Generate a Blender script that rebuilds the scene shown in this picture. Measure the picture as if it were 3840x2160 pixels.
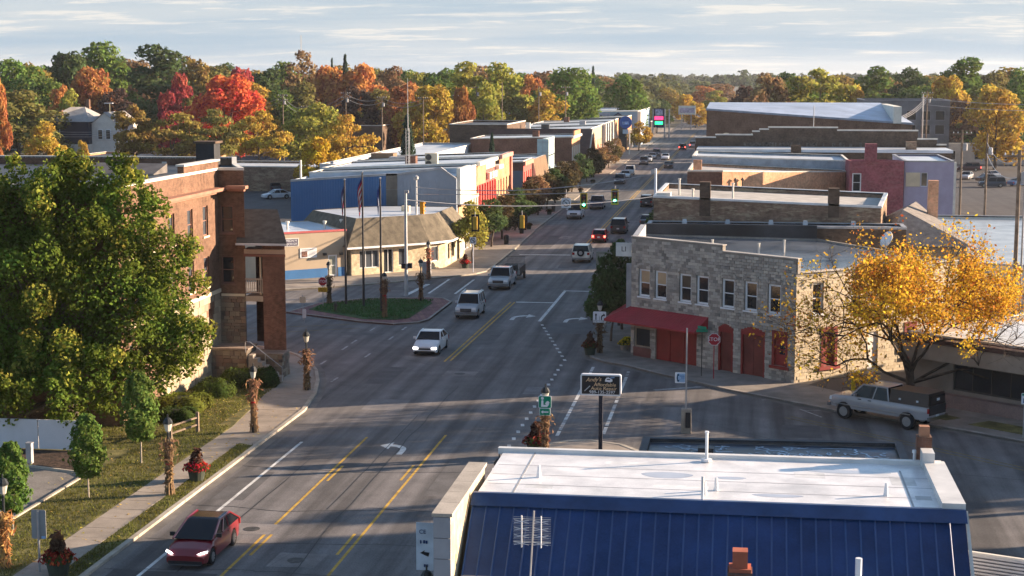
import bpy, math, random
import numpy as np
from mathutils import Vector, Matrix
for _o in list(bpy.data.objects): bpy.data.objects.remove(_o)
S = bpy.context.scene; COL = S.collection; RAD = math.radians
random.seed(7)
# ---------------------------------------------------------------- camera
_c = bpy.data.cameras.new('camera'); CAM = bpy.data.objects.new('camera', _c); COL.objects.link(CAM)
CAM.location = (0, 0, 19.5); CAM.rotation_euler = (RAD(90 - 7.427), 0, RAD(8.148))
_c.lens = 57.3; _c.sensor_width = 36; _c.clip_start = .5; _c.clip_end = 30000
S.camera = CAM
# ---------------------------------------------------------------- light
SUN_AZ, SUN_EL = 68.0, 13.8          # clockwise from the street's far direction, above the horizon
W = bpy.data.worlds.new('World'); S.world = W; W.use_nodes = True
nt = W.node_tree; nt.nodes.clear()
def wn(t, **k):
    n = nt.nodes.new(t)
    for a, b in k.items(): setattr(n, a, b)
    return n
wo = wn('ShaderNodeOutputWorld'); bg = wn('ShaderNodeBackground'); sky = wn('ShaderNodeTexSky')
sky.sky_type = 'NISHITA'; sky.sun_disc = False; sky.sun_elevation = RAD(SUN_EL); sky.sun_rotation = RAD(SUN_AZ)
sky.air_density = 1.0; sky.dust_density = 0.3; sky.ozone_density = 2.0; sky.altitude = 200
bg.inputs[1].default_value = 0.07
tc = wn('ShaderNodeTexCoord'); sep = wn('ShaderNodeSeparateXYZ'); nt.links.new(tc.outputs['Generated'], sep.inputs[0])
def mth(op, a, b=None, clamp=False):
    n = wn('ShaderNodeMath', operation=op, use_clamp=clamp)
    for i, q in enumerate((a, b)):
        if q is None: continue
        if isinstance(q, (int, float)): n.inputs[i].default_value = q
        else: nt.links.new(q, n.inputs[i])
    return n.outputs[0]
zz = mth('ADD', mth('MAXIMUM', sep.outputs[2], 0.0), 0.085)
cx = mth('DIVIDE', sep.outputs[0], zz); cy = mth('DIVIDE', sep.outputs[1], zz)
cmb = wn('ShaderNodeCombineXYZ'); nt.links.new(cx, cmb.inputs[0]); nt.links.new(cy, cmb.inputs[1])
def noise(sc, det, rough, vec, w=0):
    n = wn('ShaderNodeTexNoise'); n.inputs['Scale'].default_value = sc; n.inputs['Detail'].default_value = det
    n.inputs['Roughness'].default_value = rough; nt.links.new(vec, n.inputs['Vector']); return n.outputs[0]
mp = wn('ShaderNodeMapping'); mp.inputs['Scale'].default_value = (0.45, 1.0, 1.0); mp.inputs['Location'].default_value = (3.1, 7.7, 0)
nt.links.new(cmb.outputs[0], mp.inputs[0])
n1 = noise(0.75, 7, 0.6, mp.outputs[0]); n2 = noise(3.4, 7, 0.68, mp.outputs[0])
def rng(v, a, b, c=0., d=1.):
    n = wn('ShaderNodeMapRange'); n.interpolation_type = 'SMOOTHSTEP'
    for i, q in zip((1, 2, 3, 4), (a, b, c, d)): n.inputs[i].default_value = q
    nt.links.new(v, n.inputs[0]); return n.outputs[0]
big = rng(n1, .36, .62); puff = rng(n2, .50, .66)
low = rng(sep.outputs[2], .02, .32, 1., .10)                      # far-off deck: it closes up towards the horizon, overhead it is nearly clear
mask = mth('MULTIPLY', rng(n1, .05, .32), low, True)
tone = mth('ADD', mth('MULTIPLY', big, .42), mth('MULTIPLY', mth('MULTIPLY', puff, rng(n1, .38, .54)), 1.0), True)
cc = wn('ShaderNodeMix', data_type='RGBA'); nt.links.new(tone, cc.inputs['Factor']); cc.inputs['A'].default_value = (1.85, 2.38, 2.85, 1); cc.inputs['B'].default_value = (3.6, 3.54, 3.36, 1)
mixc = wn('ShaderNodeMix', data_type='RGBA'); nt.links.new(mask, mixc.inputs['Factor'])
nt.links.new(cc.outputs['Result'], mixc.inputs['B'])
nt.links.new(sky.outputs[0], mixc.inputs['A']); nt.links.new(mixc.outputs['Result'], bg.inputs[0]); nt.links.new(bg.outputs[0], wo.inputs[0])
_l = bpy.data.lights.new('sun', 'SUN'); SUN = bpy.data.objects.new('sun', _l); COL.objects.link(SUN)
_l.energy = 5.0; _l.angle = RAD(.53); _l.color = (1.0, .76, .54)
SUND = Vector((math.sin(RAD(SUN_AZ)) * math.cos(RAD(SUN_EL)), math.cos(RAD(SUN_AZ)) * math.cos(RAD(SUN_EL)), math.sin(RAD(SUN_EL))))
SUN.rotation_euler = SUND.to_track_quat('Z', 'Y').to_euler(); SUN.location = (60, 60, 60)
S.view_settings.view_transform = 'Standard'; S.view_settings.look = 'None'; S.view_settings.gamma = 1; S.view_settings.use_curve_mapping = False
S.view_settings.exposure = 1.8
S.render.engine = 'CYCLES'; S.cycles.max_bounces = 5; S.cycles.diffuse_bounces = 3; S.cycles.glossy_bounces = 2; S.cycles.transmission_bounces = 3
S.cycles.transparent_max_bounces = 6; S.cycles.volume_bounces = 0; S.cycles.use_denoising = True
# ---------------------------------------------------------------- materials
MATS = {}
def mat(name, col, rough=.85, var=.14, scale=.9, metal=0., bump=0., bscale=8., col2=None, stain=0., emit=0., spec=.3, coat=0., fine=0.):
    """plain procedural surface: base colour broken up by two noises, roughness wear and fine relief"""
    if name in MATS: return MATS[name]
    m = bpy.data.materials.new(name); m.use_nodes = True; t = m.node_tree; N = t.nodes; L = t.links
    b = N['Principled BSDF']; b.inputs['Roughness'].default_value = rough; b.inputs['Metallic'].default_value = metal
    b.inputs['Specular IOR Level'].default_value = spec
    if coat: b.inputs['Coat Weight'].default_value = coat; b.inputs['Coat Roughness'].default_value = .08
    g = N.new('ShaderNodeNewGeometry')
    def nz(sc, det=4):
        n = N.new('ShaderNodeTexNoise'); n.inputs['Scale'].default_value = sc; n.inputs['Detail'].default_value = det
        n.inputs['Roughness'].default_value = .6; L.new(g.outputs['Position'], n.inputs['Vector']); return n
    a = nz(scale); rp = N.new('ShaderNodeValToRGB'); e = rp.color_ramp.elements
    lo = [c * (1 - var * 1.6) for c in col[:3]]; hi = [min(1, c * (1 + var * 1.2)) for c in (col2 or col)[:3]]
    e[0].position = .32; e[1].position = .68; e[0].color = (*lo, 1); e[1].color = (*hi, 1); L.new(a.outputs[0], rp.inputs[0])
    out = rp.outputs[0]
    if stain:
        s = nz(scale * .22, 6); mr = N.new('ShaderNodeMapRange'); mr.inputs[1].default_value = .5; mr.inputs[2].default_value = .72
        mr.inputs[3].default_value = 1; mr.inputs[4].default_value = 1 - stain; L.new(s.outputs[0], mr.inputs[0])
        mx = N.new('ShaderNodeMix'); mx.data_type = 'RGBA'; mx.blend_type = 'MULTIPLY'; mx.inputs['Factor'].default_value = 1
        L.new(out, mx.inputs['A']); L.new(mr.outputs[0], mx.inputs['B']); out = mx.outputs['Result']
    if fine:
        s = nz(scale * 14 + 6, 3); mr = N.new('ShaderNodeMapRange'); mr.inputs[1].default_value = .3; mr.inputs[2].default_value = .7
        mr.inputs[3].default_value = 1 - fine; mr.inputs[4].default_value = 1 + fine; L.new(s.outputs[0], mr.inputs[0])
        mx = N.new('ShaderNodeMix'); mx.data_type = 'RGBA'; mx.blend_type = 'MULTIPLY'; mx.inputs['Factor'].default_value = 1
        L.new(out, mx.inputs['A']); L.new(mr.outputs[0], mx.inputs['B']); out = mx.outputs['Result']
    L.new(out, b.inputs['Base Color'])
    if bump:
        s = nz(bscale, 3); bp = N.new('ShaderNodeBump'); bp.inputs['Strength'].default_value = bump; bp.inputs['Distance'].default_value = .05
        L.new(s.outputs[0], bp.inputs['Height']); L.new(bp.outputs[0], b.inputs['Normal'])
    if emit: L.new(out, b.inputs['Emission Color']); b.inputs['Emission Strength'].default_value = emit
    MATS[name] = m; return m
def brickmat(name, c1, c2, mortar, bw=.21, bh=.07, ms=.012, u=(1., 1.), patch=0., pcol=(.3, .26, .2)):
    """brickwork too fine to pick apart: courses on the wall plane u.x*X+u.y*Y / Z"""
    if name in MATS: return MATS[name]
    m = bpy.data.materials.new(name); m.use_nodes = True; t = m.node_tree; N = t.nodes; L = t.links
    b = N['Principled BSDF']; b.inputs['Roughness'].default_value = .9; b.inputs['Specular IOR Level'].default_value = .15
    g = N.new('ShaderNodeNewGeometry'); d = N.new('ShaderNodeVectorMath'); d.operation = 'DOT_PRODUCT'; d.inputs[1].default_value = (u[0], u[1], 0)
    L.new(g.outputs['Position'], d.inputs[0]); sp = N.new('ShaderNodeSeparateXYZ'); L.new(g.outputs['Position'], sp.inputs[0])
    cb = N.new('ShaderNodeCombineXYZ'); L.new(d.outputs['Value'], cb.inputs[0]); L.new(sp.outputs[2], cb.inputs[1])
    k = N.new('ShaderNodeTexBrick'); L.new(cb.outputs[0], k.inputs['Vector']); k.inputs['Scale'].default_value = 1
    k.inputs['Brick Width'].default_value = bw; k.inputs['Row Height'].default_value = bh; k.inputs['Mortar Size'].default_value = ms
    k.inputs['Color1'].default_value = (*c1, 1); k.inputs['Color2'].default_value = (*c2, 1); k.inputs['Mortar'].default_value = (*mortar, 1)
    n = N.new('ShaderNodeTexNoise'); n.inputs['Scale'].default_value = .6; n.inputs['Detail'].default_value = 6; L.new(g.outputs['Position'], n.inputs['Vector'])
    n3 = N.new('ShaderNodeTexNoise'); n3.inputs['Scale'].default_value = 3.5; n3.inputs['Detail'].default_value = 5; L.new(g.outputs['Position'], n3.inputs['Vector'])
    ad = N.new('ShaderNodeMath'); ad.operation = 'ADD'; L.new(n.outputs[0], ad.inputs[0]); L.new(n3.outputs[0], ad.inputs[1])
    mr = N.new('ShaderNodeMapRange'); mr.inputs[1].default_value = .7; mr.inputs[2].default_value = 1.3; mr.inputs[3].default_value = .62; mr.inputs[4].default_value = 1.3
    L.new(ad.outputs[0], mr.inputs[0])
    mx = N.new('ShaderNodeMix'); mx.data_type = 'RGBA'; mx.blend_type = 'MULTIPLY'; mx.inputs['Factor'].default_value = 1
    L.new(k.outputs[0], mx.inputs['A']); L.new(mr.outputs[0], mx.inputs['B']); out = mx.outputs['Result']
    if patch:
        vm = N.new('ShaderNodeMapping'); vm.inputs['Scale'].default_value = (.8, .8, 3.2); L.new(g.outputs['Position'], vm.inputs[0])
        p = N.new('ShaderNodeTexNoise'); p.inputs['Scale'].default_value = .8; p.inputs['Detail'].default_value = 7; p.inputs['Roughness'].default_value = .7; L.new(vm.outputs[0], p.inputs['Vector'])
        m2 = N.new('ShaderNodeMapRange'); m2.inputs[1].default_value = .5; m2.inputs[2].default_value = .6; m2.inputs[4].default_value = patch; L.new(p.outputs[0], m2.inputs[0])
        x2 = N.new('ShaderNodeMix'); x2.data_type = 'RGBA'; L.new(m2.outputs[0], x2.inputs['Factor']); L.new(out, x2.inputs['A']); x2.inputs['B'].default_value = (*pcol, 1); out = x2.outputs['Result']
    L.new(out, b.inputs['Base Color'])
    bp = N.new('ShaderNodeBump'); bp.inputs['Strength'].default_value = .5; bp.inputs['Distance'].default_value = .02; L.new(k.outputs[1], bp.inputs['Height']); bp.invert = True
    L.new(bp.outputs[0], b.inputs['Normal'])
    MATS[name] = m; return m
def leafmat(name='leaf', trans=.35):
    """foliage: tint from the object's colour, each leaf a little different"""
    if name in MATS: return MATS[name]
    m = bpy.data.materials.new(name); m.use_nodes = True; t = m.node_tree; N = t.nodes; L = t.links; N.clear()
    o = N.new('ShaderNodeOutputMaterial'); oi = N.new('ShaderNodeObjectInfo'); g = N.new('ShaderNodeNewGeometry')
    hs = N.new('ShaderNodeHueSaturation'); L.new(oi.outputs['Color'], hs.inputs['Color'])
    n = N.new('ShaderNodeTexNoise'); n.inputs['Scale'].default_value = .35; n.inputs['Detail'].default_value = 3; L.new(g.outputs['Position'], n.inputs['Vector'])
    def lin(a, b, w1, w2, base):
        x = N.new('ShaderNodeMath'); x.operation = 'MULTIPLY_ADD'; L.new(a, x.inputs[0]); x.inputs[1].default_value = w1; x.inputs[2].default_value = base
        y = N.new('ShaderNodeMath'); y.operation = 'MULTIPLY_ADD'; L.new(b, y.inputs[0]); y.inputs[1].default_value = w2; L.new(x.outputs[0], y.inputs[2]); return y.outputs[0]
    L.new(lin(g.outputs['Random Per Island'], n.outputs[0], .035, .12, .5 - .0175 - .06), hs.inputs['Hue'])
    L.new(lin(g.outputs['Random Per Island'], n.outputs[0], .75, .9, 1 - .375 - .45), hs.inputs['Value'])
    d = N.new('ShaderNodeBsdfDiffuse'); tr = N.new('ShaderNodeBsdfTranslucent'); ms = N.new('ShaderNodeMixShader'); ms.inputs[0].default_value = trans
    L.new(hs.outputs[0], d.inputs[0]); L.new(hs.outputs[0], tr.inputs[0]); L.new(d.outputs[0], ms.inputs[1]); L.new(tr.outputs[0], ms.inputs[2]); L.new(ms.outputs[0], o.inputs[0])
    MATS[name] = m; return m
def glassmat(name, col=(.02, .025, .03), rough=.08):
    return mat(name, col, rough=rough, var=.25, scale=.5, spec=.6)
# ---------------------------------------------------------------- mesh helpers
ORG = {}
class MB:
    def __init__(s): s.v = []; s.f = []; s.mi = []; s.cur = 0
    def quad(s, *p):
        i = len(s.v); s.v += [tuple(q) for q in p]; s.f.append(tuple(range(i, i + len(p)))); s.mi.append(s.cur); return s
    def box(s, c, d, rz=0., tx=1., ty=1., dx=0., dy=0.):
        """centre x,y and z of the base, size; tx,ty taper the top; dx,dy shift the top"""
        x, y, z = c; a, b, h = d[0] / 2, d[1] / 2, d[2]; cs, sn = math.cos(rz), math.sin(rz); i = len(s.v)
        for k, (fx, fy, ox, oy) in ((0, (1, 1, 0, 0)), (h, (tx, ty, dx, dy))):
            for px, py in ((-a, -b), (a, -b), (a, b), (-a, b)):
                qx, qy = px * fx + ox, py * fy + oy; s.v.append((x + qx * cs - qy * sn, y + qx * sn + qy * cs, z + k))
        for q in ((0, 3, 2, 1), (4, 5, 6, 7), (0, 1, 5, 4), (1, 2, 6, 5), (2, 3, 7, 6), (3, 0, 4, 7)): s.f.append(tuple(i + j for j in q)); s.mi.append(s.cur)
        return s
    def bb(s, x0, x1, y0, y1, z0, z1): return s.box(((x0 + x1) / 2, (y0 + y1) / 2, z0), (abs(x1 - x0), abs(y1 - y0), z1 - z0))
    def ubox(s, O, u, s0, s1, z0, z1, d0, d1):
        """box on a wall: along u from s0 to s1, heights z0..z1, standing out from d0 to d1 along the wall's normal"""
        n = (u[1], -u[0]); i = len(s.v)
        P = lambda a, dd, z: (O[0] + u[0] * a + n[0] * dd, O[1] + u[1] * a + n[1] * dd, z)
        s.v += [P(s0, d1, z0), P(s1, d1, z0), P(s1, d0, z0), P(s0, d0, z0), P(s0, d1, z1), P(s1, d1, z1), P(s1, d0, z1), P(s0, d0, z1)]
        for q in ((0, 3, 2, 1), (4, 5, 6, 7), (0, 1, 5, 4), (1, 2, 6, 5), (2, 3, 7, 6), (3, 0, 4, 7)): s.f.append(tuple(i + j for j in q)); s.mi.append(s.cur)
        return s
    def prism(s, poly, z0, z1, bottom=True):
        n = len(poly); i = len(s.v)
        zt = z1 if isinstance(z1, (list, tuple)) else [z1] * n
        s.v += [(p[0], p[1], z0) for p in poly] + [(p[0], p[1], z) for p, z in zip(poly, zt)]
        for k in range(n): s.f.append((i + k, i + (k + 1) % n, i + n + (k + 1) % n, i + n + k)); s.mi.append(s.cur)
        s.f.append(tuple(i + n + k for k in range(n))); s.mi.append(s.cur)
        if bottom: s.f.append(tuple(i + k for k in reversed(range(n)))); s.mi.append(s.cur)
        return s
    def sheet(s, poly, z): return s.quad(*[(p[0], p[1], z) for p in poly])
    def tube(s, pts, r, n=6, caps=True):
        rs = r if isinstance(r, (list, tuple)) else [r] * len(pts); base = len(s.v); P = [Vector(p) for p in pts]; pu = None
        for k, p in enumerate(P):
            d = (P[min(k + 1, len(P) - 1)] - P[max(k - 1, 0)])
            d = d.normalized() if d.length > 1e-9 else Vector((0, 0, 1))
            a = Vector((0, 0, 1)) if abs(d.z) < .9 else Vector((1, 0, 0))
            if pu is None: pu = d.cross(a).normalized()
            else:
                pu = pu - d * pu.dot(d); pu = pu.normalized() if pu.length > 1e-6 else d.cross(a).normalized()
            w = d.cross(pu)
            for j in range(n):
                t = 2 * math.pi * j / n; s.v.append(tuple(p + (pu * math.cos(t) + w * math.sin(t)) * rs[k]))
        for k in range(len(P) - 1):
            for j in range(n): s.f.append((base + k * n + j, base + k * n + (j + 1) % n, base + (k + 1) * n + (j + 1) % n, base + (k + 1) * n + j)); s.mi.append(s.cur)
        if caps:
            s.f.append(tuple(base + j for j in reversed(range(n)))); s.mi.append(s.cur)
            s.f.append(tuple(base + (len(P) - 1) * n + j for j in range(n))); s.mi.append(s.cur)
        return s
    def lathe(s, prof, n=10, c=(0, 0, 0), caps=True):
        base = len(s.v)
        for r, z in prof:
            for j in range(n): t = 2 * math.pi * (j + .5) / n; s.v.append((c[0] + r * math.cos(t), c[1] + r * math.sin(t), c[2] + z))
        for k in range(len(prof) - 1):
            for j in range(n): s.f.append((base + k * n + j, base + k * n + (j + 1) % n, base + (k + 1) * n + (j + 1) % n, base + (k + 1) * n + j)); s.mi.append(s.cur)
        if caps:
            s.f.append(tuple(base + j for j in reversed(range(n)))); s.mi.append(s.cur)
            s.f.append(tuple(base + (len(prof) - 1) * n + j for j in range(n))); s.mi.append(s.cur)
        return s
    def xform(s, M, i0=0):
        for i in range(i0, len(s.v)): s.v[i] = tuple(M @ Vector(s.v[i]))
        return s
    def mesh(s, name, mats, o=(0, 0, 0), smooth=False):
        me = bpy.data.meshes.new(name); me.from_pydata([(a - o[0], b - o[1], c - o[2]) for a, b, c in s.v], [], s.f)
        for m in (mats if isinstance(mats, (list, tuple)) else [mats]): me.materials.append(m)
        if any(s.mi): me.polygons.foreach_set('material_index', s.mi)
        if smooth: me.polygons.foreach_set('use_smooth', [True] * len(me.polygons))
        me.update(); return me
    def build(s, name, mats, parent=None, smooth=False):
        o = ORG.get(parent.name, (0, 0, 0)) if parent else (0, 0, 0)
        ob = bpy.data.objects.new(name, s.mesh(name, mats, o, smooth)); COL.objects.link(ob)
        if parent: ob.parent = parent; ORG[ob.name] = o
        return ob
def tag(o, label=None, cat=None, group=None, kind=None):
    for k, q in (('label', label), ('category', cat), ('group', group), ('kind', kind)):
        if q: o[k] = q
    return o
def thing(name, label, cat, loc=(0, 0, 0), rz=0., group=None, local=False, sc=1.):
    """Empty at a thing's base; parts are given in world coordinates unless local"""
    o = bpy.data.objects.new(name, None); COL.objects.link(o); o.location = loc; o.rotation_euler = (0, 0, rz); o.empty_display_size = .3
    if sc != 1.: o.scale = (sc, sc, sc) if isinstance(sc, (int, float)) else sc
    ORG[o.name] = (0, 0, 0) if local else tuple(loc); return tag(o, label, cat, group)
def struct(name, mb, m, parent=None):
    o = mb.build(name, m, parent)
    if not parent: o['kind'] = 'structure'
    return o
def copy_tree(root, loc, rz=0., label=None, group=None, sc=None):
    def cp(o, par):
        c = o.copy(); COL.objects.link(c); c.parent = par
        for ch in o.children: cp(ch, c)
        return c
    r = cp(root, None); r.location = loc; r.rotation_euler = (0, 0, rz)
    if sc is not None: r.scale = (sc, sc, sc) if isinstance(sc, (int, float)) else sc
    if label: r['label'] = label
    if group: r['group'] = group
    return r
def text(name, txt, size, pos, u, up, m, parent=None, align='CENTER', shear=0., depth=.004, squash=1.):
    """flat lettering lying on a surface: pos is the centre, u the reading direction, up the top direction"""
    c = bpy.data.curves.new(name, 'FONT'); c.body = txt; c.size = size; c.align_x = align; c.align_y = 'CENTER'; c.extrude = depth; c.shear = shear; c.resolution_u = 3
    t = bpy.data.objects.new(name, c); COL.objects.link(t); dg = bpy.context.evaluated_depsgraph_get(); dg.update()
    me = bpy.data.meshes.new_from_object(t.evaluated_get(dg)); bpy.data.objects.remove(t); bpy.data.curves.remove(c)
    U = Vector(u).normalized(); V = Vector(up).normalized(); Nn = U.cross(V); o = ORG.get(parent.name, (0, 0, 0)) if parent else (0, 0, 0)
    M = Matrix(((U.x * squash, V.x, Nn.x, pos[0] - o[0]), (U.y * squash, V.y, Nn.y, pos[1] - o[1]), (U.z * squash, V.z, Nn.z, pos[2] - o[2]), (0, 0, 0, 1)))
    me.transform(M); me.materials.clear(); me.materials.append(m); me.name = name
    ob = bpy.data.objects.new(name, me); COL.objects.link(ob)
    if parent: ob.parent = parent; ORG[ob.name] = o
    return ob
def unit(a, b):
    d = math.hypot(b[0] - a[0], b[1] - a[1]); return ((b[0] - a[0]) / d, (b[1] - a[1]) / d), d
def on(O, u, a, d, z): return (O[0] + u[0] * a + u[1] * d, O[1] + u[1] * a - u[0] * d, z)
def wall(mb, O, u, Lw, z0, z1, holes=(), depth=.16, z1b=None):
    """wall face with real openings and reveals; holes are (s0, s1, z0, z1); z1b: height at the far end if it slopes"""
    zt = min(z1, z1b) if z1b is not None else z1
    us = sorted({0., Lw, *[h[0] for h in holes], *[h[1] for h in holes]}); zs = sorted({z0, zt, *[h[2] for h in holes], *[h[3] for h in holes]})
    for a, b in zip(us, us[1:]):
        for c, d in zip(zs, zs[1:]):
            m, n = (a + b) / 2, (c + d) / 2
            if any(h[0] < m < h[1] and h[2] < n < h[3] for h in holes): continue
            mb.quad(on(O, u, a, 0, c), on(O, u, b, 0, c), on(O, u, b, 0, d), on(O, u, a, 0, d))
    if z1b is not None and z1b != z1: mb.quad(on(O, u, 0, 0, zt), on(O, u, Lw, 0, zt), on(O, u, Lw, 0, z1b), on(O, u, 0, 0, z1))
    for a, b, c, d in holes:
        P = lambda s_, z_, e: on(O, u, s_, -e, z_)
        for (p, q) in (((a, c), (b, c)), ((b, c), (b, d)), ((b, d), (a, d)), ((a, d), (a, c))):
            mb.quad(P(*p, 0), P(*q, 0), P(*q, depth), P(*p, depth))
def window(par, O, u, h, fm, pm, depth=.16, fw=.07, rail=True, sill=None, sm=None, name='window', mull=0, blind=None):
    """sash window filling an opening: frame, pane behind it, rail, sill"""
    a, b, c, d = h; mb = MB(); e0, e1 = -depth - .02, -depth + .06
    mb.ubox(O, u, a, a + fw, c, d, e0, e1); mb.ubox(O, u, b - fw, b, c, d, e0, e1); mb.ubox(O, u, a + fw, b - fw, c, c + fw, e0, e1); mb.ubox(O, u, a + fw, b - fw, d - fw, d, e0, e1)
    if rail: mb.ubox(O, u, a + fw, b - fw, (c + d) / 2 - .03, (c + d) / 2 + .03, e0, e1 - .01)
    for k in range(mull): x = a + (b - a) * (k + 1) / (mull + 1); mb.ubox(O, u, x - .03, x + .03, c + fw, d - fw, e0, e1 - .012)
    w = mb.build(name, fm, par)
    g = MB(); g.quad(on(O, u, a, -depth, c), on(O, u, b, -depth, c), on(O, u, b, -depth, d), on(O, u, a, -depth, d)); g.build('pane', pm, w)
    if blind: k = MB(); z = d - (d - c) * blind[0]; k.quad(on(O, u, a + fw, -depth + .006, z), on(O, u, b - fw, -depth + .006, z), on(O, u, b - fw, -depth + .006, d - fw), on(O, u, a + fw, -depth + .006, d - fw)); k.build('blind', blind[1], w)
    if sill: k = MB(); k.ubox(O, u, a - .08, b + .08, c - sill, c, -depth * .4, .07); k.build('sill', sm or fm, w)
    return w
def building(name, label, cat, poly, z, wm, rm, cm=None, par_h=.5, holes=None, z0=0., group=None, zr=None, cop=.18, cop_h=.1, base=None):
    """walled block on a counter-clockwise footprint: wall (with openings), roof behind the parapet, coping; z may be one height per corner"""
    n = len(poly); zs = list(z) if isinstance(z, (list, tuple)) else [z] * n; holes = holes or {}
    t = thing(name, label, cat, (*(base or poly[0]), 0), group=group); mb = MB()
    cxm = sum(p[0] for p in poly) / n; cym = sum(p[1] for p in poly) / n
    for k in range(n):
        a, b = poly[k], poly[(k + 1) % n]; u, Lw = unit(a, b); za, zb = zs[k], zs[(k + 1) % n]
        wall(mb, a, u, Lw, z0, za, holes.get(k, ()), z1b=zb)
    ins = []
    for k in range(n):                                             # inset ring for the parapet's inner face
        a, b, c = poly[k - 1], poly[k], poly[(k + 1) % n]; u1, _ = unit(a, b); u2, _ = unit(b, c)
        n1, n2 = (-u1[1], u1[0]), (-u2[1], u2[0]); dd = 1 + n1[0] * n2[0] + n1[1] * n2[1]
        ins.append((b[0] + (n1[0] + n2[0]) / dd * .28, b[1] + (n1[1] + n2[1]) / dd * .28))
    for k in range(n):
        a, b = ins[k], ins[(k + 1) % n]; k2 = (k + 1) % n
        if par_h > 0: mb.quad((*b, zs[k2] - par_h - .3), (*a, zs[k] - par_h - .3), (*a, zs[k]), (*b, zs[k2]))
        mb.quad((*poly[k], zs[k]), (*poly[k2], zs[k2]), (*b, zs[k2]), (*a, zs[k]))
    mb.build('wall', wm, t)
    r = MB(); r.quad(*[(*p, zz_ - par_h) for p, zz_ in zip(ins, zs)]); r.build('roof', rm, t)
    if cm:
        c = MB()
        for k in range(n):
            a, b = poly[k], poly[(k + 1) % n]; u, Lw = unit(a, b); k2 = (k + 1) % n; nn = (u[1], -u[0])
            o1 = (a[0] + nn[0] * .05 - u[0] * .05, a[1] + nn[1] * .05 - u[1] * .05); o2 = (b[0] + nn[0] * .05 + u[0] * .05, b[1] + nn[1] * .05 + u[1] * .05)
            A, B = ins[k], ins[k2]; zo = .004 + .003 * (k % 2)
            c.quad((*o1, zs[k] - cop_h), (*o2, zs[k2] - cop_h), (*o2, zs[k2] + .06 + zo), (*o1, zs[k] + .06 + zo))
            c.quad((*o1, zs[k] + .06 + zo), (*o2, zs[k2] + .06 + zo), (*B, zs[k2] + .06 + zo), (*A, zs[k] + .06 + zo))
            c.quad((*B, zs[k2] - cop_h), (*A, zs[k] - cop_h), (*A, zs[k] + .06 + zo), (*B, zs[k2] + .06 + zo))
        c.build('coping', cm, t)
    return t
# ================================================================ ground, roads, pavements
M_grass = mat('grass_ground', (.10, .115, .03), var=.4, scale=1.1, col2=(.15, .13, .045), stain=.35, bump=.6, bscale=14, fine=.5, rough=.95)
M_far = mat('town_ground', (.085, .085, .05), var=.4, scale=.02, col2=(.11, .10, .075), rough=.95)
def asphalt(name, col, streak=.3):
    m = mat(name, col, rough=.82, var=.12, scale=.5, stain=.22, bump=.25, bscale=40, fine=.22, spec=.25); t = m.node_tree; N = t.nodes; L = t.links
    b = N['Principled BSDF']; src = b.inputs['Base Color'].links[0].from_socket; g = N.new('ShaderNodeNewGeometry')
    mp_ = N.new('ShaderNodeMapping'); mp_.inputs['Scale'].default_value = (1.1, .035, 1); L.new(g.outputs['Position'], mp_.inputs[0])
    n = N.new('ShaderNodeTexNoise'); n.inputs['Scale'].default_value = 1; n.inputs['Detail'].default_value = 5; L.new(mp_.outputs[0], n.inputs['Vector'])
    mr = N.new('ShaderNodeMapRange'); mr.inputs[1].default_value = .35; mr.inputs[2].default_value = .65; mr.inputs[3].default_value = 1 - streak; mr.inputs[4].default_value = 1 + streak * .6; L.new(n.outputs[0], mr.inputs[0])
    x = N.new('ShaderNodeMix'); x.data_type = 'RGBA'; x.blend_type = 'MULTIPLY'; x.inputs['Factor'].default_value = 1; L.new(src, x.inputs['A']); L.new(mr.outputs[0], x.inputs['B']); L.new(x.outputs['Result'], b.inputs['Base Color'])
    return m
M_asph = asphalt('asphalt', (.158, .148, .145), .42); M_lot = asphalt('lot_asphalt', (.085, .08, .08), .15); M_lot2 = asphalt('pale_lot', (.2, .185, .17), .15)
M_conc = mat('concrete', (.31, .265, .22), var=.13, scale=.8, stain=.3, bump=.2, bscale=20, fine=.12)
M_kerb = mat('kerb_concrete', (.4, .355, .29), var=.15, scale=1.2, stain=.3, fine=.15)
M_gut = mat('gutter_concrete', (.17, .155, .14), var=.18, scale=.7, stain=.3, fine=.15)
M_white = mat('road_white', (.62, .62, .6), var=.16, scale=2.2, stain=.45, fine=.25); M_worn = mat('road_white_worn', (.36, .36, .36), var=.3, scale=2.6, stain=.6, fine=.35)
M_yel = mat('road_yellow', (.52, .32, .06), var=.18, scale=2., stain=.35, fine=.22); M_yel2 = mat('road_yellow_worn', (.22, .16, .06), var=.3, scale=2., stain=.5, fine=.3)
M_tar = mat('tar', (.025, .024, .025), rough=.6, var=.2); M_iron = mat('iron', (.06, .055, .05), rough=.6, var=.3, scale=4, fine=.4)
M_patch = mat('patch_concrete', (.22, .2, .19), var=.14, scale=1., stain=.3, fine=.2)
M_mulch = mat('mulch', (.06, .038, .026), var=.5, scale=5, bump=.8, bscale=12, fine=.5); M_paver = brickmat('brick_paving', (.2, .1, .105), (.26, .14, .12), (.14, .11, .1), .2, .1, .01, (1, .3))
g = MB(); g.sheet([(-6000, -500), (6000, -500), (6000, 9000), (-6000, 9000)], -.02); struct('ground', g, M_far)
g = MB(); g.sheet([(-90, 20), (70, 20), (70, 205), (-10.5, 205), (-26.8, 205), (-90, 205)], .01); g.sheet([(-26.8, 205), (-10.5, 205), (-10.5, 900), (-26.8, 900)], .01)
ROAD = struct('road', g, M_asph)
g = MB(); g.sheet([(-150, 140), (-90, 140), (-90, 205), (-58, 205), (-58, 420), (-150, 420)], .012); struct('parking_lot', g, M_lot)
g = MB(); g.sheet([(12, 206), (120, 206), (120, 420), (12, 420)], .012); struct('parking_lot', g, M_lot)
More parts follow.
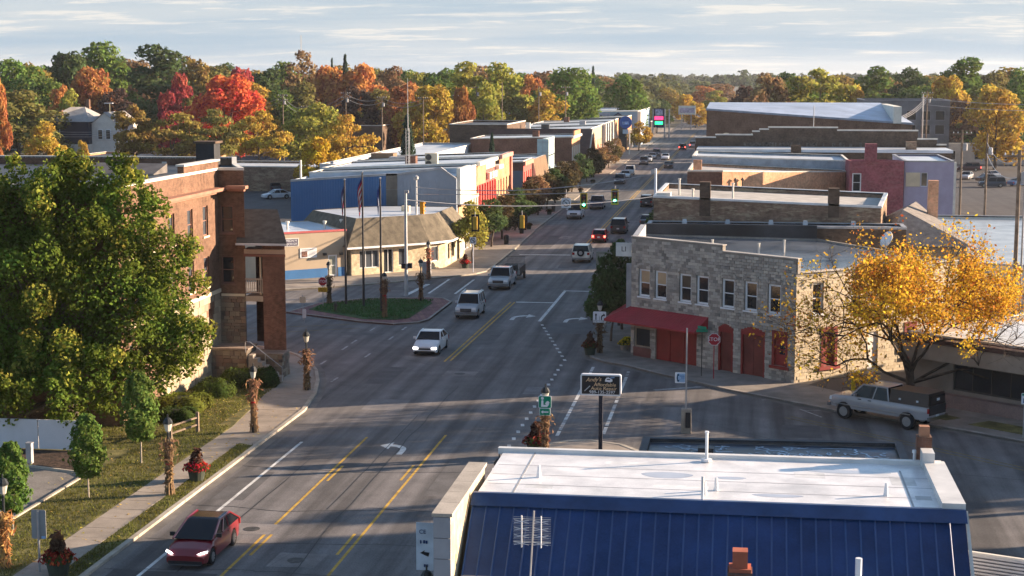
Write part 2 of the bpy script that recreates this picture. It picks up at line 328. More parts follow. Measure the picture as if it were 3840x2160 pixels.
def line(name, a, b, w, m, z=.014):
    u, d = unit(a, b); n = (-u[1] * w / 2, u[0] * w / 2)
    k = MB(); k.quad((a[0] + n[0], a[1] + n[1], z), (a[0] - n[0], a[1] - n[1], z), (b[0] - n[0], b[1] - n[1], z), (b[0] + n[0], b[1] + n[1], z)); return k.build(name, m, ROAD)
def poly(name, pts, m, z=.014): k = MB(); k.sheet(pts, z); return k.build(name, m, ROAD)
line('lane_line', (-20.1, 25), (-20.1, 84.8), .13, M_yel); line('lane_line', (-15.95, 25), (-15.95, 85.9), .13, M_yel)
for y in (50.5, 62.6, 75.1): line('lane_dash', (-19.8, y), (-19.8, y + 3.1), .13, M_yel); line('lane_dash', (-16.3, y + .6), (-16.3, y + 3.7), .13, M_yel)
line('lane_line', (-20.25, 108.6), (-19.95, 138.6), .13, M_yel); line('lane_line', (-19.9, 109), (-19.6, 138.6), .13, M_yel)
line('lane_line', (-18.3, 178), (-17.4, 560), .16, M_yel); line('lane_line', (-17.9, 178), (-17.0, 560), .16, M_yel)
line('edge_line', (-23.35, 25), (-23.3, 83.2), .16, M_white); line('edge_line', (-12.15, 25), (-12.15, 83), .16, M_white)
line('stop_line', (-19.5, 138.7), (-16.2, 138.7), .4, M_white); line('lane_line', (-16.1, 127.9), (-16.1, 146.9), .26, M_white); line('stop_line', (-15.97, 146.7), (-11.6, 146.6), .4, M_white)
line('stop_line', (-24.4, 176.2), (-18.8, 176.5), .5, M_white)
for k in range(11): t = k / 10.; c = (-15.7 + 3.5 * t, 126.3 - 15.6 * t); line('lane_dot', c, (c[0] + .13, c[1] - .6), .22, M_white)
for k in range(18): y = 108.6 - k * 1.75; line('lane_dot', (-12.2, y), (-12.1, y - .62), .2, M_white)
for x, y0, y1 in ((-9.92, 86.6, 108.3), (-7.45, 87.4, 106.6)):
    y = y0
    while y < y1: d = random.uniform(.7, 2.4); line('crosswalk_line', (x, y), (x, min(y + d, y1)), .2, random.choice((M_white, M_white, M_worn))); y += d + random.uniform(.05, .5)
line('stop_line', (-5.4, 100.4), (-1.2, 102.6), .4, M_worn)
for x in (-28.1, -25.7): line('crosswalk_line', (x, 143.2), (x, 153.6), .22, M_white)
line('crosswalk_line', (-29.9, 141.6), (-29.4, 149.6), .45, M_white)
for x, ys in ((-26.05, (100.2, 109.5, 117.2, 122.0)), (-28.4, (106.3, 112.4, 115.2, 121.3))):
    for y in ys: line('crosswalk_dash', (x, y), (x + .02, y + 1.6), .16, M_worn)
for a, b in (((-38, 118), (-29.5, 122.4)), ((-38, 121), (-30.2, 124.4))): line('lane_line', a, b, .14, M_yel2)
for o_ in (0, .35): line('lane_line', (2.5 + o_, 93.2 + o_), (24 + o_, 72.4 + o_), .12, M_yel2)
for a, b in (((1.2, 98.2), (3.6, 98.6)), ((3.4, 95.8), (4.6, 93.6)), ((3.6, 95.4), (5.8, 95.6))): line('parking_line', a, b, .12, M_worn)
def arrow_straight(c, s, rz):
    P = [(-.1, -1.5), (.1, -1.5), (.1, .4), (.42, .4), (0, 1.5), (-.42, .4), (-.1, .4)]
    return [(c[0] + (x * math.cos(rz) - y * math.sin(rz)) * s, c[1] + (x * math.sin(rz) + y * math.cos(rz)) * s) for x, y in P]
def arrow_turn(c, s, flip):
    o = [(.12, -1.25), (.42, -1.25)]
    for k in range(7): t = k / 6 * math.pi / 2; o.append((-.55 + .97 * math.cos(t), -.45 + .97 * math.sin(t)))
    o += [(-.55, .95), (-1.15, .28), (-.55, -.35), (-.55, .12)]
    for k in range(6): t = (1 - k / 5) * math.pi / 2; o.append((-.55 + .67 * math.cos(t), -.45 + .6 * math.sin(t)))
    return [(c[0] + x * s * flip, c[1] + y * s * 1.25) for x, y in o]
poly('turn_arrow', arrow_turn((-17.8, 82.6), 1.0, 1), M_white); poly('turn_arrow', arrow_turn((-13.7, 129.4), 1.15, -1), M_white); poly('turn_arrow', arrow_turn((-18.1, 130.2), 1.2, -1), M_white)
poly('straight_arrow', arrow_straight((-14.2, 161), 1.3, 0), M_worn)
def mh(c, w, d):
    x, y = c; p = poly('concrete_patch', [(x - w / 2, y - d / 2), (x + w / 2, y - d / 2 + .1), (x + w / 2 + .1, y + d / 2), (x - w / 2 + .05, y + d / 2)], M_patch, .015)
    k = MB(); k.lathe([(.36, .017), (.36, .024)], 18, (x, y, 0)); k.build('manhole_cover', M_iron, p)
mh((-18.4, 104.2), 2.1, 1.9); mh((-17.75, 62.2), 1.95, 1.95); mh((-20.9, 66.4), 1.9, 1.7); mh((-21.5, 196), 1.4, 3.2)
for x0, y0, y1, sw in ((-17.4, 60, 100, 1.2), (-18.5, 70, 92, .4), (-22.0, 60, 80, .5)):        # tarred cracks and joints
    pts = []; y = y0; x = x0
    while y < y1: pts.append((x, y, .0165)); y += random.uniform(.9, 2.2); x += random.uniform(-.1, .1) * sw
    k = MB()
    for a, b in zip(pts, pts[1:]): k.quad((a[0] - .025, a[1], .0165), (a[0] + .025, a[1], .0165), (b[0] + .025, b[1], .0165), (b[0] - .025, b[1], .0165))
    k.build('crack_seal', M_tar, ROAD)
for pts in ([(-25, 64.5), (-20, 64.2), (-15, 64.9), (-11, 64.6)], [(-25, 60.1), (-19, 60.6), (-14, 60.2)], [(-19.2, 58), (-16.8, 70.6), (-15, 70.2)], [(-26, 112), (-22, 108), (-17, 105)], [(-30, 118), (-24, 114.5), (-20, 113)], [(-3, 92), (4, 85), (9, 78)], [(2, 84), (8, 81.5), (14, 80)], [(-24.8, 70), (-20, 69.4), (-15.5, 70.4), (-11.5, 69.8)], [(-24.8, 77.5), (-19, 77), (-12, 77.8)], [(-22.6, 57), (-22.3, 66), (-22.7, 76), (-22.2, 88)], [(-13.6, 57), (-13.9, 70), (-13.5, 86)], [(-19, 92), (-14, 96), (-10, 101)], [(-22, 118), (-21.6, 128), (-22.1, 140)], [(-14.2, 108), (-13.9, 118), (-14.3, 128)], [(-25, 121), (-19.5, 120), (-12, 121)], [(-18.2, 140), (-18, 158), (-18.3, 176)]):
    k = MB()
    for a, b in zip(pts, pts[1:]):
        u, d = unit(a, b); n_ = int(d / 1.2) + 1; prev = None
        for i in range(n_ + 1):
            q = (a[0] + u[0] * d * i / n_, a[1] + u[1] * d * i / n_ + random.uniform(-.12, .12))
            if prev: k.quad((prev[0], prev[1] - .03, .0165), (q[0], q[1] - .03, .0165), (q[0], q[1] + .03, .0165), (prev[0], prev[1] + .03, .0165))
            prev = q
    k.build('crack_seal', M_tar, ROAD)
poly('asphalt_patch', [(-15.2, 122), (-11.6, 122), (-11.4, 127.4), (-14.9, 127.4)], mat('fresh_patch', (.12, .12, .125), var=.1, fine=.2), .0125)
for x0, y0, w_, d_, c_ in ((-24.2, 71, 1.4, 5.5, .105), (-14.6, 73, 1.1, 9, .115), (-22.2, 92, 2.4, 3.2, .19), (-19.6, 116, 1.5, 7, .115), (-13.4, 98, 2.0, 2.4, .185), (-23.9, 100, 1.6, 6, .105), (-18.9, 164, 2.2, 6, .115), (-23.5, 184, 1.6, 14, .105), (-14.2, 182, 1.4, 10, .19), (-6.0, 95.2, 2.6, 1.6, .115), (2.2, 88, 2.2, 3.2, .105), (6.2, 79, 3.0, 2.0, .15), (-30.4, 119, 3.4, 1.4, .115), (-33, 145, 3, 2, .115)):
    j_ = lambda: random.uniform(-.08, .08)
    poly('asphalt_patch', [(x0 + j_(), y0 + j_()), (x0 + w_ + j_(), y0 + j_()), (x0 + w_ + j_(), y0 + d_ + j_()), (x0 + j_(), y0 + d_ + j_())], mat('patch_%d' % (c_ * 1000), (c_, c_ * .96, c_ * .96), var=.14, stain=.25, fine=.25), .0122)
poly('asphalt_patch', [(-24.6, 57), (-20.3, 57), (-20.3, 60), (-24.6, 60)], M_lot, .0125)
def kerb(par, pts, w=.24, h=.14, m=None, gut=.45):
    """kerb along the street edge (street on the right of the run) with a concrete gutter"""
    k = MB(); q = MB()
    for a, b in zip(pts, pts[1:]):
        u, d = unit(a, b); n = (u[1], -u[0]); c = ((a[0] + b[0]) / 2 - n[0] * w / 2, (a[1] + b[1]) / 2 - n[1] * w / 2, 0)
        k.box(c, (d + .05, w, h + random.uniform(0, .004)), math.atan2(u[1], u[0]))
        if gut: q.quad((a[0], a[1], .016), (b[0], b[1], .016), (b[0] + n[0] * gut, b[1] + n[1] * gut, .013), (a[0] + n[0] * gut, a[1] + n[1] * gut, .013))
    k.build('kerb', m or M_kerb, par)
    if gut: q.build('gutter', M_gut, par)
def slabs(par, x0, x1, y0, y1, pitch, z=.125, m=None):
    """footway slabs with open joints, each laid a hair differently"""
    y = y0; protos = {}
    while y < y1 - .1:
        d = min(pitch, y1 - y); key = round(d, 2)
        if key not in protos: protos[key] = MB().box((0, 0, -.05), (x1 - x0 - .02, d - .025, .055), tx=.995, ty=.99).mesh('slab', m or M_conc)
        o = bpy.data.objects.new('slab', protos[key]); COL.objects.link(o); o.parent = par; o.location = ((x0 + x1) / 2, y + d / 2, z + random.uniform(-.006, .006)); o.rotation_euler = (random.uniform(-.004, .004), random.uniform(-.004, .004), 0); y += d
# left near block
A = [(-25.35, 20), (-25.35, 91), (-26.0, 96), (-26.95, 100.3), (-28.0, 103.8), (-29.2, 106.6), (-30.8, 109.4), (-32.8, 111.6), (-36, 113.4), (-48, 117.5), (-90, 128)]
g = MB(); g.prism([(-90, 20)] + A, -.05, .10, False); SW = struct('pavement', g, M_conc)
kerb(SW, [(-25.25, 20 + 71 * i / 24) for i in range(25)] + [(a[0] + .1, a[1]) for a in A[2:]])
g = MB(); g.prism([(-26.4, 20), (-25.42, 20), (-25.42, 81.5), (-26.4, 82)], .08, .125, False); g.build('grass_verge', M_grass, SW)
g = MB(); g.prism([(-31.5, 20), (-28.05, 20), (-28.05, 86), (-28.5, 91), (-29.0, 95.5), (-31.2, 99.9), (-34, 99.9), (-60, 99.9), (-60, 79), (-34, 78.8), (-31.85, 75), (-31.6, 74)], .08, .125, False); LAWN = struct('lawn', g, M_grass)
slabs(SW, -28.05, -26.4, 44, 82, 1.52)
for y in [83.5 + 1.6 * i for i in range(11)]:
    xr = -25.5 if y < 91 else -25.5 - (y - 91) * .16; xl = -28.03 - max(0, y - 86) * .07
    slabs(SW, xl, xr, y - .8, y + .8, 1.6, .102)
g = MB(); g.prism([(-90, 20), (-31.65, 20), (-31.65, 73.8), (-35.2, 75.4), (-90, 75.4)], .10, .106, False); g.build('parking_bay', M_lot2, SW)
kerb(SW, [(-31.6, y) for y in (20, 30, 40, 46, 52, 58, 64, 70, 73.9)] + [(-32.4, 74.7), (-35.2, 75.5), (-60, 75.6)], .15, .19, M_kerb, 0)
g = MB(); g.prism([(-60, 75.7), (-35.2, 75.7), (-32.6, 74.95), (-33.7, 78.9), (-60, 78.9)], .1, .15, False); g.build('mulch_bed', M_mulch, SW)
# traffic island
I = [(-37.4, 129.4), (-30.0, 125.1), (-27.2, 124.2), (-25.4, 125.4), (-24.9, 127), (-24.9, 137.4), (-26.0, 139.6), (-27.5, 140), (-33.1, 138.4), (-36.2, 135.2)]
g = MB(); g.prism(I, -.05, .12, False); ISL = struct('traffic_island', g, M_paver); kerb(ISL, I + [I[0]], .2, .15, mat('island_kerb', (.3, .27, .24), var=.2), .3)
g = MB(); g.prism([(-35.9, 131.0), (-30.2, 126.4), (-27.5, 126.3), (-26.6, 127.6), (-26.4, 136.2), (-27.5, 138.4), (-32.8, 137.2), (-35.6, 134.2)], .1, .16, False); g.build('grass_bed', mat('island_grass', (.045, .10, .03), var=.35, scale=1.4, fine=.45, bump=.6, bscale=14), ISL)
# far left block
C = [(-90, 116.5), (-62, 130), (-41.8, 142.7), (-36.6, 146.6), (-32.5, 150.3), (-30.2, 153), (-28.0, 155.2), (-26.2, 157.6), (-25.4, 160), (-25.4, 168), (-25.6, 182.6), (-26.3, 209.8), (-26.6, 260), (-26.8, 450), (-26.8, 620)]
g = MB(); g.prism(C + [(-60, 620), (-60, 210), (-90, 190)], -.05, .12, False); SWC = struct('pavement', g, M_conc); kerb(SWC, C)
# right blocks
D = [(-10.8, 156), (-10.8, 140), (-10.8, 113.4), (-10.4, 111.2), (-9.4, 109.6), (-7.8, 108.4), (-5.4, 105.6), (-.9, 100.8), (5.4, 95.2), (12.1, 90.7), (20, 84.0), (60, 50)]
g = MB(); g.prism(D + [(60, 188), (24, 188), (-7, 160)], -.05, .12, False); SWD = struct('pavement', g, mat('grey_concrete', (.25, .225, .2), var=.16, scale=.8, stain=.35, fine=.15, bump=.2, bscale=20)); kerb(SWD, D, m=mat('grey_kerb', (.3, .27, .24), var=.2, fine=.2))
g = MB(); g.prism([(4.2, 103.0), (7.6, 99.2), (10.6, 102.2), (16, 116), (12, 118)], .118, .126, False); g.build('alley_asphalt', M_lot, SWD)
for pl in ([(12.6, 92.2), (20.5, 85.3), (22, 86.4), (13.9, 93.3)], [(10.3, 94.4), (11.5, 93.2), (12.4, 93.9), (11.2, 95.2)]): g = MB(); g.prism(pl, .1, .15, False); g.build('grass_verge', M_grass, SWD)
D2 = [(-10.6, 620), (-10.6, 250), (-10.7, 196), (-9.8, 191), (-7.5, 188.5), (2, 196), (11, 204)]
g = MB(); g.prism(D2 + [(11, 620)], -.05, .12, False); SWD2 = struct('pavement', g, MATS['grey_concrete']); kerb(SWD2, D2, m=MATS['grey_kerb'])
E_ = [(-10.75, 20), (-10.75, 82), (-10.3, 83.9), (-9.2, 85.1), (-7.9, 85.4), (-6.2, 84.6), (-4.6, 82.4), (-4.2, 79), (-4.2, 20)]
g = MB(); g.prism(E_[::-1], -.05, .12, False); SWE = struct('pavement', g, M_conc); kerb(SWE, E_[:-1][::-1])
# loose grass blades and fallen leaves
def scatter_tris(name, pts, h, w, m, parent=None, lay=0.):
    n = len(pts); V = np.zeros((n * 3, 3)); a = np.random.rand(n) * 6.283; hh = h * (.5 + np.random.rand(n)); ww = w * (.6 + .8 * np.random.rand(n))
    dx, dy = np.cos(a) * ww, np.sin(a) * ww; P_ = np.array(pts); ln = (np.random.rand(n, 2) - .5) * h * 1.4
    V[0::3] = P_ - np.stack([dx, dy, np.zeros(n)], 1); V[1::3] = P_ + np.stack([dx, dy, np.zeros(n)], 1); V[2::3] = P_ + np.stack([ln[:, 0] if not lay else -dy * 1.5, ln[:, 1] if not lay else dx * 1.5, hh], 1)
    me = bpy.data.meshes.new(name); me.from_pydata(V.tolist(), [], np.arange(n * 3).reshape(-1, 3).tolist()); me.materials.append(m)
    o = bpy.data.objects.new(name, me); COL.objects.link(o)
    if parent: o.parent = parent
    return o
np.random.seed(3)
pts = [(x, y, .12) for x, y in zip(np.random.uniform(-31.4, -28.1, 16000), np.random.uniform(55, 99, 16000)) if not (y > 86 and x > -28.9)] + [(x, y, .12) for x, y in zip(np.random.uniform(-26.35, -25.5, 3500), np.random.uniform(55, 81.5, 3500))]
pts += [(x, y, .12) for x, y in zip(np.random.uniform(-36, -31.3, 8000), np.random.uniform(79.5, 99, 8000))]
L_ = leafmat('blade', .3)
o = tag(scatter_tris('grass', pts, .1, .022, L_), 'short lawn grass beside the left pavement', 'grass', kind='stuff'); o.color = (.13, .13, .03, 1)
pts = [(x, y, .145) for x, y in zip(np.random.uniform(-33, -28, 300), np.random.uniform(58, 99, 300))] + [(x, y, .14) for x, y in zip(np.random.uniform(-28, -25.5, 160), np.random.uniform(56, 92, 160))] + [(x, y, .145) for x, y in zip(np.random.uniform(-31.5, -28.4, 200), np.random.uniform(86, 96, 200))]
o = tag(scatter_tris('fallen_leaves', pts, .03, .06, L_, lay=1), 'yellow autumn leaves fallen on the left lawn', 'leaves', kind='stuff'); o.color = (.48, .34, .1, 1)
pts = [(x, y, .19) for x, y in zip(np.random.uniform(-35.5, -26.6, 9000), np.random.uniform(126.5, 138, 9000)) if (y - 131) > -(x + 35.9) * .72 and y < 138.2 and y < 134.2 + (x + 35.6) * 1.1]
o = tag(scatter_tris('grass', pts, .1, .03, L_), 'dark green grass on the traffic island', 'grass', kind='stuff'); o.color = (.055, .13, .035, 1)
# ================================================================ buildings
M_rb = brickmat('red_brick', (.125, .058, .038), (.19, .095, .062), (.19, .14, .1), patch=.25, pcol=(.23, .145, .095)); M_rb2 = brickmat('dark_red_brick', (.14, .062, .045), (.20, .09, .062), (.16, .11, .085))
M_old = brickmat('old_brown_brick', (.19, .11, .075), (.26, .16, .11), (.2, .155, .115), .24, .085, .014, patch=.75, pcol=(.4, .32, .22))
M_dkb = brickmat('dark_brown_brick', (.10, .066, .05), (.14, .092, .066), (.11, .085, .065), .24, .085, .014, patch=.35, pcol=(.16, .12, .09))
M_orb = brickmat('orange_brick', (.58, .27, .15), (.66, .35, .2), (.55, .38, .26), .22, .075, .012, (.77, .64), patch=.3, pcol=(.5, .34, .22))
M_roofw = mat('white_roof', (.62, .66, .7), rough=.3, var=.1, scale=.35, stain=.25, fine=.06); M_roofs = mat('silver_roof', (.4, .44, .48), rough=.25, var=.14, scale=.4, stain=.35, fine=.08)
M_roofd = mat('dark_roof', (.045, .047, .052), rough=.5, var=.3, scale=.4, stain=.3, fine=.2); M_cop = mat('coping_white', (.66, .63, .57), var=.1, scale=1., stain=.2); M_copg = mat('coping_grey', (.36, .36, .37), rough=.5, var=.15, stain=.2)
M_pane = glassmat('window_glass'); M_pane2 = glassmat('window_glass_grey', (.07, .08, .095), .12); M_wfr = mat('white_frame', (.72, .74, .76), var=.08, rough=.6); M_bfr = mat('brown_frame', (.22, .12, .09), var=.12)
M_cream = mat('cream_paint', (.62, .53, .38), var=.08, stain=.15); M_stonem = mat('mortar_stone', (.15, .125, .1), var=.25, fine=.3)
def rndmat(name, cols, rough=.9, fine=.25, bump=.4):
    """stone or block colour picked per piece (object or island)"""
    if name in MATS: return MATS[name]
    m = mat(name, cols[0], rough=rough, var=.1, scale=3, fine=fine, bump=bump, bscale=10); t = m.node_tree; N = t.nodes; L = t.links
    oi = N.new('ShaderNodeObjectInfo'); g = N.new('ShaderNodeNewGeometry'); a = N.new('ShaderNodeMath'); a.operation = 'ADD'; L.new(oi.outputs['Random'], a.inputs[0]); L.new(g.outputs['Random Per Island'], a.inputs[1])
    f = N.new('ShaderNodeMath'); f.operation = 'FRACT'; L.new(a.outputs[0], f.inputs[0]); rp = N.new('ShaderNodeValToRGB'); rp.color_ramp.interpolation = 'LINEAR'; e = rp.color_ramp.elements
    while len(e) < len(cols): e.new(.5)
    for i, c in enumerate(cols): e[i].position = i / (len(cols) - 1); e[i].color = (*c, 1)
    L.new(f.outputs[0], rp.inputs[0]); b = N['Principled BSDF']; src = b.inputs['Base Color'].links[0].from_node.inputs['A'].links[0]
    L.new(rp.outputs[0], src.to_socket); MATS[name] = m; return m
def stones(par, O, u, Lw, z0, z1, m, sx=(.25, .6), sz=(.18, .34), holes=(), name='stone'):
    z = z0
    while z < z1 - .06:
        h = min(random.uniform(*sz), z1 - z); s_ = -random.uniform(0, .1)
        while s_ < Lw:
            w = random.uniform(*sx); a, b = max(0, s_), min(Lw, s_ + w); s_ += w
            if b - a < .06 or any(q[0] < b and q[1] > a and q[2] < z + h and q[3] > z for q in holes): continue
            k = MB(); d = random.uniform(.02, .07); k.ubox(O, u, a + .012, b - .012, z + .012, z + h - .012, -.02, d); n = (u[1], -u[0])
            j = random.uniform(.01, .03)
            for i in (0, 1, 4, 5): v = k.v[i]; k.v[i] = (v[0] + u[0] * random.uniform(-j, j), v[1] + u[1] * random.uniform(-j, j), v[2] + random.uniform(-j, j) * .6)
            k.build(name, m, par)
        z += h
# ---- three-storey brick hall behind the maple
H1 = [(-34 + .0, 85 + 11.05, 9.36, 11.28)]
hol1 = [(s_, s_ + 1.0, z0, z1) for s_ in (1.2, 4.6, 8.0, 11.3, 14.2) for z0, z1 in ((9.36, 11.28), (6.1, 8.02), (2.6, 4.5))]
hol1 = [h for h in hol1 if not (h[0] > 14 and h[2] < 3)] + [(14.9, 15.5, 2.9, 4.6)]
hol2 = [(.12, 1.0, 9.31, 11.1), (.12, 1.0, 6.0, 7.78)]
PB = [(-60, 85), (-34, 85), (-34, 102.3), (-32.25, 102.3), (-33.0, 104.0), (-34.3, 107.2), (-37.2, 116.2), (-60, 116)]
hol0 = [(26 - 4.2 * i, 27 - 4.2 * i, z, z + 1.9) for i in range(1, 6) for z in (6.1, 9.36)]
HALL = building('brick_hall', 'three-storey red brick hall with stone base and balcony porch behind the big maple', 'building', PB, 13.5, M_rb, M_roofd, M_cop, .55, {0: [(a - 1.5, b - 1.5, c, d) for a, b, c, d in hol0], 1: hol1, 2: hol2}, base=(-34, 102.3))
for h in hol1: window(HALL, (-34, 85), (0, 1), h, M_bfr, M_pane2, sill=.12 if h[2] > 5 else None, sm=M_cream, fw=.08)
for h in hol2: window(HALL, (-34, 102.3), (1, 0), h, M_bfr, M_pane, sill=.1, fw=.08)
for a, b, c, d in hol0: window(HALL, (-60, 85), (1, 0), (a - 1.5, b - 1.5, c, d), M_bfr, M_pane, sill=.1)
M_corn = mat('cornice_terracotta', (.32, .16, .11), var=.12, stain=.15)
k = MB(); k.ubox((-34, 85), (0, 1), 0, 17.25, 11.95, 12.12, 0, .35); k.ubox((-34, 85), (0, 1), 0, 17.02, 12.12, 12.32, 0, .7); k.ubox((-34, 102.3), (1, 0), .71, 1.85, 12.05, 12.22, 0, .35); k.ubox((-34, 102.3), (1, 0), .72, 2.05, 12.22, 12.42, 0, .65)
k.ubox((-60, 85), (1, 0), 0, 26.5, 12.1, 12.3, .0, .6); k.build('cornice', M_corn, HALL)
k = MB(); k.ubox((-34, 85), (0, 1), .02, 17.28, 5.42, 5.66, 0, .09); k.ubox((-34, 102.3), (1, 0), .1, 1.7, 5.16, 5.32, 0, .08); k.build('belt_course', M_cream, HALL)
k = MB(); k.bb(-34.3, -33.9, 95.6, 102.2, 13.57, 14.0); k.build('raised_parapet', M_rb, HALL); k = MB(); k.bb(-34.38, -33.82, 95.5, 102.3, 14.0, 14.12); k.build('parapet_cap', M_cop, HALL)
M_fs = rndmat('field_stone', ((.12, .09, .07), (.2, .16, .12), (.28, .23, .17), (.17, .11, .085), (.24, .17, .12), (.1, .085, .075))); M_fsl = rndmat('pale_field_stone', ((.24, .195, .145), (.32, .26, .185), (.38, .32, .23), (.27, .205, .145)))
k = MB(); wall(k, (-34, 102.24), (1, 0), 1.75, .1, 5.16); k.build('mortar_bed', M_stonem, HALL); stones(HALL, (-34, 102.22), (1, 0), 1.75, 1.2, 5.14, M_fs)
hs = [(a, b, c, d) for a, b, c, d in hol1 if c < 5]
stones(HALL, (-33.995, 91), (0, 1), 11.2, .2, 5.4, M_fsl, (.5, 1.0), (.3, .5), [(a - 6, b - 6, c, d) for a, b, c, d in hs])
# porch with balcony
k = MB(); k.prism([(-31.0, 102.0), (-29.5, 102.0), (-29.92, 103.4), (-31.35, 103.4)], 1.7, 8.55); k.build('porch_pier', M_rb2, HALL)
k = MB(); k.bb(-32.45, -31.55, 105.2, 105.5, 1.7, 8.6); k.prism([(-31.36, 103.42), (-29.95, 103.42), (-30.72, 106.0), (-32.0, 106.0)], 1.7, 8.55); k.build('porch_wall', M_rb2, HALL)
k = MB(); k.bb(-32.2, -31.0, 102.05, 105.5, 4.86, 5.22); k.build('balcony_floor', mat('balcony_stone', (.4, .33, .26), var=.12, stain=.2), HALL)
k = MB(); k.prism([(-32.2, 101.9), (-29.45, 101.9), (-29.95, 103.5), (-32.4, 103.5)], 8.0, 8.3); k.build('porch_beam', mat('beam_tan', (.4, .28, .2), var=.1), HALL); k = MB(); k.prism([(-32.25, 101.8), (-29.4, 101.8), (-29.9, 103.45), (-32.25, 103.45)], 8.56, 8.74); k.prism([(-32.23, 101.85), (-29.42, 101.85), (-29.9, 103.4), (-32.23, 103.4)], 7.82, 7.99); k.build('porch_cornice', mat('dark_terracotta', (.2, .085, .06), var=.15), HALL)
M_rail = mat('rail_paint', (.42, .33, .26), var=.12); bal = MB(); bal.bb(-32.2, -31.0, 102.0, 102.09, 6.3, 6.38); bal.bb(-32.2, -31.0, 102.0, 102.08, 5.42, 5.48); BAL = bal.build('balustrade', M_rail, HALL)
for i in range(9): MB().bb(-32.13 + i * .133, -32.08 + i * .133, 102.02, 102.07, 5.48, 6.3).build('baluster', M_rail, BAL)
k = MB(); k.bb(-31.9, -31.4, 104.0, 104.5, 5.22, 5.66); k.bb(-31.92, -31.38, 104.5, 104.56, 5.22, 6.2); k.build('balcony_chair', mat('tan_wood', (.45, .33, .22)), HALL)
k = MB(); k.tube([(-31.2, 102.2, 5.3), (-31.2, 102.2, 8.0)], .07, 8); k.build('balcony_post', M_cream, HALL)
M_shing = mat('dark_shingle', (.03, .029, .03), var=.35, scale=2., fine=.35, bump=.4, bscale=20)
k = MB(); e0, e1 = 8.72, 10.55; k.quad((-32.6, 101.5, e0), (-29.2, 101.5, e0), (-31.2, 106.3, e1), (-33.8, 106.3, e1)); k.quad((-29.2, 101.5, e0), (-30.8, 106.6, e0), (-31.2, 106.3, e1)); k.quad((-32.6, 101.5, e0 - .12), (-29.2, 101.5, e0 - .12), (-29.2, 101.5, e0), (-32.6, 101.5, e0)); k.quad((-29.2, 101.5, e0 - .12), (-30.8, 106.6, e0 - .12), (-30.8, 106.6, e0), (-29.2, 101.5, e0)); PR = k.build('porch_roof', M_shing, HALL)
k = MB(); k.bb(-32.62, -29.18, 101.43, 101.49, 8.6, 8.73); k.build('eave_board', mat('eave_grey', (.5, .5, .52), var=.1), PR)
# terrace, steps, handrail
k = MB(); k.bb(-34, -31.6, 100.2, 102.2, 0, 1.95); k.bb(-31.6, -29.4, 100.6, 102.0, 0, 1.6); k.build('terrace', M_stonem, HALL); stones(HALL, (-34, 100.19), (1, 0), 2.4, .1, 1.95, M_fs); stones(HALL, (-31.58, 100.59), (1, 0), 2.2, .1, 1.6, M_fs); stones(HALL, (-29.41, 100.6), (0, 1), 1.6, .1, 1.55, M_fs)
k = MB(); k.bb(-34.05, -31.5, 100.1, 102.2, 1.96, 2.06); k.bb(-31.45, -29.3, 100.5, 102.25, 1.61, 1.7); k.build('terrace_cap', mat('cap_stone', (.26, .2, .16), var=.2, stain=.2), HALL)
for i in range(7): MB().bb(-31.3 + i * .3, -31.0 + i * .3, 99.5, 100.15 + .02 * i, .1, 1.75 - i * .23).build('step', M_conc, HALL)
k = MB(); k.tube([(-31.5, 99.55, 2.6), (-31.2, 99.55, 2.6), (-29.1, 99.55, 1.0), (-29.1, 99.55, .1)], .025, 6); k.tube([(-31.5, 99.55, 2.6), (-31.5, 99.55, 1.9)], .025, 6); k.tube([(-30.2, 99.55, 1.82), (-30.2, 99.55, .9)], .022, 6); k.build('handrail', mat('steel', (.35, .35, .36), rough=.4, metal=.6), HALL)
k = MB(); k.bb(-37.6, -36.3, 108.6, 109.9, 13, 14.85); k.build('chimney', M_roofd, HALL); k = MB(); k.bb(-37.75, -36.15, 108.45, 110.05, 14.85, 15.0); k.build('chimney_cap', M_dkb, HALL)
k = MB(); k.quad((-46, 104, 13.05), (-38.6, 103, 13.05), (-38.6, 105.6, 13.62), (-46, 106.6, 13.62)); k.quad((-38.6, 103, 13.0), (-38.6, 105.6, 13.0), (-38.6, 105.6, 13.62), (-38.6, 103, 13.05)); k.build('roof_cricket', mat('roof_grey', (.13, .12, .115), var=.2, fine=.2), HALL)
for x, y in ((-39.5, 107.5), (-43, 100), (-52, 108), (-50.5, 98)): k = MB(); k.lathe([(.1, 0), (.1, .55), (.16, .55), (.16, .68)], 8, (x, y, 12.95)); k.build('roof_vent', M_cop, HALL)
